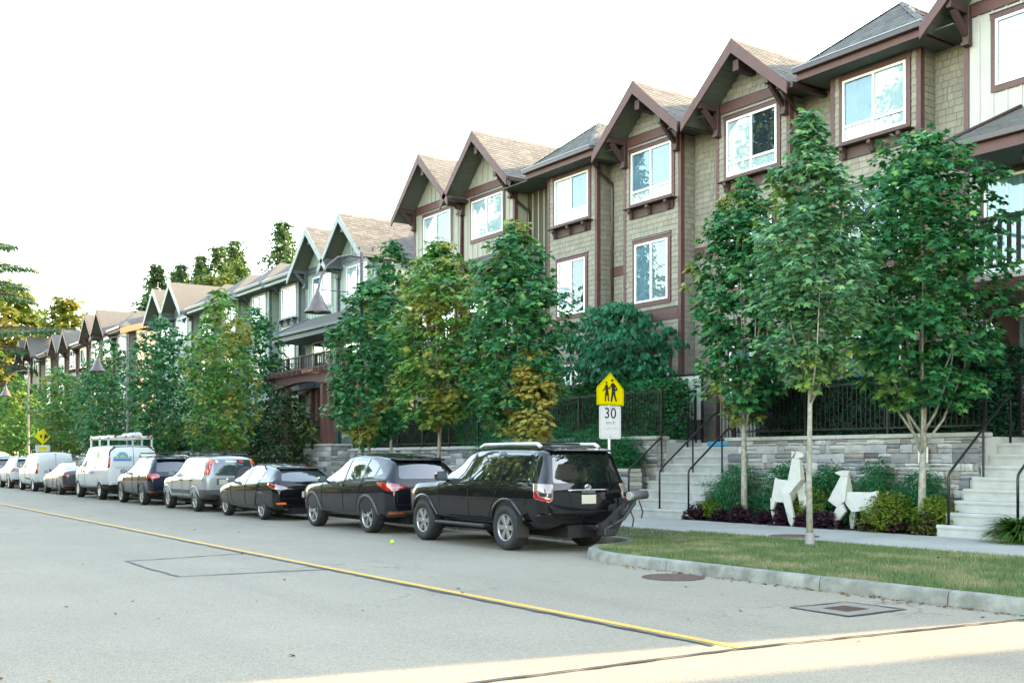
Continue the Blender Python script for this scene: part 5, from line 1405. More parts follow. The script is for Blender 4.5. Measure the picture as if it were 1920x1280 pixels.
MB().tube([(-0.55, -0.98, 0.3), (-0.55, -0.8, 0.3)], 0.04, 10).build('exhaust', 'chrome', c.o)
c.wheels(dict(n=5, w0=0.018, w1=0.016, split=(-0.22, 0.12)), 0.215, 0.21); c.mirror(1.95, 0.99, 'paint_black', 0.18, 0.13)
MB().box(-0.4, 0.4, -0.85, 3.1, 0.16, 0.35).build('underbody', 'seam_dark', c.o)

# --- older silver compact SUV
S = spec(0.875, 2.62, 0.98, 0.82, 0.335, 0.33,
         [(-0.992, 0.98), (-0.975, 1.05), (-0.93, 1.2), (-0.82, 1.52), (-0.76, 1.60), (-0.6, 1.645), (0.2, 1.665), (1.0, 1.67), (1.3, 1.64), (1.5, 1.56), (2.15, 1.10), (2.25, 1.07), (2.9, 1.02), (3.2, 0.93), (3.38, 0.8), (3.44, 0.55)],
         [(-1.0, 1.06), (1.0, 1.05), (2.2, 1.0), (3.4, 0.9)], [(-1.0, 0.63), (1.0, 0.64), (1.6, 0.62), (2.2, 0.62)], 0.94, extra=[-0.4, 0.4, 1.8])
S['crease'] = 0.55
c = Car('compact_suv', 'older silver boxy SUV with tall red and orange corner lamps and roof bars', 'paint_silver', S, y=31.2)
c.both([(1.12, 1.07), (2.02, 1.06), (1.48, 1.52), (1.14, 1.57)], 'car_glass_clear'); c.both([(0.24, 1.08), (1.04, 1.07), (1.06, 1.57), (0.32, 1.57)], 'car_glass_clear'); c.both([(-0.72, 1.09), (0.14, 1.08), (0.2, 1.56), (-0.62, 1.56)], 'car_glass_clear')
c.patch('B', [(-0.60, 1.07), (0.60, 1.07), (0.54, 1.53), (-0.54, 1.53)], 'car_glass_clear', 'rear_window', r=0.06)
c.patch('F', [(-0.66, 1.12), (0.66, 1.12), (0.56, 1.56), (-0.56, 1.56)], 'car_glass', 'windscreen', r=0.06)
for sd in ('DL', 'DR'):
    c.patch(sd, [(-0.10, 1.08), (0.08, 1.08), (0.12, 1.54), (0.0, 1.54)], 'lamp_red', 'tail_lamp', 0.014, 0.02)
    c.patch(sd, [(-0.05, 1.40), (0.10, 1.40), (0.115, 1.53), (0.005, 1.53)], 'lamp_orange', 'indicator', 0.02, 0.01)
    c.patch(sd, [(-0.07, 1.16), (0.06, 1.16), (0.075, 1.24), (-0.06, 1.24)], 'lamp_orange', 'indicator', 0.02, 0.01)
c.patch('B', [(-0.84, 0.42), (0.84, 0.42), (0.83, 0.66), (-0.83, 0.66)], 'car_grey_plastic', 'rear_bumper', 0.03, 0.04, thick=0.05)
c.both([(-0.95, 0.44), (-0.42, 0.44), (-0.42, 0.66), (-0.95, 0.66)], 'car_grey_plastic', 'bumper_corner', off=0.02, r=0.03)
c.both([(0.5, 0.52), (2.15, 0.52), (2.15, 0.63), (0.45, 0.63)], 'car_grey_plastic', 'door_moulding', off=0.012, r=0.02)
c.arch(0.40, 0.026, 'paint_silver'); c.handles((1.2, 0.3), (0.92, 0.92), 'car_black_plastic')
c.doors([[(1.09, 1.57), (1.1, 0.42)], [(0.2, 1.57), (0.18, 1.05), (0.38, 0.7), (0.48, 0.42)], [(2.06, 1.05), (2.08, 0.5)], [(2.08, 0.42), (0.48, 0.42)], [(-0.70, 0.9), (-0.70, 1.03)]])
c.strip('B', [(0.05, 0.7), (0.05, 0.72)], 0.004); c.patch('B', [(-0.52, 0.80), (-0.08, 0.80), (-0.08, 0.98), (-0.52, 0.98)], 'car_grey_plastic', 'plate_recess', 0.004, 0.02)
c.plate(0.88, x=-0.3, w=0.3); c.railsx(0.56, -0.5, 1.0, 1.69, 0.014, 'car_black_plastic', 0.04)
sp_ = MB().lathe([(0, 0.0), (0.28, 0.0), (0.33, 0.05), (0.34, 0.12), (0.30, 0.2), (0, 0.2)], 28, (0.32, -1.23, 0.98), 'y').build('spare_wheel_cover', 'car_black_plastic', c.o, smooth=True)
for yy in (-0.35, 0.75):
    MB().box(-0.72, 0.72, yy - 0.03, yy + 0.03, 1.74, 1.775).build('roof_bar', 'car_black_plastic', c.o)
MB().tube([(-0.62, -0.3, 1.79), (-0.58, -0.3, 1.84), (-0.5, -0.3, 1.80)], 0.02, 6).build('bar_clamp', 'car_black_plastic', c.o)
mat('sticker_white', (0.7, 0.7, 0.7), 0.5); mat('sticker_red', (0.5, 0.03, 0.04), 0.5)
c.patch('B', [(-0.50, 1.44), (-0.42, 1.44), (-0.42, 1.51), (-0.50, 1.51)], 'sticker_white', 'sticker', 0.008, 0.03); c.patch('B', [(-0.2, 1.46), (0.12, 1.46), (0.12, 1.5), (-0.2, 1.5)], 'sticker_white', 'sticker', 0.008, 0.01); c.patch('B', [(0.2, 1.45), (0.34, 1.45), (0.34, 1.51), (0.2, 1.51)], 'sticker_red', 'sticker', 0.008, 0.02)
c.wheels(dict(n=5, w0=0.03, w1=0.045), 0.20, 0.21); c.mirror(1.88, 1.12, 'car_grey_plastic', 0.18, 0.16)
MB().box(-0.4, 0.4, -0.9, 3.0, 0.2, 0.4).build('underbody', 'seam_dark', c.o)

# --- navy compact crossover with roof bars
def compact(label, paint_, y, name='crossover', lamp=True, bars=True, wheel=None):
    S = spec(0.905, 2.60, 0.96, 0.88, 0.345, 0.29,
         [(-0.972, 0.95), (-0.95, 1.02), (-0.90, 1.13), (-0.70, 1.45), (-0.62, 1.55), (-0.45, 1.61), (0.2, 1.655), (0.9, 1.66), (1.2, 1.63), (1.45, 1.55), (2.2, 1.15), (2.35, 1.10), (3.0, 1.02), (3.3, 0.9), (3.43, 0.76), (3.48, 0.58)],
         [(-1.0, 1.12), (0.4, 1.08), (2.3, 1.02), (3.5, 0.9)], [(-1.0, 0.62), (-0.6, 0.61), (1.0, 0.63), (1.6, 0.61), (2.2, 0.62)], 0.92, extra=[-0.3, 0.5, 1.8, 2.0])
    c = Car(name, label, paint_, S, y=y)
    c.both([(1.08, 1.11), (2.08, 1.08), (1.5, 1.48), (1.12, 1.55)], 'car_glass'); c.both([(0.22, 1.14), (1.0, 1.11), (1.03, 1.555), (0.25, 1.54)], 'car_glass'); c.both([(-0.52, 1.18), (0.14, 1.145), (0.17, 1.53), (-0.30, 1.47)], 'car_glass')
    c.patch('B', [(-0.64, 1.12), (0.64, 1.12), (0.53, 1.50), (-0.53, 1.50)], 'car_glass', 'rear_window', r=0.07)
    c.patch('F', [(-0.7, 1.18), (0.7, 1.18), (0.57, 1.56), (-0.57, 1.56)], 'car_glass', 'windscreen', r=0.06)
    c.spoiler(-0.55, 1.59, 0.56, paint_, 0.18, 0.03)
    for sd in ('DL', 'DR'):
        c.patch(sd, [(-0.22, 0.90), (0.24, 0.90), (0.28, 0.98), (0.2, 1.06), (-0.22, 1.06)], 'lamp_red', 'tail_lamp', 0.012, 0.05)
        c.patch(sd, [(0.0, 0.93), (0.12, 0.93), (0.12, 0.97), (0.0, 0.97)], 'lamp_clear', 'reverse_lamp', 0.018, 0.01)
        c.patch(sd, [(-0.1, 0.44), (0.22, 0.44), (0.22, 0.48), (-0.1, 0.48)], 'lamp_orange', 'reflector', 0.01, 0.01)
    c.patch('B', [(-0.83, 0.36), (0.83, 0.36), (0.82, 0.50), (-0.82, 0.50)], 'car_black_plastic', 'bumper_cladding', 0.008, 0.03)
    c.both([(-0.4, 0.30), (3.1, 0.30), (3.1, 0.40), (-0.4, 0.40)], 'car_black_plastic', 'sill_cladding', off=0.006, r=0.02)
    c.arch(0.405, 0.026, 'car_black_plastic'); c.handles((1.18, 0.32), (0.96, 0.98), paint_)
    c.doors([[(1.05, 1.55), (1.06, 0.42)], [(0.18, 1.52), (0.18, 1.1), (0.38, 0.7), (0.46, 0.42)], [(2.1, 1.06), (2.08, 0.5)], [(2.08, 0.42), (0.46, 0.42)]])
    c.plate(0.72); c.railsx(0.59, -0.3, 1.0, 1.665, 0.014, 'rail_silver', 0.05)
    c.strip('B', [(-0.7, 0.6), (0.7, 0.6)], 0.005)
    if bars:
        for yy in (-0.15, 0.7): MB().box(-0.72, 0.72, yy - 0.035, yy + 0.035, 1.725, 1.76).build('roof_bar', 'car_black_plastic', c.o, bevel=0.01)
    c.wheels(wheel or dict(n=5, w0=0.022, w1=0.02, split=(-0.2, 0.2)), 0.235, 0.23); c.mirror(1.9, 1.12, paint_, 0.2, 0.15)
    MB().box(-0.4, 0.4, -0.9, 3.0, 0.18, 0.4).build('underbody', 'seam_dark', c.o)
    return c
compact('dark navy compact crossover with black roof bars and red lamps', 'paint_navy', 36.7)
compact('white compact crossover parked beyond the small white cargo van', 'paint_white', 61.2, bars=False)
compact('pale car at the far left edge, farthest of the parked row', 'paint_silver', 67.2, bars=False)

# --- white work van with ladder rack
S = spec(0.99, 3.43, 1.22, 0.95, 0.37, 0.36,
         [(-1.232, 1.15), (-1.22, 1.45), (-1.19, 1.75), (-1.10, 2.0), (-0.98, 2.06), (-0.6, 2.085), (0.8, 2.09), (2.0, 2.085), (2.35, 2.05), (2.6, 1.93), (3.25, 1.36), (3.4, 1.28), (3.95, 1.18), (4.2, 1.05), (4.32, 0.9), (4.38, 0.65)],
         [(-1.3, 1.25), (2.4, 1.25), (3.3, 1.22), (4.3, 1.05)], [(-1.3, 0.80), (2.0, 0.80), (2.6, 0.74), (3.3, 0.72)], 0.965, extra=[-0.9, 0.0, 1.4, 2.8, 3.0], gap=0.07)
S['crease'] = 0.5
c = Car('work_van', 'tall white work van with ladder rack and green and blue logos', 'paint_white', S, y=42.35, cat='van')
c.both([(2.25, 1.27), (3.12, 1.30), (2.72, 1.78), (2.30, 1.80)], 'car_glass')
c.patch('F', [(-0.8, 1.38), (0.8, 1.38), (0.68, 1.9), (-0.68, 1.9)], 'car_glass', 'windscreen', r=0.06)
for sd in ('DL', 'DR'):
    c.patch(sd, [(-0.07, 1.22), (0.09, 1.22), (0.09, 1.62), (-0.07, 1.62)], 'lamp_red', 'tail_lamp', 0.014, 0.02)
    c.patch(sd, [(-0.06, 1.36), (0.08, 1.36), (0.08, 1.43), (-0.06, 1.43)], 'lamp_clear', 'reverse_lamp', 0.02, 0.01)
    c.strip(sd, [(0.02, 1.64), (0.05, 1.85), (0.16, 2.0)], 0.03, 'car_black_plastic', 'corner_trim', 0.006, parent=c.o)
c.strip('B', [(-0.72, 2.0), (0, 2.02), (0.72, 2.0)], 0.02, 'car_black_plastic', 'door_gasket', 0.004, parent=c.o)
c.strip('B', [(0, 0.62), (0, 2.0)], 0.008, 'seam_dark'); c.strip('B', [(-0.8, 0.64), (0.8, 0.64)], 0.008)
c.patch('B', [(-0.95, 0.42), (0.95, 0.42), (0.95, 0.60), (-0.95, 0.60)], 'car_black_plastic', 'rear_bumper', 0.07, 0.03, thick=0.08)
c.both([(-1.15, 0.42), (-0.5, 0.42), (-0.5, 0.60), (-1.15, 0.60)], 'car_black_plastic', 'bumper_corner', off=0.012, r=0.02)
mat('logo_green', (0.06, 0.32, 0.10), 0.5); mat('logo_blue', (0.03, 0.16, 0.42), 0.5); mat('logo_violet', (0.16, 0.14, 0.36), 0.5); mat('logo_dark', (0.03, 0.03, 0.04), 0.5); mat('logo_yellow', (0.5, 0.42, 0.08), 0.5); mat('logo_teal', (0.02, 0.30, 0.30), 0.5)
arc = lambda cx, cz, r, a0, a1, n=12: [(cx + r * math.cos(a0 + (a1 - a0) * i / n), cz + r * math.sin(a0 + (a1 - a0) * i / n)) for i in range(n + 1)]
c.patch('B', arc(-0.40, 1.60, 0.22, 0.15, PI - 0.15), 'logo_teal', 'logo', 0.006, 0, step=0.1); c.patch('B', arc(-0.40, 1.60, 0.15, 0.1, PI - 0.1), 'logo_violet', 'logo', 0.010, 0, step=0.1); c.patch('B', arc(-0.40, 1.62, 0.08, 0, PI), 'logo_yellow', 'logo', 0.013, 0, step=0.1)
for k in range(5): c.patch('B', [(-0.74 + k * 0.14, 1.58), (-0.60 + k * 0.14, 1.58), (-0.67 + k * 0.14, 1.66 + 0.03 * (k % 2))], 'logo_green' if k % 2 else 'logo_teal', 'logo', 0.016, 0, step=0.1)
c.patch('B', [(-0.74, 1.47), (-0.08, 1.47), (-0.08, 1.56), (-0.74, 1.56)], 'logo_blue', 'logo_banner', 0.006, 0.01)
c.lettering('B', 'RESIDENTIAL', -0.36, 1.22, 0.1, 'logo_violet', 'sign_lettering', 1.1); c.lettering('B', '604-7', -0.12, 1.10, 0.16, 'logo_dark', 'sign_lettering')
c.patch('B', [(0.2, 1.60), (0.3, 1.60), (0.3, 1.70), (0.2, 1.70)], 'logo_violet', 'logo', 0.006, 0.03)
for sd in 'LR':
    c.patch(sd, [(0.15, 1.60), (0.75, 1.60), (0.45, 1.95)], 'logo_green', 'logo', 0.006, 0.02); c.patch(sd, [(0.15, 1.52), (0.75, 1.52), (0.75, 1.58), (0.15, 1.58)], 'logo_yellow', 'logo', 0.006, 0.0)
    c.patch(sd, [(0.2, 1.42), (0.7, 1.42), (0.7, 1.47), (0.2, 1.47)], 'logo_dark', 'logo', 0.006, 0.0)
c.lettering('L', '604-7', 0.45, 1.22, 0.2, 'logo_dark', 'sign_lettering'); c.lettering('L', 'RESIDENTIAL', 0.95, 1.02, 0.13, 'logo_blue', 'sign_lettering')
c.patch('L', arc(2.75, 1.08, 0.11, 0, 2 * PI * 0.96), 'logo_blue', 'logo', 0.006, 0, step=0.1); c.patch('L', [(2.3, 1.0), (2.36, 1.0), (2.36, 1.2), (2.3, 1.2)], 'logo_blue', 'logo', 0.006, 0)
c.doors([[(2.18, 1.85), (2.18, 0.5)], [(3.2, 1.28), (3.2, 0.55)], [(3.2, 0.5), (2.18, 0.5)]]); c.handles((2.32,), 1.05, 'car_black_plastic'); c.arch(0.44, 0.012, 'paint_white')
rk = thing('ladder_rack', None, None, (0, 0, 0), None, False); rk.parent = c.o
for yy in (-0.75, 0.55, 1.85):
    MB().box(-0.86, 0.86, yy - 0.03, yy + 0.03, 2.30, 2.35).build('cross_bar', 'paint_white', rk)
    for sg in (-1, 1): MB().box(sg * 0.80 - 0.03, sg * 0.80 + 0.03, yy - 0.03, yy + 0.03, 2.02, 2.46).build('rack_post', 'paint_white', rk)
for x in (-0.62, -0.22):
    MB().box(x - 0.02, x + 0.02, -1.0, 2.6, 2.36, 2.44).build('ladder_rail', 'rail_silver', rk)
for k in range(11): MB().tube([(-0.6, -0.8 + k * 0.32, 2.40), (-0.24, -0.8 + k * 0.32, 2.40)], 0.016, 6).build('ladder_rung', 'rail_silver', rk)
MB().tube([(0.30, -0.9, 2.46), (0.30, 1.2, 2.46)], 0.11, 14).build('pipe_carrier', 'paint_white', rk, smooth=True)
for x in (0.55, 0.68): MB().tube([(x, -1.2, 2.39), (x, 1.6, 2.39)], 0.025, 8).build('rack_pole', 'paint_white', rk)
for x, yy in ((-0.62, -1.0), (-0.22, -1.0), (0.1, -0.75), (0.55, -1.2), (0.68, -1.2)): MB().lathe([(0, 0), (0.04, 0), (0.04, 0.06), (0, 0.06)], 8, (x, yy, 2.40), 'y').build('red_tip', 'sticker_red', rk)
c.wheels(dict(n=8, w0=0.03, w1=0.03), 0.21, 0.24, 'rail_silver'); c.mirror(2.95, 1.42, 'car_black_plastic', 0.2, 0.3)
MB().box(-0.45, 0.45, -1.1, 4.0, 0.22, 0.45).build('underbody', 'seam_dark', c.o)

# --- graphite sedan with sloping tail
S = spec(0.925, 2.875, 0.98, 0.84, 0.335, 0.2,
         [(-0.992, 0.86), (-0.97, 0.98), (-0.86, 1.06), (-0.6, 1.12), (-0.2, 1.27), (0.3, 1.40), (0.8, 1.44), (1.2, 1.43), (1.6, 1.34), (2.5, 0.97), (2.7, 0.92), (3.3, 0.80), (3.55, 0.68), (3.66, 0.56), (3.7, 0.42)],
         [(-1.0, 0.97), (0.5, 0.95), (2.4, 0.88), (3.6, 0.7)], [(-1.0, 0.55), (0.0, 0.54), (1.0, 0.57), (1.6, 0.58), (2.4, 0.62)], 0.88, extra=[-0.4, 2.0, 2.2])
c = Car('sedan', 'dark grey sedan with smooth sloping tail between the two white vans', 'paint_graphite', S, y=49.3)
c.both([(1.15, 0.97), (2.3, 0.95), (1.65, 1.27), (1.2, 1.36)], 'car_glass'); c.both([(-0.05, 1.0), (1.08, 0.97), (1.12, 1.36), (0.6, 1.36), (0.2, 1.26)], 'car_glass')
c.patch('B', [(-0.58, 1.10), (0.58, 1.10), (0.50, 1.38), (-0.50, 1.38)], 'car_glass_clear', 'rear_window', r=0.06)
for sd in ('DL', 'DR'):
    c.patch(sd, [(-0.24, 0.86), (0.26, 0.80), (0.28, 0.86), (-0.1, 0.94)], 'lamp_red', 'tail_lamp', 0.012, 0.03); c.patch(sd, [(0.0, 0.40), (0.2, 0.40), (0.2, 0.43), (0.0, 0.43)], 'lamp_orange', 'reflector', 0.01, 0.0)
c.patch('B', [(-0.82, 0.34), (0.82, 0.34), (0.8, 0.50), (-0.8, 0.50)], 'car_black_plastic', 'bumper_cladding', 0.008, 0.03); c.plate(0.66)
c.doors([[(1.12, 1.36), (1.14, 0.34)], [(0.0, 1.1), (0.2, 0.8), (0.45, 0.34)], [(2.3, 0.92), (2.2, 0.34)]]); c.arch(0.39, 0.01, 'paint_graphite')
c.wheels(dict(n=7, w0=0.03, w1=0.03), 0.235, 0.23, 'alloy_dark'); c.mirror(2.1, 0.99, 'paint_graphite', 0.18, 0.13)
MB().box(-0.4, 0.4, -0.85, 3.3, 0.14, 0.3).build('underbody', 'seam_dark', c.o)

# --- small white cargo van
S = spec(0.915, 3.10, 0.80, 0.84, 0.325, 0.28,
         [(-0.812, 1.05), (-0.80, 1.35), (-0.77, 1.6), (-0.68, 1.80), (-0.55, 1.86), (-0.2, 1.88), (1.0, 1.885), (1.9, 1.86), (2.2, 1.78), (2.95, 1.28), (3.1, 1.20), (3.6, 1.06), (3.8, 0.92), (3.9, 0.78), (3.94, 0.55)],
         [(-0.9, 1.15), (2.0, 1.12), (3.0, 1.08), (3.9, 0.9)], [(-0.9, 0.72), (1.9, 0.72), (2.3, 0.66), (3.0, 0.66)], 0.95, extra=[-0.3, 0.5, 2.5])
c = Car('cargo_van', 'small white cargo van without rear windows in front of the yellow diamond sign', 'paint_white', S, y=54.9, cat='van')
c.both([(1.85, 1.17), (2.8, 1.17), (2.35, 1.62), (1.9, 1.66)], 'car_glass'); c.patch('F', [(-0.74, 1.28), (0.74, 1.28), (0.6, 1.7), (-0.6, 1.7)], 'car_glass', 'windscreen', r=0.05)
for sd in ('DL', 'DR'): c.patch(sd, [(-0.10, 0.88), (0.08, 0.85), (0.10, 1.32), (-0.02, 1.40)], 'lamp_red', 'tail_lamp', 0.014, 0.03)
c.strip('B', [(0.0, 0.5), (0.0, 1.75)], 0.007); c.patch('B', [(-0.3, 0.95), (0.3, 0.95), (0.3, 1.08), (-0.3, 1.08)], 'car_black_plastic', 'door_pull', 0.01, 0.02); c.patch('B', [(-0.06, 1.76), (0.06, 1.76), (0.06, 1.79), (-0.06, 1.79)], 'lamp_red', 'brake_lamp', 0.01, 0)
c.patch('B', [(-0.68, 1.15), (-0.06, 1.15), (-0.06, 1.65), (-0.62, 1.65)], 'paint_white', 'door_panel', 0.01, 0.05); c.patch('B', [(0.06, 1.15), (0.68, 1.15), (0.62, 1.65), (0.06, 1.65)], 'paint_white', 'door_panel', 0.01, 0.05)
c.patch('B', [(-0.85, 0.34), (0.85, 0.34), (0.85, 0.46), (-0.85, 0.46)], 'car_grey_plastic', 'rear_bumper', 0.03, 0.03, thick=0.04); c.both([(0.5, 0.56), (1.6, 0.58), (1.6, 0.66), (0.5, 0.62)], 'car_black_plastic', 'side_moulding', off=0.012, r=0.02)
c.doors([[(1.78, 1.7), (1.78, 0.4)], [(0.5, 1.7), (0.5, 0.4)], [(2.85, 1.1), (2.85, 0.45)]]); c.handles((1.95, 0.65), 1.0, 'car_black_plastic'); c.arch(0.38, 0.01, 'paint_white')
for sg in (-1, 1):
    for yy in (-0.2, 1.2): MB().tube([(sg * 0.72, yy, 1.84), (sg * 0.72, yy, 1.97)], 0.015, 6).build('rack_foot', 'rail_silver', c.o)
c.wheels(dict(n=9, w0=0.03, w1=0.03), 0.20, 0.21, 'rail_silver'); c.mirror(2.6, 1.25, 'car_grey_plastic', 0.2, 0.24)
MB().box(-0.4, 0.4, -0.7, 3.5, 0.18, 0.36).build('underbody', 'seam_dark', c.o)
# ---------------------------------------------------------------- vegetation
mat('bark', (0.20, 0.175, 0.13), 0.9, var=0.35, vscale=16, bump=0.6, bscale=30, dirt=(0.10, 0.10, 0.065), dscale=7, damt=0.7)
mat('bark_pale', (0.30, 0.28, 0.235), 0.9, var=0.3, vscale=26, bump=0.5, bscale=40, dirt=(0.085, 0.08, 0.055), dscale=13, damt=0.95)
mat('bark_dark', (0.05, 0.04, 0.03), 0.95, var=0.3)
G1 = [(0.004, 0.048, 0.018), (0.018, 0.130, 0.048), (0.010, 0.092, 0.040), (0.050, 0.215, 0.072), (0.012, 0.120, 0.058), (0.026, 0.155, 0.055), (0.14, 0.30, 0.08)]
G2 = [(0.016, 0.074, 0.036), (0.06, 0.18, 0.088), (0.04, 0.14, 0.078), (0.10, 0.24, 0.11), (0.18, 0.32, 0.12)]
G3 = [(0.014, 0.080, 0.022), (0.05, 0.172, 0.042), (0.10, 0.24, 0.056), (0.03, 0.15, 0.048), (0.17, 0.30, 0.06)]
YL = [(0.20, 0.21, 0.04), (0.30, 0.26, 0.06), (0.36, 0.29, 0.085), (0.22, 0.24, 0.05), (0.33, 0.23, 0.055)]
YG = [(0.14, 0.215, 0.04), (0.20, 0.25, 0.05), (0.10, 0.19, 0.04)]
leafmat('leaf_deep', G1, YG, 0.5, 0.60, 0.74); leafmat('leaf_teal', G2, YG, 0.6, 0.62, 0.75); leafmat('leaf_mid', G1, YL, 0.75, 0.57, 0.70)
leafmat('leaf_turn', G3, YL, 0.8, 0.48, 0.66); leafmat('leaf_fresh', G3, YG, 0.6, 0.5, 0.65); leafmat('leaf_gold', [tuple(q * 0.6 for q in t) for t in YL], YG, 0.3, 0.55, 0.62); leafmat('leaf_bronze', [(0.34, 0.25, 0.06), (0.42, 0.30, 0.09), (0.28, 0.24, 0.06), (0.20, 0.22, 0.05)])
leafmat('leaf_weep', [(0.004, 0.075, 0.035), (0.008, 0.125, 0.06), (0.03, 0.19, 0.085)], trans=0.3, rough=0.35)
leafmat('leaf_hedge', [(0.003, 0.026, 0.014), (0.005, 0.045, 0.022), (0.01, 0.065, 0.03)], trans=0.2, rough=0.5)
leafmat('leaf_fern', [(0.005, 0.085, 0.035), (0.010, 0.14, 0.05), (0.03, 0.19, 0.065), (0.005, 0.09, 0.055)], trans=0.3, rough=0.5)
leafmat('leaf_box', [(0.09, 0.15, 0.018), (0.15, 0.21, 0.03), (0.20, 0.25, 0.045), (0.06, 0.12, 0.015)], trans=0.3)
leafmat('leaf_plum', [(0.018, 0.007, 0.012), (0.035, 0.012, 0.022), (0.06, 0.025, 0.04), (0.02, 0.01, 0.018)], trans=0.15, rough=0.35)
leafmat('leaf_magnolia', [(0.012, 0.045, 0.018), (0.02, 0.065, 0.024), (0.035, 0.085, 0.03), (0.07, 0.06, 0.02)], trans=0.15, rough=0.22)
leafmat('leaf_strap', [(0.05, 0.13, 0.03), (0.08, 0.17, 0.04), (0.035, 0.10, 0.025)], trans=0.3)
leafmat('leaf_conifer', [(0.035, 0.075, 0.030), (0.05, 0.10, 0.035), (0.08, 0.125, 0.042), (0.035, 0.075, 0.04)], trans=0.2, rough=0.6)
leafmat('leaf_cedar', [(0.03, 0.075, 0.04), (0.045, 0.095, 0.045), (0.06, 0.11, 0.05)], trans=0.2, rough=0.6)
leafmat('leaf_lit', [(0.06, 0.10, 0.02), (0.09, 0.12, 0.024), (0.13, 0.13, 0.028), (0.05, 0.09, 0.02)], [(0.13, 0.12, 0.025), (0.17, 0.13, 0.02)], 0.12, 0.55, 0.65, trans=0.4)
def template(kind):
    if kind == 'maple': h = [(0, 0), (0.42, 0.08), (0.30, 0.32), (0.55, 0.62), (0.2, 0.60), (0, 1.0)]
    elif kind == 'oval': h = [(0, 0), (0.30, 0.35), (0.24, 0.7), (0, 1.0)]
    elif kind == 'needle': h = [(0, 0), (0.16, 0.3), (0.07, 0.75), (0, 1)]
    elif kind == 'strap': h = [(0, 0), (0.035, 0.3), (0.03, 0.7), (0, 1)]
    else: h = [(0, 0), (0.4, 0.45), (0, 1.0)]
    pts = h + [(-x, y) for x, y in h[-2:0:-1]]
    z = lambda x, y: -0.28 * abs(x) - 0.22 * y * y
    n = len(pts)
    if kind in ('quad',):
        v = [(x, y, z(x, y)) for x, y in pts]; t = [(0, 1, 2), (0, 2, 3)]
    elif kind == 'strap':
        v = [(x, y, 0.9 * y - 1.25 * y * y) for x, y in pts]; t = [(0, 1, 5), (1, 2, 4), (1, 4, 5), (2, 3, 4)]
    elif kind in ('oval', 'needle'):
        v = [(x, y, z(x, y)) for x, y in pts]; t = [(0, 1, 5), (1, 2, 4), (1, 4, 5), (2, 3, 4)]
    else:
        v = [(0, 0.36, 0.02)] + [(x, y, z(x, y)) for x, y in pts]; t = [(0, 1 + i, 1 + (i + 1) % n) for i in range(n)]
    return np.array(v, float), np.array(t, int)
TPL = {k: template(k) for k in ('maple', 'oval', 'quad', 'needle', 'strap')}
def leaves(pos, axis, nrm, size, kind):
    """arrays of leaf bases, leaf axes and rough normals -> vertices and triangles"""
    tv, tt = TPL[kind]
    ax = axis / (np.linalg.norm(axis, axis=1, keepdims=True) + 1e-9)
    sd = np.cross(ax, nrm); sd /= (np.linalg.norm(sd, axis=1, keepdims=True) + 1e-9); nn = np.cross(sd, ax)
    n = len(pos)
    V = pos[:, None, :] + size[:, None, None] * (tv[None, :, 0:1] * sd[:, None] + tv[None, :, 1:2] * ax[:, None] + tv[None, :, 2:3] * nn[:, None])
    T = tt[None] + (np.arange(n) * len(tv))[:, None, None]
    return V.reshape(-1, 3), T.reshape(-1, 3)
def rdir(r, n, zlo=-1, zhi=1):
    a = r.uniform(0, 2 * PI, n); z = r.uniform(zlo, zhi, n); q = np.sqrt(np.clip(1 - z * z, 0, 1))
    return np.stack([q * np.cos(a), q * np.sin(a), z], 1)
def crown(seed, c, z0, z1, R, clumps, per, size, kind, prof=None, droop=0.35, hollow=0.45, lump=0.22, spread=0.16, lean=(0, 0)):
    """leaf clumps spread through a crown; returns vertices, triangles and the clump centres"""
    r = np.random.default_rng(seed)
    prof = prof or [(0, 0.35), (0.12, 0.75), (0.3, 1.0), (0.55, 0.95), (0.8, 0.62), (0.93, 0.3), (1, 0.06)]
    px, py = zip(*prof)
    n3 = clumps * 3
    h = r.uniform(0, 1, n3); Rh = np.interp(h, px, py)
    keep = r.uniform(0, 1, n3) < (0.25 + Rh) / 1.25
    h, Rh = h[keep][:clumps], Rh[keep][:clumps]; n = len(h)
    ph = r.uniform(0, 2 * PI, n); k1, k2, k3 = r.uniform(0, 6, 3)
    lmp = 1 + lump * (np.sin(3 * ph + 5 * h * 3 + k1) * 0.6 + np.sin(5 * ph - 9 * h + k2) * 0.5 + np.sin(17 * h + k3 + ph) * 0.5)
    rad_ = R * Rh * lmp * np.power(r.uniform(0, 1, n), hollow)
    C = np.stack([c[0] + np.cos(ph) * rad_ + lean[0] * h, c[1] + np.sin(ph) * rad_ + lean[1] * h, z0 + (z1 - z0) * h + r.normal(0, 0.05, n)], 1)
    out = np.stack([np.cos(ph), np.sin(ph), np.full(n, 0.45)], 1)
    m = n * per
    Cm = np.repeat(C, per, 0); om = np.repeat(out, per, 0)
    d = rdir(r, m, -0.5, 0.6) + om * 0.55
    d[:, 2] -= 0.1; d /= np.linalg.norm(d, axis=1, keepdims=True)
    pos = Cm + d * (spread * np.power(r.uniform(0.1, 1, m), 0.6))[:, None]
    ax = d.copy(); ax[:, 2] -= droop + r.uniform(-0.2, 0.35, m)
    nr = np.array([0, 0, 1.0]) + r.normal(0, 0.35, (m, 3)) + om * 0.35
    V, T = leaves(pos, ax, nr, size * r.uniform(0.5, 1.35, m), kind)
    return V, T, C
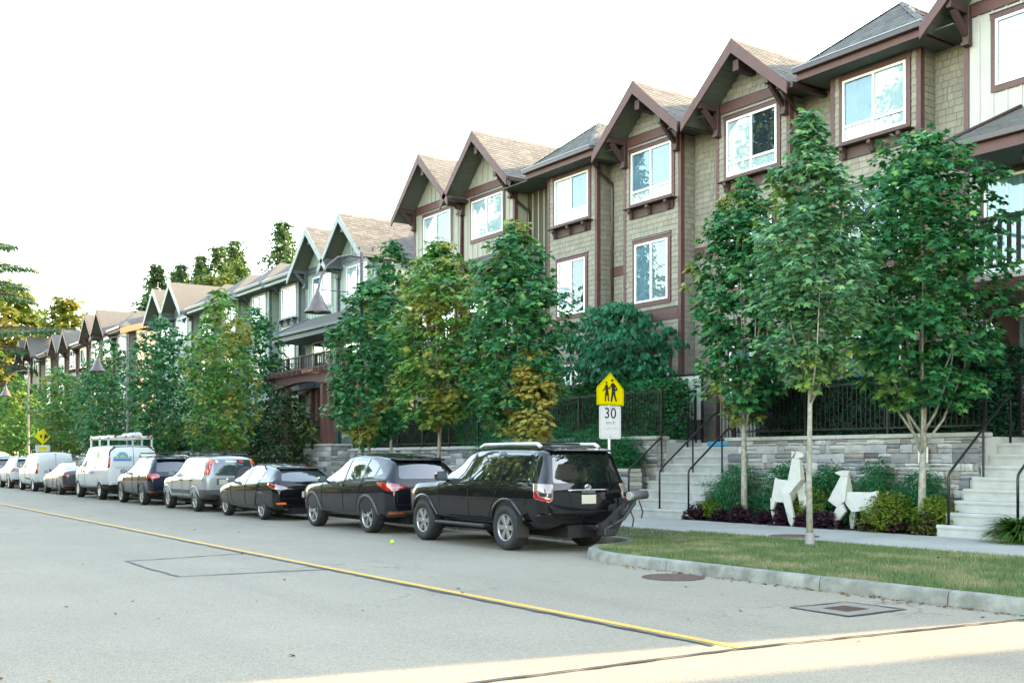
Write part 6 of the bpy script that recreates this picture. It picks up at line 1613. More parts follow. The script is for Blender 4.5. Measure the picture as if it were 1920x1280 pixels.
def limbs(seed, c, zg, z0, z1, R, r0, n=9, m='bark', parent=None, fork=None, lean=(0, 0)):
    r = random.Random(seed); mb = MB(); x, y = c
    fk = fork or z0
    pts = [(x, y, zg - 0.05), (x + r.uniform(-.02, .02), y + r.uniform(-.02, .02), zg + (fk - zg) * 0.5)]
    rs = [r0 * 1.25, r0]
    for i in range(1, 7):
        t = i / 6; pts.append((x + lean[0] * t + r.uniform(-.05, .05), y + lean[1] * t + r.uniform(-.05, .05), fk + (z1 - 0.15 - fk) * t)); rs.append(max(0.008, r0 * (0.8 - 0.76 * t)))
    mb.tube(pts, rs, 8)
    tr = mb.build('trunk', m, parent, smooth=True)
    for k in range(n):
        a = 2 * PI * k / n + r.uniform(-.4, .4); zs = fk + r.uniform(-0.1, 0.5) * (z1 - fk) * 0.55; L = R * r.uniform(0.5, 0.8); up = (z1 - zs) * r.uniform(0.3, 0.62)
        b = MB(); dx, dy = math.cos(a), math.sin(a)
        b.tube([(x, y, zs), (x + dx * L * 0.35, y + dy * L * 0.35, zs + up * 0.2), (x + dx * L * 0.7, y + dy * L * 0.7, zs + up * 0.55), (x + dx * L * 0.9, y + dy * L * 0.9, zs + up)], [r0 * 0.42, r0 * 0.34, r0 * 0.22, 0.008], 6)
        b.build('limb', m, tr, smooth=True)
    return tr
def maple(label, x, y, top, base, R, seed, lm, clumps=620, per=11, size=0.135, kind='maple', zg=0.14, r0=0.055, bark='bark_pale', fork=None, group='street trees along the pavement', nl=9, name='maple_tree', **k):
    o = thing(name, label, 'tree', (x, y, zg), group)
    V, T, C = crown(seed, (x, y), base, top, R, clumps, per, size, kind, **k)
    ob = link('crown', fast_mesh('crown', V, T, lm), o); ob['kind'] = 'stuff'
    limbs(seed, (x, y), zg, base, top, R, r0, nl, bark, o, fork, k.get('lean', (0, 0)))
    return o
# street trees, near to far
NEARP = [(0, 0.35), (0.08, 0.75), (0.22, 1.0), (0.55, 1.0), (0.75, 0.86), (0.88, 0.58), (0.96, 0.28), (1, 0.06)]
t2 = maple('slim pale-barked maple standing alone on the grass verge', 14.0, 11.58, 7.2, 2.75, 0.98, 21, 'leaf_teal', 620, 11, 0.12, lump=0.34, r0=0.046, fork=2.35, prof=[(0, 0.25), (0.12, 0.62), (0.3, 1.0), (0.5, 1.0), (0.66, 0.8), (0.8, 0.42), (0.9, 0.22), (1, 0.04)], nl=10)
mb = MB().lathe([(0.085, 0.0), (0.08, 0.12), (0.074, 0.21)], 14, (14.0, 11.58, 0.13), caps=False)
def guard_mat():
    m, nt, p = _nt('tree_guard'); w = nt.nodes.new('ShaderNodeTexWave'); w.wave_type = 'BANDS'; w.bands_direction = 'Z'; w.inputs['Scale'].default_value = 16; w.inputs['Distortion'].default_value = 5
    g = nt.nodes.new('ShaderNodeNewGeometry'); nt.links.new(g.outputs['Position'], w.inputs['Vector'])
    nt.links.new(_mixc(nt, w.outputs['Fac'], (0.34, 0.32, 0.33), (0.10, 0.085, 0.095)), p.inputs['Base Color'])
guard_mat(); mb.build('trunk_guard', 'tree_guard', t2)
maple('dense dark green maple in front of the wall by the right edge stairs', 17.68, 12.0, 7.62, 2.5, 1.5, 33, 'leaf_deep', 1050, 11, 0.135, lump=0.3, r0=0.07, fork=1.7, prof=NEARP, nl=11)
maple('maple with yellowing lower leaves left of the tall llama sculpture', 17.75, 16.5, 7.68, 2.45, 1.08, 45, 'leaf_mid', 700, 11, 0.135, r0=0.065, fork=2.2, prof=NEARP)
tm1 = maple('maple with a bronze-yellow branch on its right above the black SUV', 14.0, 20.0, 6.9, 2.2, 1.1, 52, 'leaf_mid', 680, 10, 0.14, prof=NEARP, bark='bark')
V, T, C = crown(55, (13.95, 19.3), 1.75, 4.0, 0.5, 130, 10, 0.14, 'maple', prof=[(0, 0.5), (0.3, 1), (0.7, 0.9), (1, 0.3)])
link('autumn_branch', fast_mesh('autumn_branch', V, T, 'leaf_bronze'), tm1)['kind'] = 'stuff'
maple('maple turning yellow on top, behind the blue-black crossover', 14.0, 23.4, 7.1, 2.4, 1.18, 67, 'leaf_turn', 720, 10, 0.14, prof=NEARP, bark='bark')
maple('green maple with yellow base just right of the curved street lamp', 14.05, 27.3, 6.6, 2.0, 1.15, 71, 'leaf_mid', 640, 9, 0.15, prof=NEARP, bark='bark')
maple('dark maple close to the nearest building, behind the curved street lamp', 17.7, 32.8, 9.2, 3.0, 1.25, 83, 'leaf_deep', 560, 9, 0.17, 'quad', bark='bark')
FAR = [(39.5, 7.9, 1.8, 1.32, 'leaf_turn', 'bushy yellow-green maple above the silver boxy SUV'), (47.1, 7.7, 1.7, 1.5, 'leaf_deep', 'dark green maple above the navy crossover'), (55.7, 7.5, 1.7, 1.55, 'leaf_deep', 'dark green maple above the white work van'),
       (67.0, 7.0, 1.7, 1.6, 'leaf_turn', 'yellow-green maple right of the yellow diamond sign'), (79.3, 7.2, 1.8, 1.5, 'leaf_fresh', 'far green maple behind the yellow diamond sign'), (91.0, 7.2, 1.8, 1.7, 'leaf_deep', 'farthest green maple at the left edge of the row')]
for i, (y, tp, bs, R, lm, lab) in enumerate(FAR): maple(lab, 14.0, y, tp, bs, R, 101 + i, lm, 680, 9, 0.17, 'quad', prof=NEARP, bark='bark', nl=6)
FAR2 = [(45.0, 8.3, 'dark tree half hidden behind the bushy yellow-green maple'), (51.5, 7.6, 'dark tree behind the gap over the navy crossover'), (60.5, 7.8, 'dark tree close to the far end of the blue building'), (71.5, 7.6, 'dark tree below the sunlit orange end wall'), (80.0, 7.4, 'dark tree before the far brown building'), (93.0, 7.6, 'dark green tree low before the farthest gables')]
for i, (y, tp, lab) in enumerate(FAR2): maple(lab, 17.6, y, tp, 1.5, 1.5, 131 + i, 'leaf_deep', 480, 9, 0.19, 'quad', bark='bark', nl=5, group='trees between pavement and houses')
# weeping dark tree on the terrace
maple('dark weeping small tree with domed crown behind the yellow school sign', 19.9, 23.4, 6.0, 3.75, 1.85, 151, 'leaf_weep', 520, 12, 0.15, 'oval', zg=1.98, r0=0.06, bark='bark_dark', group=None, name='weeping_tree', droop=1.3, lump=0.24, prof=[(0, 0.75), (0.15, 1.0), (0.4, 1.0), (0.65, 0.85), (0.85, 0.55), (1, 0.15)])
maple('glossy dark magnolia beside the stone pillars below the balcony', 17.15, 40.9, 4.2, 0.35, 1.6, 157, 'leaf_magnolia', 560, 10, 0.16, 'oval', r0=0.05, bark='bark_dark', group=None, name='magnolia_shrub', droop=0.0, prof=[(0, 0.7), (0.2, 1), (0.6, 0.95), (0.85, 0.6), (1, 0.15)])
maple('small dark shrub left of the magnolia behind the silver boxy SUV', 17.3, 44.8, 2.9, 0.3, 1.1, 158, 'leaf_magnolia', 260, 10, 0.15, 'oval', r0=0.04, bark='bark_dark', group=None, name='shrub', droop=0.0)
# shrubs
def shrub(label, x, y, z0, z1, R, seed, lm, clumps, per, size, kind, name='shrub', group=None, **k):
    o = thing(name, label, 'shrub', (x, y, z0), group)
    k.setdefault('prof', [(0, 0.75), (0.2, 1), (0.5, 0.97), (0.8, 0.7), (1, 0.2)])
    V, T, C = crown(seed, (x, y), z0, z1, R, clumps, per, size, kind, **k)
    link('foliage', fast_mesh('foliage', V, T, lm), o)['kind'] = 'stuff'
    r = random.Random(seed)
    for i in range(5):
        a = r.uniform(0, 6.28); MB().tube([(x, y, z0 - 0.03), (x + math.cos(a) * R * 0.3, y + math.sin(a) * R * 0.3, z0 + (z1 - z0) * 0.4), (x + math.cos(a) * R * 0.55, y + math.sin(a) * R * 0.55, z0 + (z1 - z0) * 0.75)], [0.015, 0.011, 0.005], 5).build('stem', 'bark_dark', o)
    return o
FG = 'feathery green shrubs by the stone walls'
for i, (x, y, z0, z1, R, lab) in enumerate([(18.3, 17.2, 0.15, 1.35, 0.72, 'feathery green shrub beside the near stairs, left of the yellowing maple'), (18.38, 15.85, 0.15, 1.4, 0.56, 'feathery green shrub behind the taller llama sculpture'),
        (18.42, 14.7, 0.15, 1.35, 0.56, 'feathery green shrub between the two sculptures against the wall'), (18.42, 13.55, 0.15, 1.42, 0.56, 'feathery green shrub behind the smaller sculpture'), (18.42, 12.5, 0.15, 1.25, 0.52, 'feathery green shrub behind the right tree trunk'),
        (18.15, 21.15, 1.2, 2.1, 0.62, 'feathery green shrub on the low planter wall beside the stairs'), (18.05, 22.3, 1.15, 2.35, 0.8, 'feathery green shrub right behind the speed sign'), (18.0, 23.7, 0.7, 2.4, 0.9, 'feathery green shrub left of the speed sign'),
        (18.0, 25.2, 0.5, 2.45, 0.95, 'feathery green shrub above the black SUV roof'), (18.0, 26.8, 0.4, 2.35, 0.9, 'feathery green shrub below the bronze-yellow branch')]):
    shrub(lab, x, y, z0, z1, R, 171 + i, 'leaf_fern', 520, 14, 0.085, 'needle', 'fern_shrub', FG, droop=0.3, spread=0.2, lump=0.3)
for i, (x, y, R, h, lab) in enumerate([(18.0, 14.78, 0.42, 0.9, 'round yellow-green boxwood behind the slim tree trunk'), (17.62, 12.68, 0.5, 0.86, 'wide yellow-green boxwood in front of the smaller sculpture'), (17.72, 11.75, 0.42, 0.78, 'round yellow-green boxwood beside the right edge stairs'), (17.9, 17.5, 0.34, 0.6, 'small yellow-green boxwood at the foot of the near stairs')]):
    shrub(lab, x, y, 0.15, h, R, 191 + i, 'leaf_box', 420, 12, 0.05, 'oval', 'boxwood', 'clipped yellow-green boxwoods', droop=0.0, spread=0.08, lump=0.12, hollow=0.3)
HP = [(17.55, 17.75, 0.22), (17.5, 17.0, 0.16), (17.55, 16.45, 0.24), (17.5, 15.75, 0.15), (17.58, 15.25, 0.29), (17.52, 14.55, 0.19), (17.5, 14.02, 0.23), (17.5, 12.95, 0.22), (17.52, 12.4, 0.2), (17.55, 11.78, 0.26)]
HN = ['at the foot of the near stairs', 'second from the near stairs', 'below the yellowing maple trunk', 'left of the taller llama', 'at the hind legs of the taller llama', 'between the front feet of the taller llama', 'below the smaller sculpture', 'in front of the wide boxwood', 'right of the wide boxwood', 'beside the right edge stairs']
for i, (x, y, R) in enumerate(HP):
    shrub('low dark purple leafy plant ' + HN[i], x, y, 0.14, 0.16 + R * 1.15, R, 201 + i, 'leaf_plum', 70, 10, 0.085, 'quad', 'heuchera', 'dark purple plants edging the bed', droop=-0.1, spread=0.07, hollow=0.4)
def strappy(label, x, y, z0, n, L, seed, lm='leaf_strap'):
    o = thing('strappy_plant', label, 'plant', (x, y, z0)); r = np.random.default_rng(seed)
    a = r.uniform(0, 2 * PI, n); pos = np.stack([x + np.cos(a) * 0.12 * r.uniform(0, 1, n), y + np.sin(a) * 0.12 * r.uniform(0, 1, n), np.full(n, z0)], 1)
    ax = np.stack([np.cos(a), np.sin(a), r.uniform(0.3, 1.6, n)], 1); V, T = leaves(pos, ax, np.tile([0, 0, 1.0], (n, 1)), L * r.uniform(0.6, 1.1, n), 'strap')
    link('foliage', fast_mesh('foliage', V, T, lm), o)['kind'] = 'stuff'
strappy('bright green strappy plant spilling at the foot of the right edge stairs', 17.15, 9.75, 0.15, 900, 0.66, 5); strappy('second strappy green plant at the very right edge', 17.2, 9.15, 0.15, 800, 0.66, 6)
shrub('leafy yellow-green bush above the strappy plant at the right edge', 17.9, 9.3, 0.4, 1.3, 0.5, 219, 'leaf_box', 120, 10, 0.1, 'oval', 'bush')
tag(MB().lathe([(0, 0), (0.16, 0.02), (0.2, 0.12), (0.15, 0.26), (0.05, 0.31), (0, 0.31)], 9, (17.24, 10.15, 0.14)).build('garden_rock', mat('rock', (0.36, 0.35, 0.32), 0.9, var=0.2, vscale=8, bump=0.8, bscale=14)), 'pale rounded rock at the foot of the right edge stairs', 'rock')
def hedge(label, x0, x1, y0, y1, z0, z1, n, size, seed, lm='leaf_hedge', name='hedge'):
    o = thing(name, label, 'hedge', ((x0 + x1) / 2, (y0 + y1) / 2, z0)); r = np.random.default_rng(seed)
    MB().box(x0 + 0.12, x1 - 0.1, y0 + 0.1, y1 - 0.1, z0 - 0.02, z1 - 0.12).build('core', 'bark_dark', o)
    A = [(z1 - z0) * (y1 - y0), (x1 - x0) * (y1 - y0), (z1 - z0) * (x1 - x0)]; f = r.choice(3, n, p=np.array(A) / sum(A))
    u, v = r.uniform(0, 1, n), r.uniform(0, 1, n); d = np.abs(r.normal(0, 0.055, n)) - 0.02
    wob = 0.05 * np.sin(u * 40 + v * 9) + 0.04 * np.sin(u * 13 - v * 17)
    P = np.where((f == 0)[:, None], np.stack([x0 + d + wob, y0 + u * (y1 - y0), z0 + v * (z1 - z0)], 1),
        np.where((f == 1)[:, None], np.stack([x0 + v * (x1 - x0), y0 + u * (y1 - y0), z1 - d + wob], 1), np.stack([x0 + u * (x1 - x0), y0 + d + wob, z0 + v * (z1 - z0)], 1)))
    N = np.where((f == 0)[:, None], [[-1, 0, 0.5]], np.where((f == 1)[:, None], [[0, 0, 1.0]], [[0, -1, 0.5]])) + r.normal(0, 0.35, (n, 3))
    V, T = leaves(P, rdir(r, n, -0.6, 0.6) + N * 0.4, N, size * r.uniform(0.7, 1.3, n), 'oval')
    link('foliage', fast_mesh('foliage', V, T, lm), o)['kind'] = 'stuff'
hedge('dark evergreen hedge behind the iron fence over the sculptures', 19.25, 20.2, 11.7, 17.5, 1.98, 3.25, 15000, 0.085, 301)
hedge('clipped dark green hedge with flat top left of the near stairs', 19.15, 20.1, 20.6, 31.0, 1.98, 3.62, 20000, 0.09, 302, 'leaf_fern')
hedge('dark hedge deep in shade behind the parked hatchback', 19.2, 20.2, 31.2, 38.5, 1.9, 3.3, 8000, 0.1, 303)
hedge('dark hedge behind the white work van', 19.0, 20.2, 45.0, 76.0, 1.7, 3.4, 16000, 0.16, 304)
hedge('tall evergreen shrub beside the patio window at the right edge', 19.5, 20.6, 11.6, 12.9, 1.98, 3.75, 4500, 0.085, 305)
# conifers and far trees
def conifer_mesh(seed, H, R, lm, low=0.12, droop=0.3, sprays=30, ls=0.6, power=0.6, nw=85, sparse=1.0):
    r = np.random.default_rng(seed); P, A, N, Sz = [], [], [], []
    for i in range(nw):
        h = low + (1 - low) * (i + r.uniform(-0.3, 0.3)) / nw
        L = R * max(0.05, (1 - h)) ** power * r.uniform(0.75, 1.1)
        for b in range(int(r.integers(6, 10))):
            if r.uniform() > sparse: continue
            a = r.uniform(0, 2 * PI); l = L * r.uniform(0.55, 1.15); d = np.array([math.cos(a), math.sin(a), 0])
            for q in range(max(4, int(sprays * (0.4 + l / R)))):
                t = r.uniform(0.12, 1); p = d * l * t + np.array([0, 0, h * H + 0.12 * l * t - droop * l * t * t + r.normal(0, 0.22) * (0.4 + l / R)])
                sd = np.array([-d[1], d[0], 0]) * r.choice([-1, 1])
                P.append(p); A.append(d * r.uniform(0.3, 1) + sd * r.uniform(0.2, 1) + np.array([0, 0, r.uniform(-0.8, 0.1)])); N.append(np.array([0, 0, 1]) + r.normal(0, 0.6, 3)); Sz.append(ls * r.uniform(0.6, 1.2) * (0.55 + 0.45 * (1 - h)))
    V, T = leaves(np.array(P), np.array(A), np.array(N), np.array(Sz), 'oval')
    return fast_mesh('crown', V, T, lm)
CON = {}
def conifer(label, x, y, H, R, seed, lm='leaf_conifer', group='tall conifers beyond the roofs', name='conifer', **k):
    o = thing(name, label, 'tree', (x, y, 0), group)
    key = (seed, lm)
    if key not in CON: CON[key] = (conifer_mesh(seed, H, R, lm, **k), H, R)
    me, h0, r0 = CON[key]
    q = bpy.data.objects.new('crown', me); COL.objects.link(q); q.parent = o; q.matrix_parent_inverse = Matrix.Translation(-Vector(o.location)); q.location = (x, y, 0); q.scale = (R / r0, R / r0, H / h0); q['kind'] = 'stuff'
    MB().tube([(x, y, -0.1), (x + 0.1, y, H * 0.5), (x, y, H * 0.97)], [H * 0.016, H * 0.01, 0.02], 7).build('trunk', 'bark_dark', o)
    return o
for x, y, H, R, sd, lab in [(41.4, 99.1, 25.0, 7.0, 401, 'tall ragged conifer right above the blue building'), (41.1, 111.5, 25.2, 7.6, 402, 'broad conifer in the middle of the skyline cluster'), (38.7, 109.5, 24.0, 6.4, 403, 'conifer just left of the broad one on the skyline'),
        (39.2, 116.7, 24.2, 6.0, 401, 'slender conifer left of the skyline cluster'), (38.0, 122.0, 23.2, 5.0, 403, 'small conifer second from left above the roofs'), (32.6, 111.0, 21.6, 5.2, 404, 'narrow dark conifer leftmost above the roofs'), (45.0, 104.0, 22.6, 6.5, 402, 'conifer low behind the tall ragged one'),
        (43.0, 116.0, 24.4, 7.0, 404, 'conifer right of the broad one on the skyline'), (36.0, 113.5, 22.4, 5.6, 401, 'low conifer between the slender one and the small one'), (47.5, 112.0, 23.6, 7.0, 403, 'conifer far back between the broad and the ragged one'), (40.5, 121.0, 23.6, 5.5, 404, 'conifer peeking out left of the broad one')]:
    conifer(lab, x, y, H, R, sd)
def far_tree(label, x, y, top, base, R, seed, lm, clumps=260, per=10, size=0.5):
    maple(label, x, y, top, base, R, seed, lm, clumps, per, size, 'quad', zg=0, r0=0.25, bark='bark_dark', group='broadleaf trees beyond the roofs', nl=8, name='broadleaf_tree', spread=0.7, lump=0.3, prof=[(0, 0.4), (0.2, 0.85), (0.5, 1), (0.8, 0.75), (1, 0.25)])
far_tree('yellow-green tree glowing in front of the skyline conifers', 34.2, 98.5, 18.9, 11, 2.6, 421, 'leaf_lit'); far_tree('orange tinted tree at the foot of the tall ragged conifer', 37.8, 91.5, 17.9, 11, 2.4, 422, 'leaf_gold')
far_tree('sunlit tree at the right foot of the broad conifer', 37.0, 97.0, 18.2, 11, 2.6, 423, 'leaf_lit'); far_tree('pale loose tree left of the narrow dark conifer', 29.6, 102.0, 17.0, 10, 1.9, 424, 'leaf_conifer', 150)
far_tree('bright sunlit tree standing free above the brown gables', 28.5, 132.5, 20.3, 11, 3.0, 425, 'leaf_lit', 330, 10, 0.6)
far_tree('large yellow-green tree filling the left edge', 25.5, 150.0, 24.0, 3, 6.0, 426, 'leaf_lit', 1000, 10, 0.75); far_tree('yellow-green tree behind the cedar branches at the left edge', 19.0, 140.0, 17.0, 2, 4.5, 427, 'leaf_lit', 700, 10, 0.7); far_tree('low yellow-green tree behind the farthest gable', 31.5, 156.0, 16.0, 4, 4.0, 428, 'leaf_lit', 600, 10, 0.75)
# cedar whose long level branches reach in from the left edge
ce = thing('cedar_tree', 'big cedar with long level branches reaching in from the left edge', 'tree', (16.2, 113.0, 0))
MB().tube([(16.2, 113, -0.1), (16.3, 113, 10), (16.2, 113, 23)], [0.5, 0.36, 0.1], 10).build('trunk', 'bark_dark', ce, smooth=True)
rr = np.random.default_rng(77); P, A, N, Sz = [], [], [], []
brs = [(21.6, 4.0, 0.1), (19.9, 5.6, 0.0), (18.4, 4.6, -0.05), (17.4, 5.4, -0.1), (13.4, 9.2, 0.10), (11.8, 8.0, 0.0), (10.2, 6.4, -0.02), (8.4, 5.5, 0.0)]
for z, L, tilt in brs:
    for k in range(3):
        a = rad(-35) + (k - 1) * 0.75 + rr.uniform(-0.12, 0.12) if k != 1 else rad(-32) + rr.uniform(-0.08, 0.08)
        l = L * (1.0 if k == 1 else 0.75); d = np.array([math.cos(a), math.sin(a), 0]); pts = []
        for i in range(8):
            t = i / 7; pts.append(np.array([16.2, 113, z]) + d * l * t + np.array([0, 0, tilt * l * t + 0.25 * math.sin(t * 3) - 0.03 * l * t * t + (k - 1) * 0.5]))
        MB().tube([tuple(p) for p in pts], [0.14 * (1 - 0.85 * i / 7) for i in range(8)], 6).build('branch', 'bark_dark', ce, smooth=True)
        for q in range(int(l * 42)):
            t = rr.uniform(0.3, 1.0) ** 0.7; i = min(6, int(t * 7)); p = pts[i] + (pts[i + 1] - pts[i]) * (t * 7 - i)
            sd = np.array([-d[1], d[0], 0]) * rr.choice([-1, 1]); w = rr.uniform(0, 1.2) * (1.15 - t * 0.7)
            P.append(p + sd * w + np.array([0, 0, rr.uniform(-0.22, 0.05) - 0.25 * w])); A.append(d * rr.uniform(0.2, 1) + sd * rr.uniform(0.2, 1) + np.array([0, 0, rr.uniform(-0.9, 0.0)])); N.append(np.array([0, 0, 1]) + rr.normal(0, 0.3, 3)); Sz.append(rr.uniform(0.3, 0.65))
V, T = leaves(np.array(P), np.array(A), np.array(N), np.array(Sz), 'needle'); link('foliage', fast_mesh('foliage', V, T, 'leaf_cedar'), ce)['kind'] = 'stuff'
# trees across the street (behind the camera side), seen only as reflections in windows and paint
for i, (x, y, H, R, sd) in enumerate([(-6.5, 33.0, 25.0, 5.6, 402), (-7.0, 43.5, 26.0, 5.8, 403), (-6.5, 56.0, 25.0, 5.6, 401), (-7.0, 71.0, 25.0, 5.6, 402)]):
    conifer('conifer across the street, out of the picture, number ' + ['one', 'two', 'three', 'four'][i] + ' along the kerb', x, y, H, R, sd, group='trees across the street')
far_tree('broadleaf tree across the street, out of the picture', -13.0, 37.0, 12.5, 3, 3.4, 431, 'leaf_lit', 300); far_tree('second broadleaf tree across the street, out of the picture', -13.0, 51.5, 13.5, 3, 3.6, 432, 'leaf_lit', 300)
hedge('tall dark hedge added across the street to cut bright reflections, out of the picture', -10.5, -8.5, 4.0, 125.0, 0.0, 4.6, 9000, 0.42, 306)  # added to keep the bright horizon sky out of car reflections
# ---------------------------------------------------------------- signs, lamps, sculptures, small things
mat('sign_yellow', (0.62, 0.48, 0.0), 0.35); mat('sign_white', (0.55, 0.54, 0.56), 0.35); mat('sign_black', (0.008, 0.008, 0.007), 0.5); mat('sign_back', (0.3, 0.3, 0.31), 0.5, metal=0.5)
mat('print_grey', (0.28, 0.27, 0.27), 0.5); mat('print_fade', (0.50, 0.46, 0.46), 0.5); mat('print_faint', (0.62, 0.60, 0.58), 0.5); mat('galvanised', (0.42, 0.43, 0.43), 0.45, metal=0.6, var=0.1, vscale=10)
mat('pole_yellow', (0.75, 0.55, 0.0), 0.4)
def plate_poly(poly, y0, y1): return MB().prism(poly, y0, y1, 'y')
sg = thing('school_zone_sign', 'yellow school pentagon above a white 30 speed plate on a steel post', 'sign', (13.75, 16.35, 0.14))
SX, SY = 13.75, 16.35
MB().tube([(SX, SY + 0.03, 0.1), (SX, SY + 0.03, 3.2)], 0.03, 12).build('post', 'galvanised', sg, smooth=True)
pu = lambda x: SX + (x - 402) / 405 * 0.70
pv = lambda y: 2.62 + (630 - y) / 490 * 0.65
pent = [(pu(200), pv(630)), (pu(605), pv(630)), (pu(605), pv(385)), (pu(402), pv(140)), (pu(200), pv(370))]
yp = plate_poly([tuple(p) for p in rounded(pent, 0.035, 4)], SY - 0.004, SY).build('school_plate', 'sign_yellow', sg)
MB().add([(p[0], SY + 0.001, p[1]) for p in pent], [(4, 3, 2, 1, 0)]).build('plate_back', 'sign_back', yp)
bd = MB(); q = [(SX + (p[0] - SX) * 0.93, 2.92 + (p[1] - 2.92) * 0.93) for p in pent]
for a, b in zip(q, q[1:] + q[:1]): bd.tube([(a[0], SY - 0.0045, a[1]), (b[0], SY - 0.0045, b[1])], 0.004, 4)
bd.build('border_line', 'sign_black', yp)
def fig(polys, heads, parent):
    for p in polys: plate_poly([(pu(x), pv(y)) for x, y in p], SY - 0.008, SY - 0.0045).build('pictogram', 'sign_black', parent)
    for x, y, r in heads: plate_poly([(pu(x) + r / 405 * 0.7 * math.cos(a * PI / 6), pv(y) + r / 490 * 0.65 * math.sin(a * PI / 6)) for a in range(12)], SY - 0.008, SY - 0.0045).build('pictogram', 'sign_black', parent)
fig([[(322, 335), (343, 312), (362, 330), (374, 368), (398, 372), (396, 386), (366, 392), (372, 430), (380, 488), (318, 488), (328, 420), (327, 390), (292, 428), (282, 418), (314, 375)], [(320, 487), (342, 487), (335, 574), (318, 574)], [(355, 487), (374, 487), (386, 566), (368, 572)],
     [(408, 312), (430, 294), (452, 298), (480, 328), (498, 362), (512, 388), (503, 408), (476, 412), (470, 388), (488, 380), (470, 345), (474, 420), (474, 468), (414, 476), (422, 420), (416, 348), (392, 378), (380, 370), (402, 340)], [(414, 474), (444, 470), (428, 576), (402, 576)], [(446, 466), (474, 462), (482, 505), (502, 568), (484, 576), (462, 522)]], [(343, 292, 15), (430, 256, 20)], yp)
wp = plate_poly([tuple(p) for p in rounded([(SX - 0.285, 1.95), (SX + 0.275, 1.95), (SX + 0.275, 2.605), (SX - 0.285, 2.605)], 0.04, 4)], SY - 0.004, SY).build('speed_plate', 'sign_white', sg)
bd = MB(); q = [(SX - 0.255, 1.98), (SX + 0.245, 1.98), (SX + 0.245, 2.575), (SX - 0.255, 2.575)]
for a, b in zip(q, q[1:] + q[:1]): bd.tube([(a[0], SY - 0.0045, a[1]), (b[0], SY - 0.0045, b[1])], 0.0035, 4)
bd.build('border_line', 'print_grey', wp)
def sign_text(t, x, z, size, m, parent, yy=SY, sp=1.0, sx=1.0):
    o = link('lettering', text_mesh(t, size, m, 0.0015, space=sp), parent); o.matrix_parent_inverse = Matrix.Identity(4)
    o.location = (x, yy - 0.0065, z); o.rotation_euler = (PI / 2, 0, 0); o.scale = (sx, 1, 1); return o
sign_text('30', SX - 0.005, 2.45, 0.30, 'sign_black', wp, sp=1.05, sx=1.05); sign_text('km/h', SX, 2.275, 0.105, 'print_grey', wp, sp=1.15); sign_text('8 AM-5 PM', SX, 2.155, 0.085, 'print_fade', wp, sp=1.0); sign_text('SCHOOL DAYS', SX, 2.055, 0.07, 'print_faint', wp, sp=1.0)
for z in (2.655, 2.56, 2.0): MB().lathe([(0, 0), (0.009, 0), (0.009, 0.005), (0, 0.005)], 8, (SX, SY - 0.01, z), 'y').build('bolt', 'sign_black', sg)
# distant yellow diamond sign
DX, DY = 12.85, 65.8
ds = thing('diamond_sign', 'yellow diamond warning sign with white plaque on a yellow post behind the small cargo van', 'sign', (DX, DY, 0.14))
MB().tube([(DX, DY + 0.05, 0.1), (DX, DY + 0.05, 3.2)], 0.045, 8).build('post', 'pole_yellow', ds)
dp = plate_poly([(DX, 2.38), (DX + 0.44, 2.84), (DX, 3.3), (DX - 0.44, 2.84)], DY - 0.004, DY).build('diamond_plate', 'sign_yellow', ds)
for p in ([(-0.12, 2.72), (-0.04, 2.78), (-0.02, 2.9), (-0.1, 2.98), (-0.14, 2.86)], [(0.06, 2.66), (0.2, 2.74), (0.3, 2.82), (0.22, 2.92), (0.12, 3.02), (0.08, 2.84)], [(0.02, 2.58), (0.12, 2.6), (0.1, 2.68)]): plate_poly([(DX + a, b) for a, b in p], DY - 0.01, DY - 0.005).build('pictogram', 'sign_black', dp)
pp = plate_poly([tuple(p) for p in rounded([(DX - 0.4, 1.98), (DX + 0.4, 1.98), (DX + 0.4, 2.34), (DX - 0.4, 2.34)], 0.06, 3)], DY - 0.004, DY).build('plaque', 'sign_white', ds)
plate_poly([tuple(p) for p in rounded([(DX - 0.24, 2.06), (DX + 0.24, 2.06), (DX + 0.24, 2.26), (DX - 0.24, 2.26)], 0.06, 3)], DY - 0.01, DY - 0.005).build('plaque_panel', 'sign_yellow', pp)
for sx in (-0.33, 0.3):
    for z in (2.04, 2.14, 2.24): plate_poly([(DX + sx, z), (DX + sx + 0.05, z), (DX + sx + 0.05, z + 0.05), (DX + sx, z + 0.05)], DY - 0.009, DY - 0.005).build('plaque_mark', 'print_grey', pp)
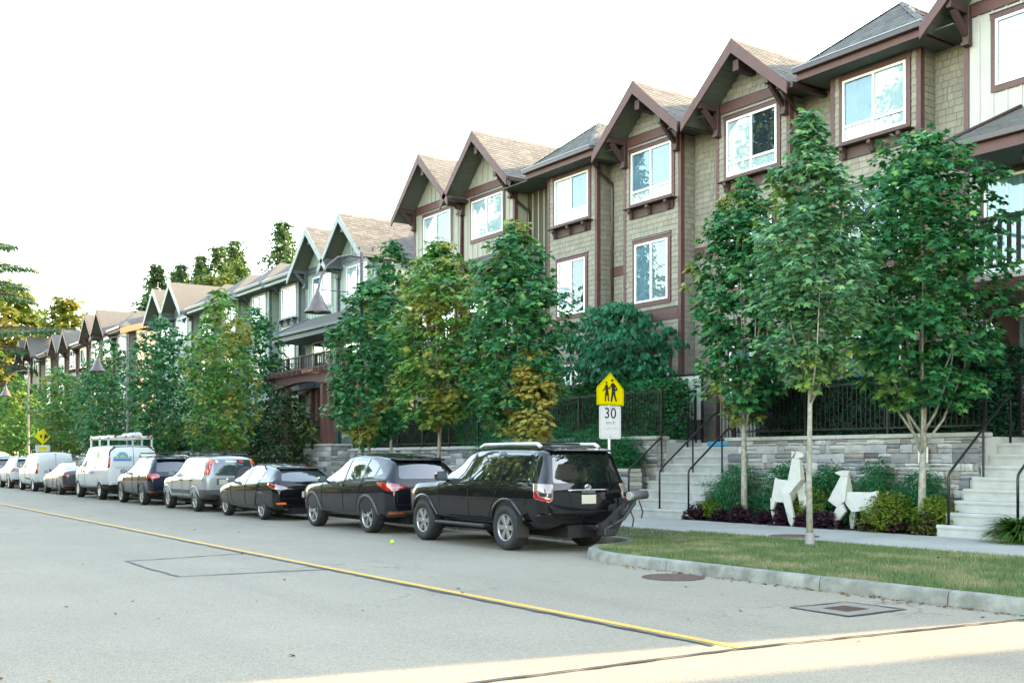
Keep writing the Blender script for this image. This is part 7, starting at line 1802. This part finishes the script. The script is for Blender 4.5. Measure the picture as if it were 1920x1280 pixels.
# street lamps with bell shades
mat('lamp_metal', (0.12, 0.095, 0.095), 0.4, metal=0.4, var=0.15, vscale=8)
def street_lamp(label, x, y):
    o = thing('street_lamp', label, 'street lamp', (x, y, 0.14), 'bell shaped street lamps')
    MB().tube([(x, y, 0.1), (x, y, 0.9), (x, y, 1.0), (x, y, 7.5)], [0.11, 0.1, 0.07, 0.05], 12).build('post', 'lamp_metal', o, smooth=True)
    pts = [(x, y, 7.35), (x - 0.35, y, 7.38), (x - 0.75, y, 7.28), (x - 1.08, y, 7.0), (x - 1.28, y, 6.65), (x - 1.36, y, 6.3)]
    cv = []
    for i in range(len(pts) - 1):
        for k in range(3): cv.append(tuple(Vector(pts[i]).lerp(Vector(pts[i + 1]), k / 3)))
    cv.append(pts[-1]); MB().tube(cv, 0.032, 8).build('arm', 'lamp_metal', o, smooth=True)
    MB().tube([(x, y, 6.32), (x - 1.36, y, 6.32)], 0.014, 6).build('brace', 'lamp_metal', o)
    lx, lz = x - 1.37, 5.66
    sh = MB().lathe([(0.035, 0.68), (0.05, 0.60), (0.07, 0.58), (0.075, 0.52), (0.12, 0.46), (0.17, 0.36), (0.2, 0.30), (0.215, 0.29), (0.24, 0.2), (0.30, 0.1), (0.37, 0.03), (0.39, 0.0), (0.375, 0.0), (0.28, 0.1), (0.2, 0.25)], 28, (lx, y, lz), caps=False).build('bell_shade', 'lamp_metal', o, smooth=True)
    MB().lathe([(0, -0.02), (0.1, 0.0), (0.14, 0.06), (0.12, 0.12), (0, 0.15)], 14, (lx, y, lz + 0.02)).build('lamp_bulb', 'lamp_glass', sh, smooth=True)
street_lamp('nearest bell street lamp, curved over the dark hatchback beside the blue building', 14.0, 27.75); street_lamp('second bell street lamp, above the white work van', 14.0, 52.3); street_lamp('farthest bell street lamp, small at the left edge', 14.0, 76.2)
# folded origami style animal sculptures
mat('cast_white', (0.44, 0.43, 0.395), 0.75, var=0.05, vscale=60, bump=0.15, bscale=90, dirt=(0.29, 0.285, 0.26), dscale=9, damt=0.35)
def folded(name, poly, th, fx, fz, xc, parent, fy):
    """outline (px, py) with half thickness per vertex -> faceted solid"""
    n = len(poly); mb = MB(); t = [0.75 * q for q in th] if isinstance(th, (list, tuple)) else [0.75 * th] * n
    L = [(xc - t[i], fy(p[0]), fz(p[1])) for i, p in enumerate(poly)]; R = [(xc + t[i], fy(p[0]), fz(p[1])) for i, p in enumerate(poly)]
    mb.v = L + R; mb.f = [tuple(range(n)), tuple(range(2 * n - 1, n - 1, -1))] + [(i, n + i, n + (i + 1) % n, (i + 1) % n) for i in range(n)]
    me = mb.mesh(name); bm = bmesh.new(); bm.from_mesh(me); bmesh.ops.recalc_face_normals(bm, faces=bm.faces); bmesh.ops.triangulate(bm, faces=[f for f in bm.faces if len(f.verts) > 4])
    bmesh.ops.bevel(bm, geom=[e for e in bm.edges if len(e.link_faces) == 2 and e.calc_face_angle(0) > 0.6], offset=0.006, segments=1, affect='EDGES'); bm.to_mesh(me); bm.free(); me.materials.append(MATS['cast_white'])
    return link(name, me, parent)
A1 = thing('llama_sculpture', 'tall white folded-style llama sculpture facing right', 'sculpture', (17.62, 15.0, 0.15), 'white folded animal sculptures')
fy = lambda p: 15.0 - (p - 545) / 7.11 / 71; fz = lambda p: 0.14 + (1065 - p) / 640
folded('neck', [(540, 150), (640, 168), (668, 440), (495, 712), (430, 570), (500, 450)], [0.06, 0.05, 0.10, 0.25, 0.2, 0.12], 0, fz, 17.62, A1, fy)
hd = folded('head', [(560, 172), (590, 82), (640, 66), (690, 108), (680, 140), (600, 162)], [0.07, 0.06, 0.05, 0.03, 0.03, 0.06], 0, fz, 17.62, A1, fy)
folded('ear', [(545, 150), (533, 50), (588, 84)], [0.05, 0.012, 0.05], 0, fz, 17.58, hd, fy); folded('ear', [(555, 150), (552, 52), (600, 84)], [0.03, 0.01, 0.03], 0, fz, 17.68, hd, fy)
folded('body', [(297, 415), (345, 440), (505, 450), (600, 520), (490, 750), (360, 745), (287, 690)], [0.03, 0.05, 0.08, 0.12, 0.19, 0.18, 0.14], 0, fz, 17.62, A1, fy)
folded('front_leg', [(440, 640), (565, 640), (632, 975), (590, 1068), (555, 1010), (488, 752)], [0.03, 0.03, 0.05, 0.03, 0.03, 0.04], 0, fz, 17.46, A1, fy); folded('front_leg', [(560, 600), (665, 470), (660, 620), (705, 760), (805, 1065), (762, 1045), (610, 860)], [0.05, 0.05, 0.05, 0.04, 0.03, 0.03, 0.05], 0, fz, 17.72, A1, fy)
folded('hind_leg', [(292, 690), (362, 745), (320, 850), (358, 1000), (370, 1068), (335, 1068), (290, 842)], [0.05, 0.05, 0.04, 0.04, 0.03, 0.03, 0.04], 0, fz, 17.5, A1, fy); folded('hind_leg', [(360, 735), (470, 745), (470, 900), (500, 1060), (460, 1068), (430, 900)], [0.05, 0.05, 0.04, 0.03, 0.03, 0.04], 0, fz, 17.76, A1, fy)
A2 = thing('llama_sculpture', 'smaller white folded-style sculpture facing left behind the wide boxwood', 'sculpture', (17.75, 13.9, 0.15), 'white folded animal sculptures')
fy2 = lambda p: 13.85 - (p - 1280) / 7.11 / 76; fz2 = lambda p: 0.15 + (1057 - p) / 654
folded('neck', [(1265, 368), (1360, 372), (1362, 700), (1262, 782), (1128, 695)], [0.06, 0.06, 0.22, 0.2, 0.16], 0, fz2, 17.75, A2, fy2)
hd = folded('head', [(1180, 316), (1290, 288), (1345, 300), (1362, 372), (1265, 368), (1182, 334)], [0.025, 0.05, 0.06, 0.06, 0.05, 0.03], 0, fz2, 17.75, A2, fy2)
folded('ear', [(1340, 300), (1386, 288), (1364, 348)], [0.05, 0.012, 0.04], 0, fz2, 17.72, hd, fy2)
folded('body', [(1364, 570), (1660, 568), (1735, 545), (1722, 700), (1640, 800), (1450, 832), (1350, 722)], [0.10, 0.08, 0.02, 0.10, 0.16, 0.18, 0.14], 0, fz2, 17.75, A2, fy2)
folded('front_leg', [(1342, 728), (1388, 826), (1290, 960), (1255, 1057), (1215, 1057), (1208, 925), (1262, 790)], [0.05, 0.05, 0.05, 0.04, 0.04, 0.05, 0.05], 0, fz2, 17.60, A2, fy2); folded('front_leg', [(1380, 740), (1420, 830), (1380, 1057), (1340, 1057), (1330, 900)], [0.05, 0.05, 0.03, 0.03, 0.04], 0, fz2, 17.85, A2, fy2)
folded('hind_leg', [(1600, 780), (1720, 700), (1700, 900), (1720, 1057), (1680, 1057), (1650, 900)], 0.04, 0, fz2, 17.66, A2, fy2); folded('hind_leg', [(1560, 790), (1680, 740), (1650, 900), (1650, 1057), (1610, 1057), (1600, 900)], 0.04, 0, fz2, 17.85, A2, fy2)
# tennis ball, fallen leaves
mat('ball_green', (0.42, 0.75, 0.03), 0.85)
bm = bmesh.new(); bmesh.ops.create_uvsphere(bm, u_segments=18, v_segments=12, radius=0.038); bme = bpy.data.meshes.new('tennis_ball'); bm.to_mesh(bme); bm.free(); bme.materials.append(MATS['ball_green'])
for p in bme.polygons: p.use_smooth = True
tb = tag(link('tennis_ball', bme), 'bright green tennis ball lying on the road beside the black SUV', 'ball'); tb.location = (9.33, 17.26, 0.038)
MB().tube([(9.33 + 0.039 * math.cos(a * PI / 10), 17.26 + 0.039 * math.sin(a * PI / 10) , 0.038 + 0.016 * math.sin(a * PI / 5)) for a in range(21)], 0.0015, 4).build('ball_seam', 'sign_white').parent = tb
bpy.data.objects['ball_seam'].matrix_parent_inverse = Matrix.Translation(-Vector(tb.location))
leafmat('leaf_fallen', [(0.12, 0.06, 0.03), (0.2, 0.11, 0.04), (0.07, 0.045, 0.03), (0.26, 0.17, 0.05)], trans=0.1, rough=0.8)
r = np.random.default_rng(9); n1, n2, n3 = 420, 60, 90
px = np.concatenate([10.17 - np.abs(r.normal(0, 0.09, n1)), r.uniform(1.0, 10, n2), r.uniform(10.4, 14.5, n3)]); py = np.concatenate([r.uniform(5, 12.2, n1 // 2), r.uniform(13.8, 60, n1 - n1 // 2), r.uniform(5, 30, n2), r.uniform(6, 13.5, n3)])
px[n1 // 2:n1] = 12.42 - np.abs(r.normal(0, 0.25, n1 - n1 // 2))
pz = np.concatenate([np.full(n1 + n2, 0.012), np.full(n3, 0.165)])
n = len(px); ax = rdir(r, n, -0.1, 0.3); V, T = leaves(np.stack([px, py, pz], 1), ax, np.array([0, 0, 1.0]) + r.normal(0, 0.3, (n, 3)), r.uniform(0.02, 0.06, n), 'maple')
tag(link('leaf_litter', fast_mesh('leaf_litter', V, T, 'leaf_fallen')), 'scattered dry brown leaves along the gutter and road', 'leaf litter', kind='stuff')
# airliner, tiny in the sky
th_ = math.atan(0.695); a_ = (340 - 960) / 2000; D = 2600.0
ax_, ay_, az_ = D * (math.sin(th_) + a_ * math.cos(th_)), D * (math.cos(th_) - a_ * math.sin(th_)), 1.55 + (860 - 106) / 2000 * D
mat('plane_grey', (0.25, 0.26, 0.28), 0.5)
ap = thing('airplane', 'tiny airplane high in the pale sky at upper left', 'airplane', (ax_, ay_, az_), None, False, rad(-52))
MB().lathe([(0, -9), (0.6, -7.5), (1.0, -4), (1.0, 4), (0.7, 7), (0, 9)], 10, axis='x').build('fuselage', 'plane_grey', ap, smooth=True)
for s_ in (-1, 1):
    MB().hexa([(-2.5, 0, -0.2), (1.5, 0, -0.2), (-1.5, s_ * 9, 0.5), (-3.0, s_ * 9, 0.5)], [(-2.5, 0, 0.05), (1.5, 0, 0.05), (-1.5, s_ * 9, 0.6), (-3.0, s_ * 9, 0.6)]).build('wing', 'plane_grey', ap)
    MB().hexa([(-8.5, 0, 0.4), (-6.8, 0, 0.4), (-7.8, s_ * 3.4, 0.6), (-8.8, s_ * 3.4, 0.6)], [(-8.5, 0, 0.5), (-6.8, 0, 0.5), (-7.8, s_ * 3.4, 0.7), (-8.8, s_ * 3.4, 0.7)]).build('tailplane', 'plane_grey', ap)
MB().prism([(-8.8, 0.5), (-6.2, 0.6), (-8.0, 3.6), (-9.2, 3.6)], -0.12, 0.12, 'y').build('fin', 'plane_grey', ap)
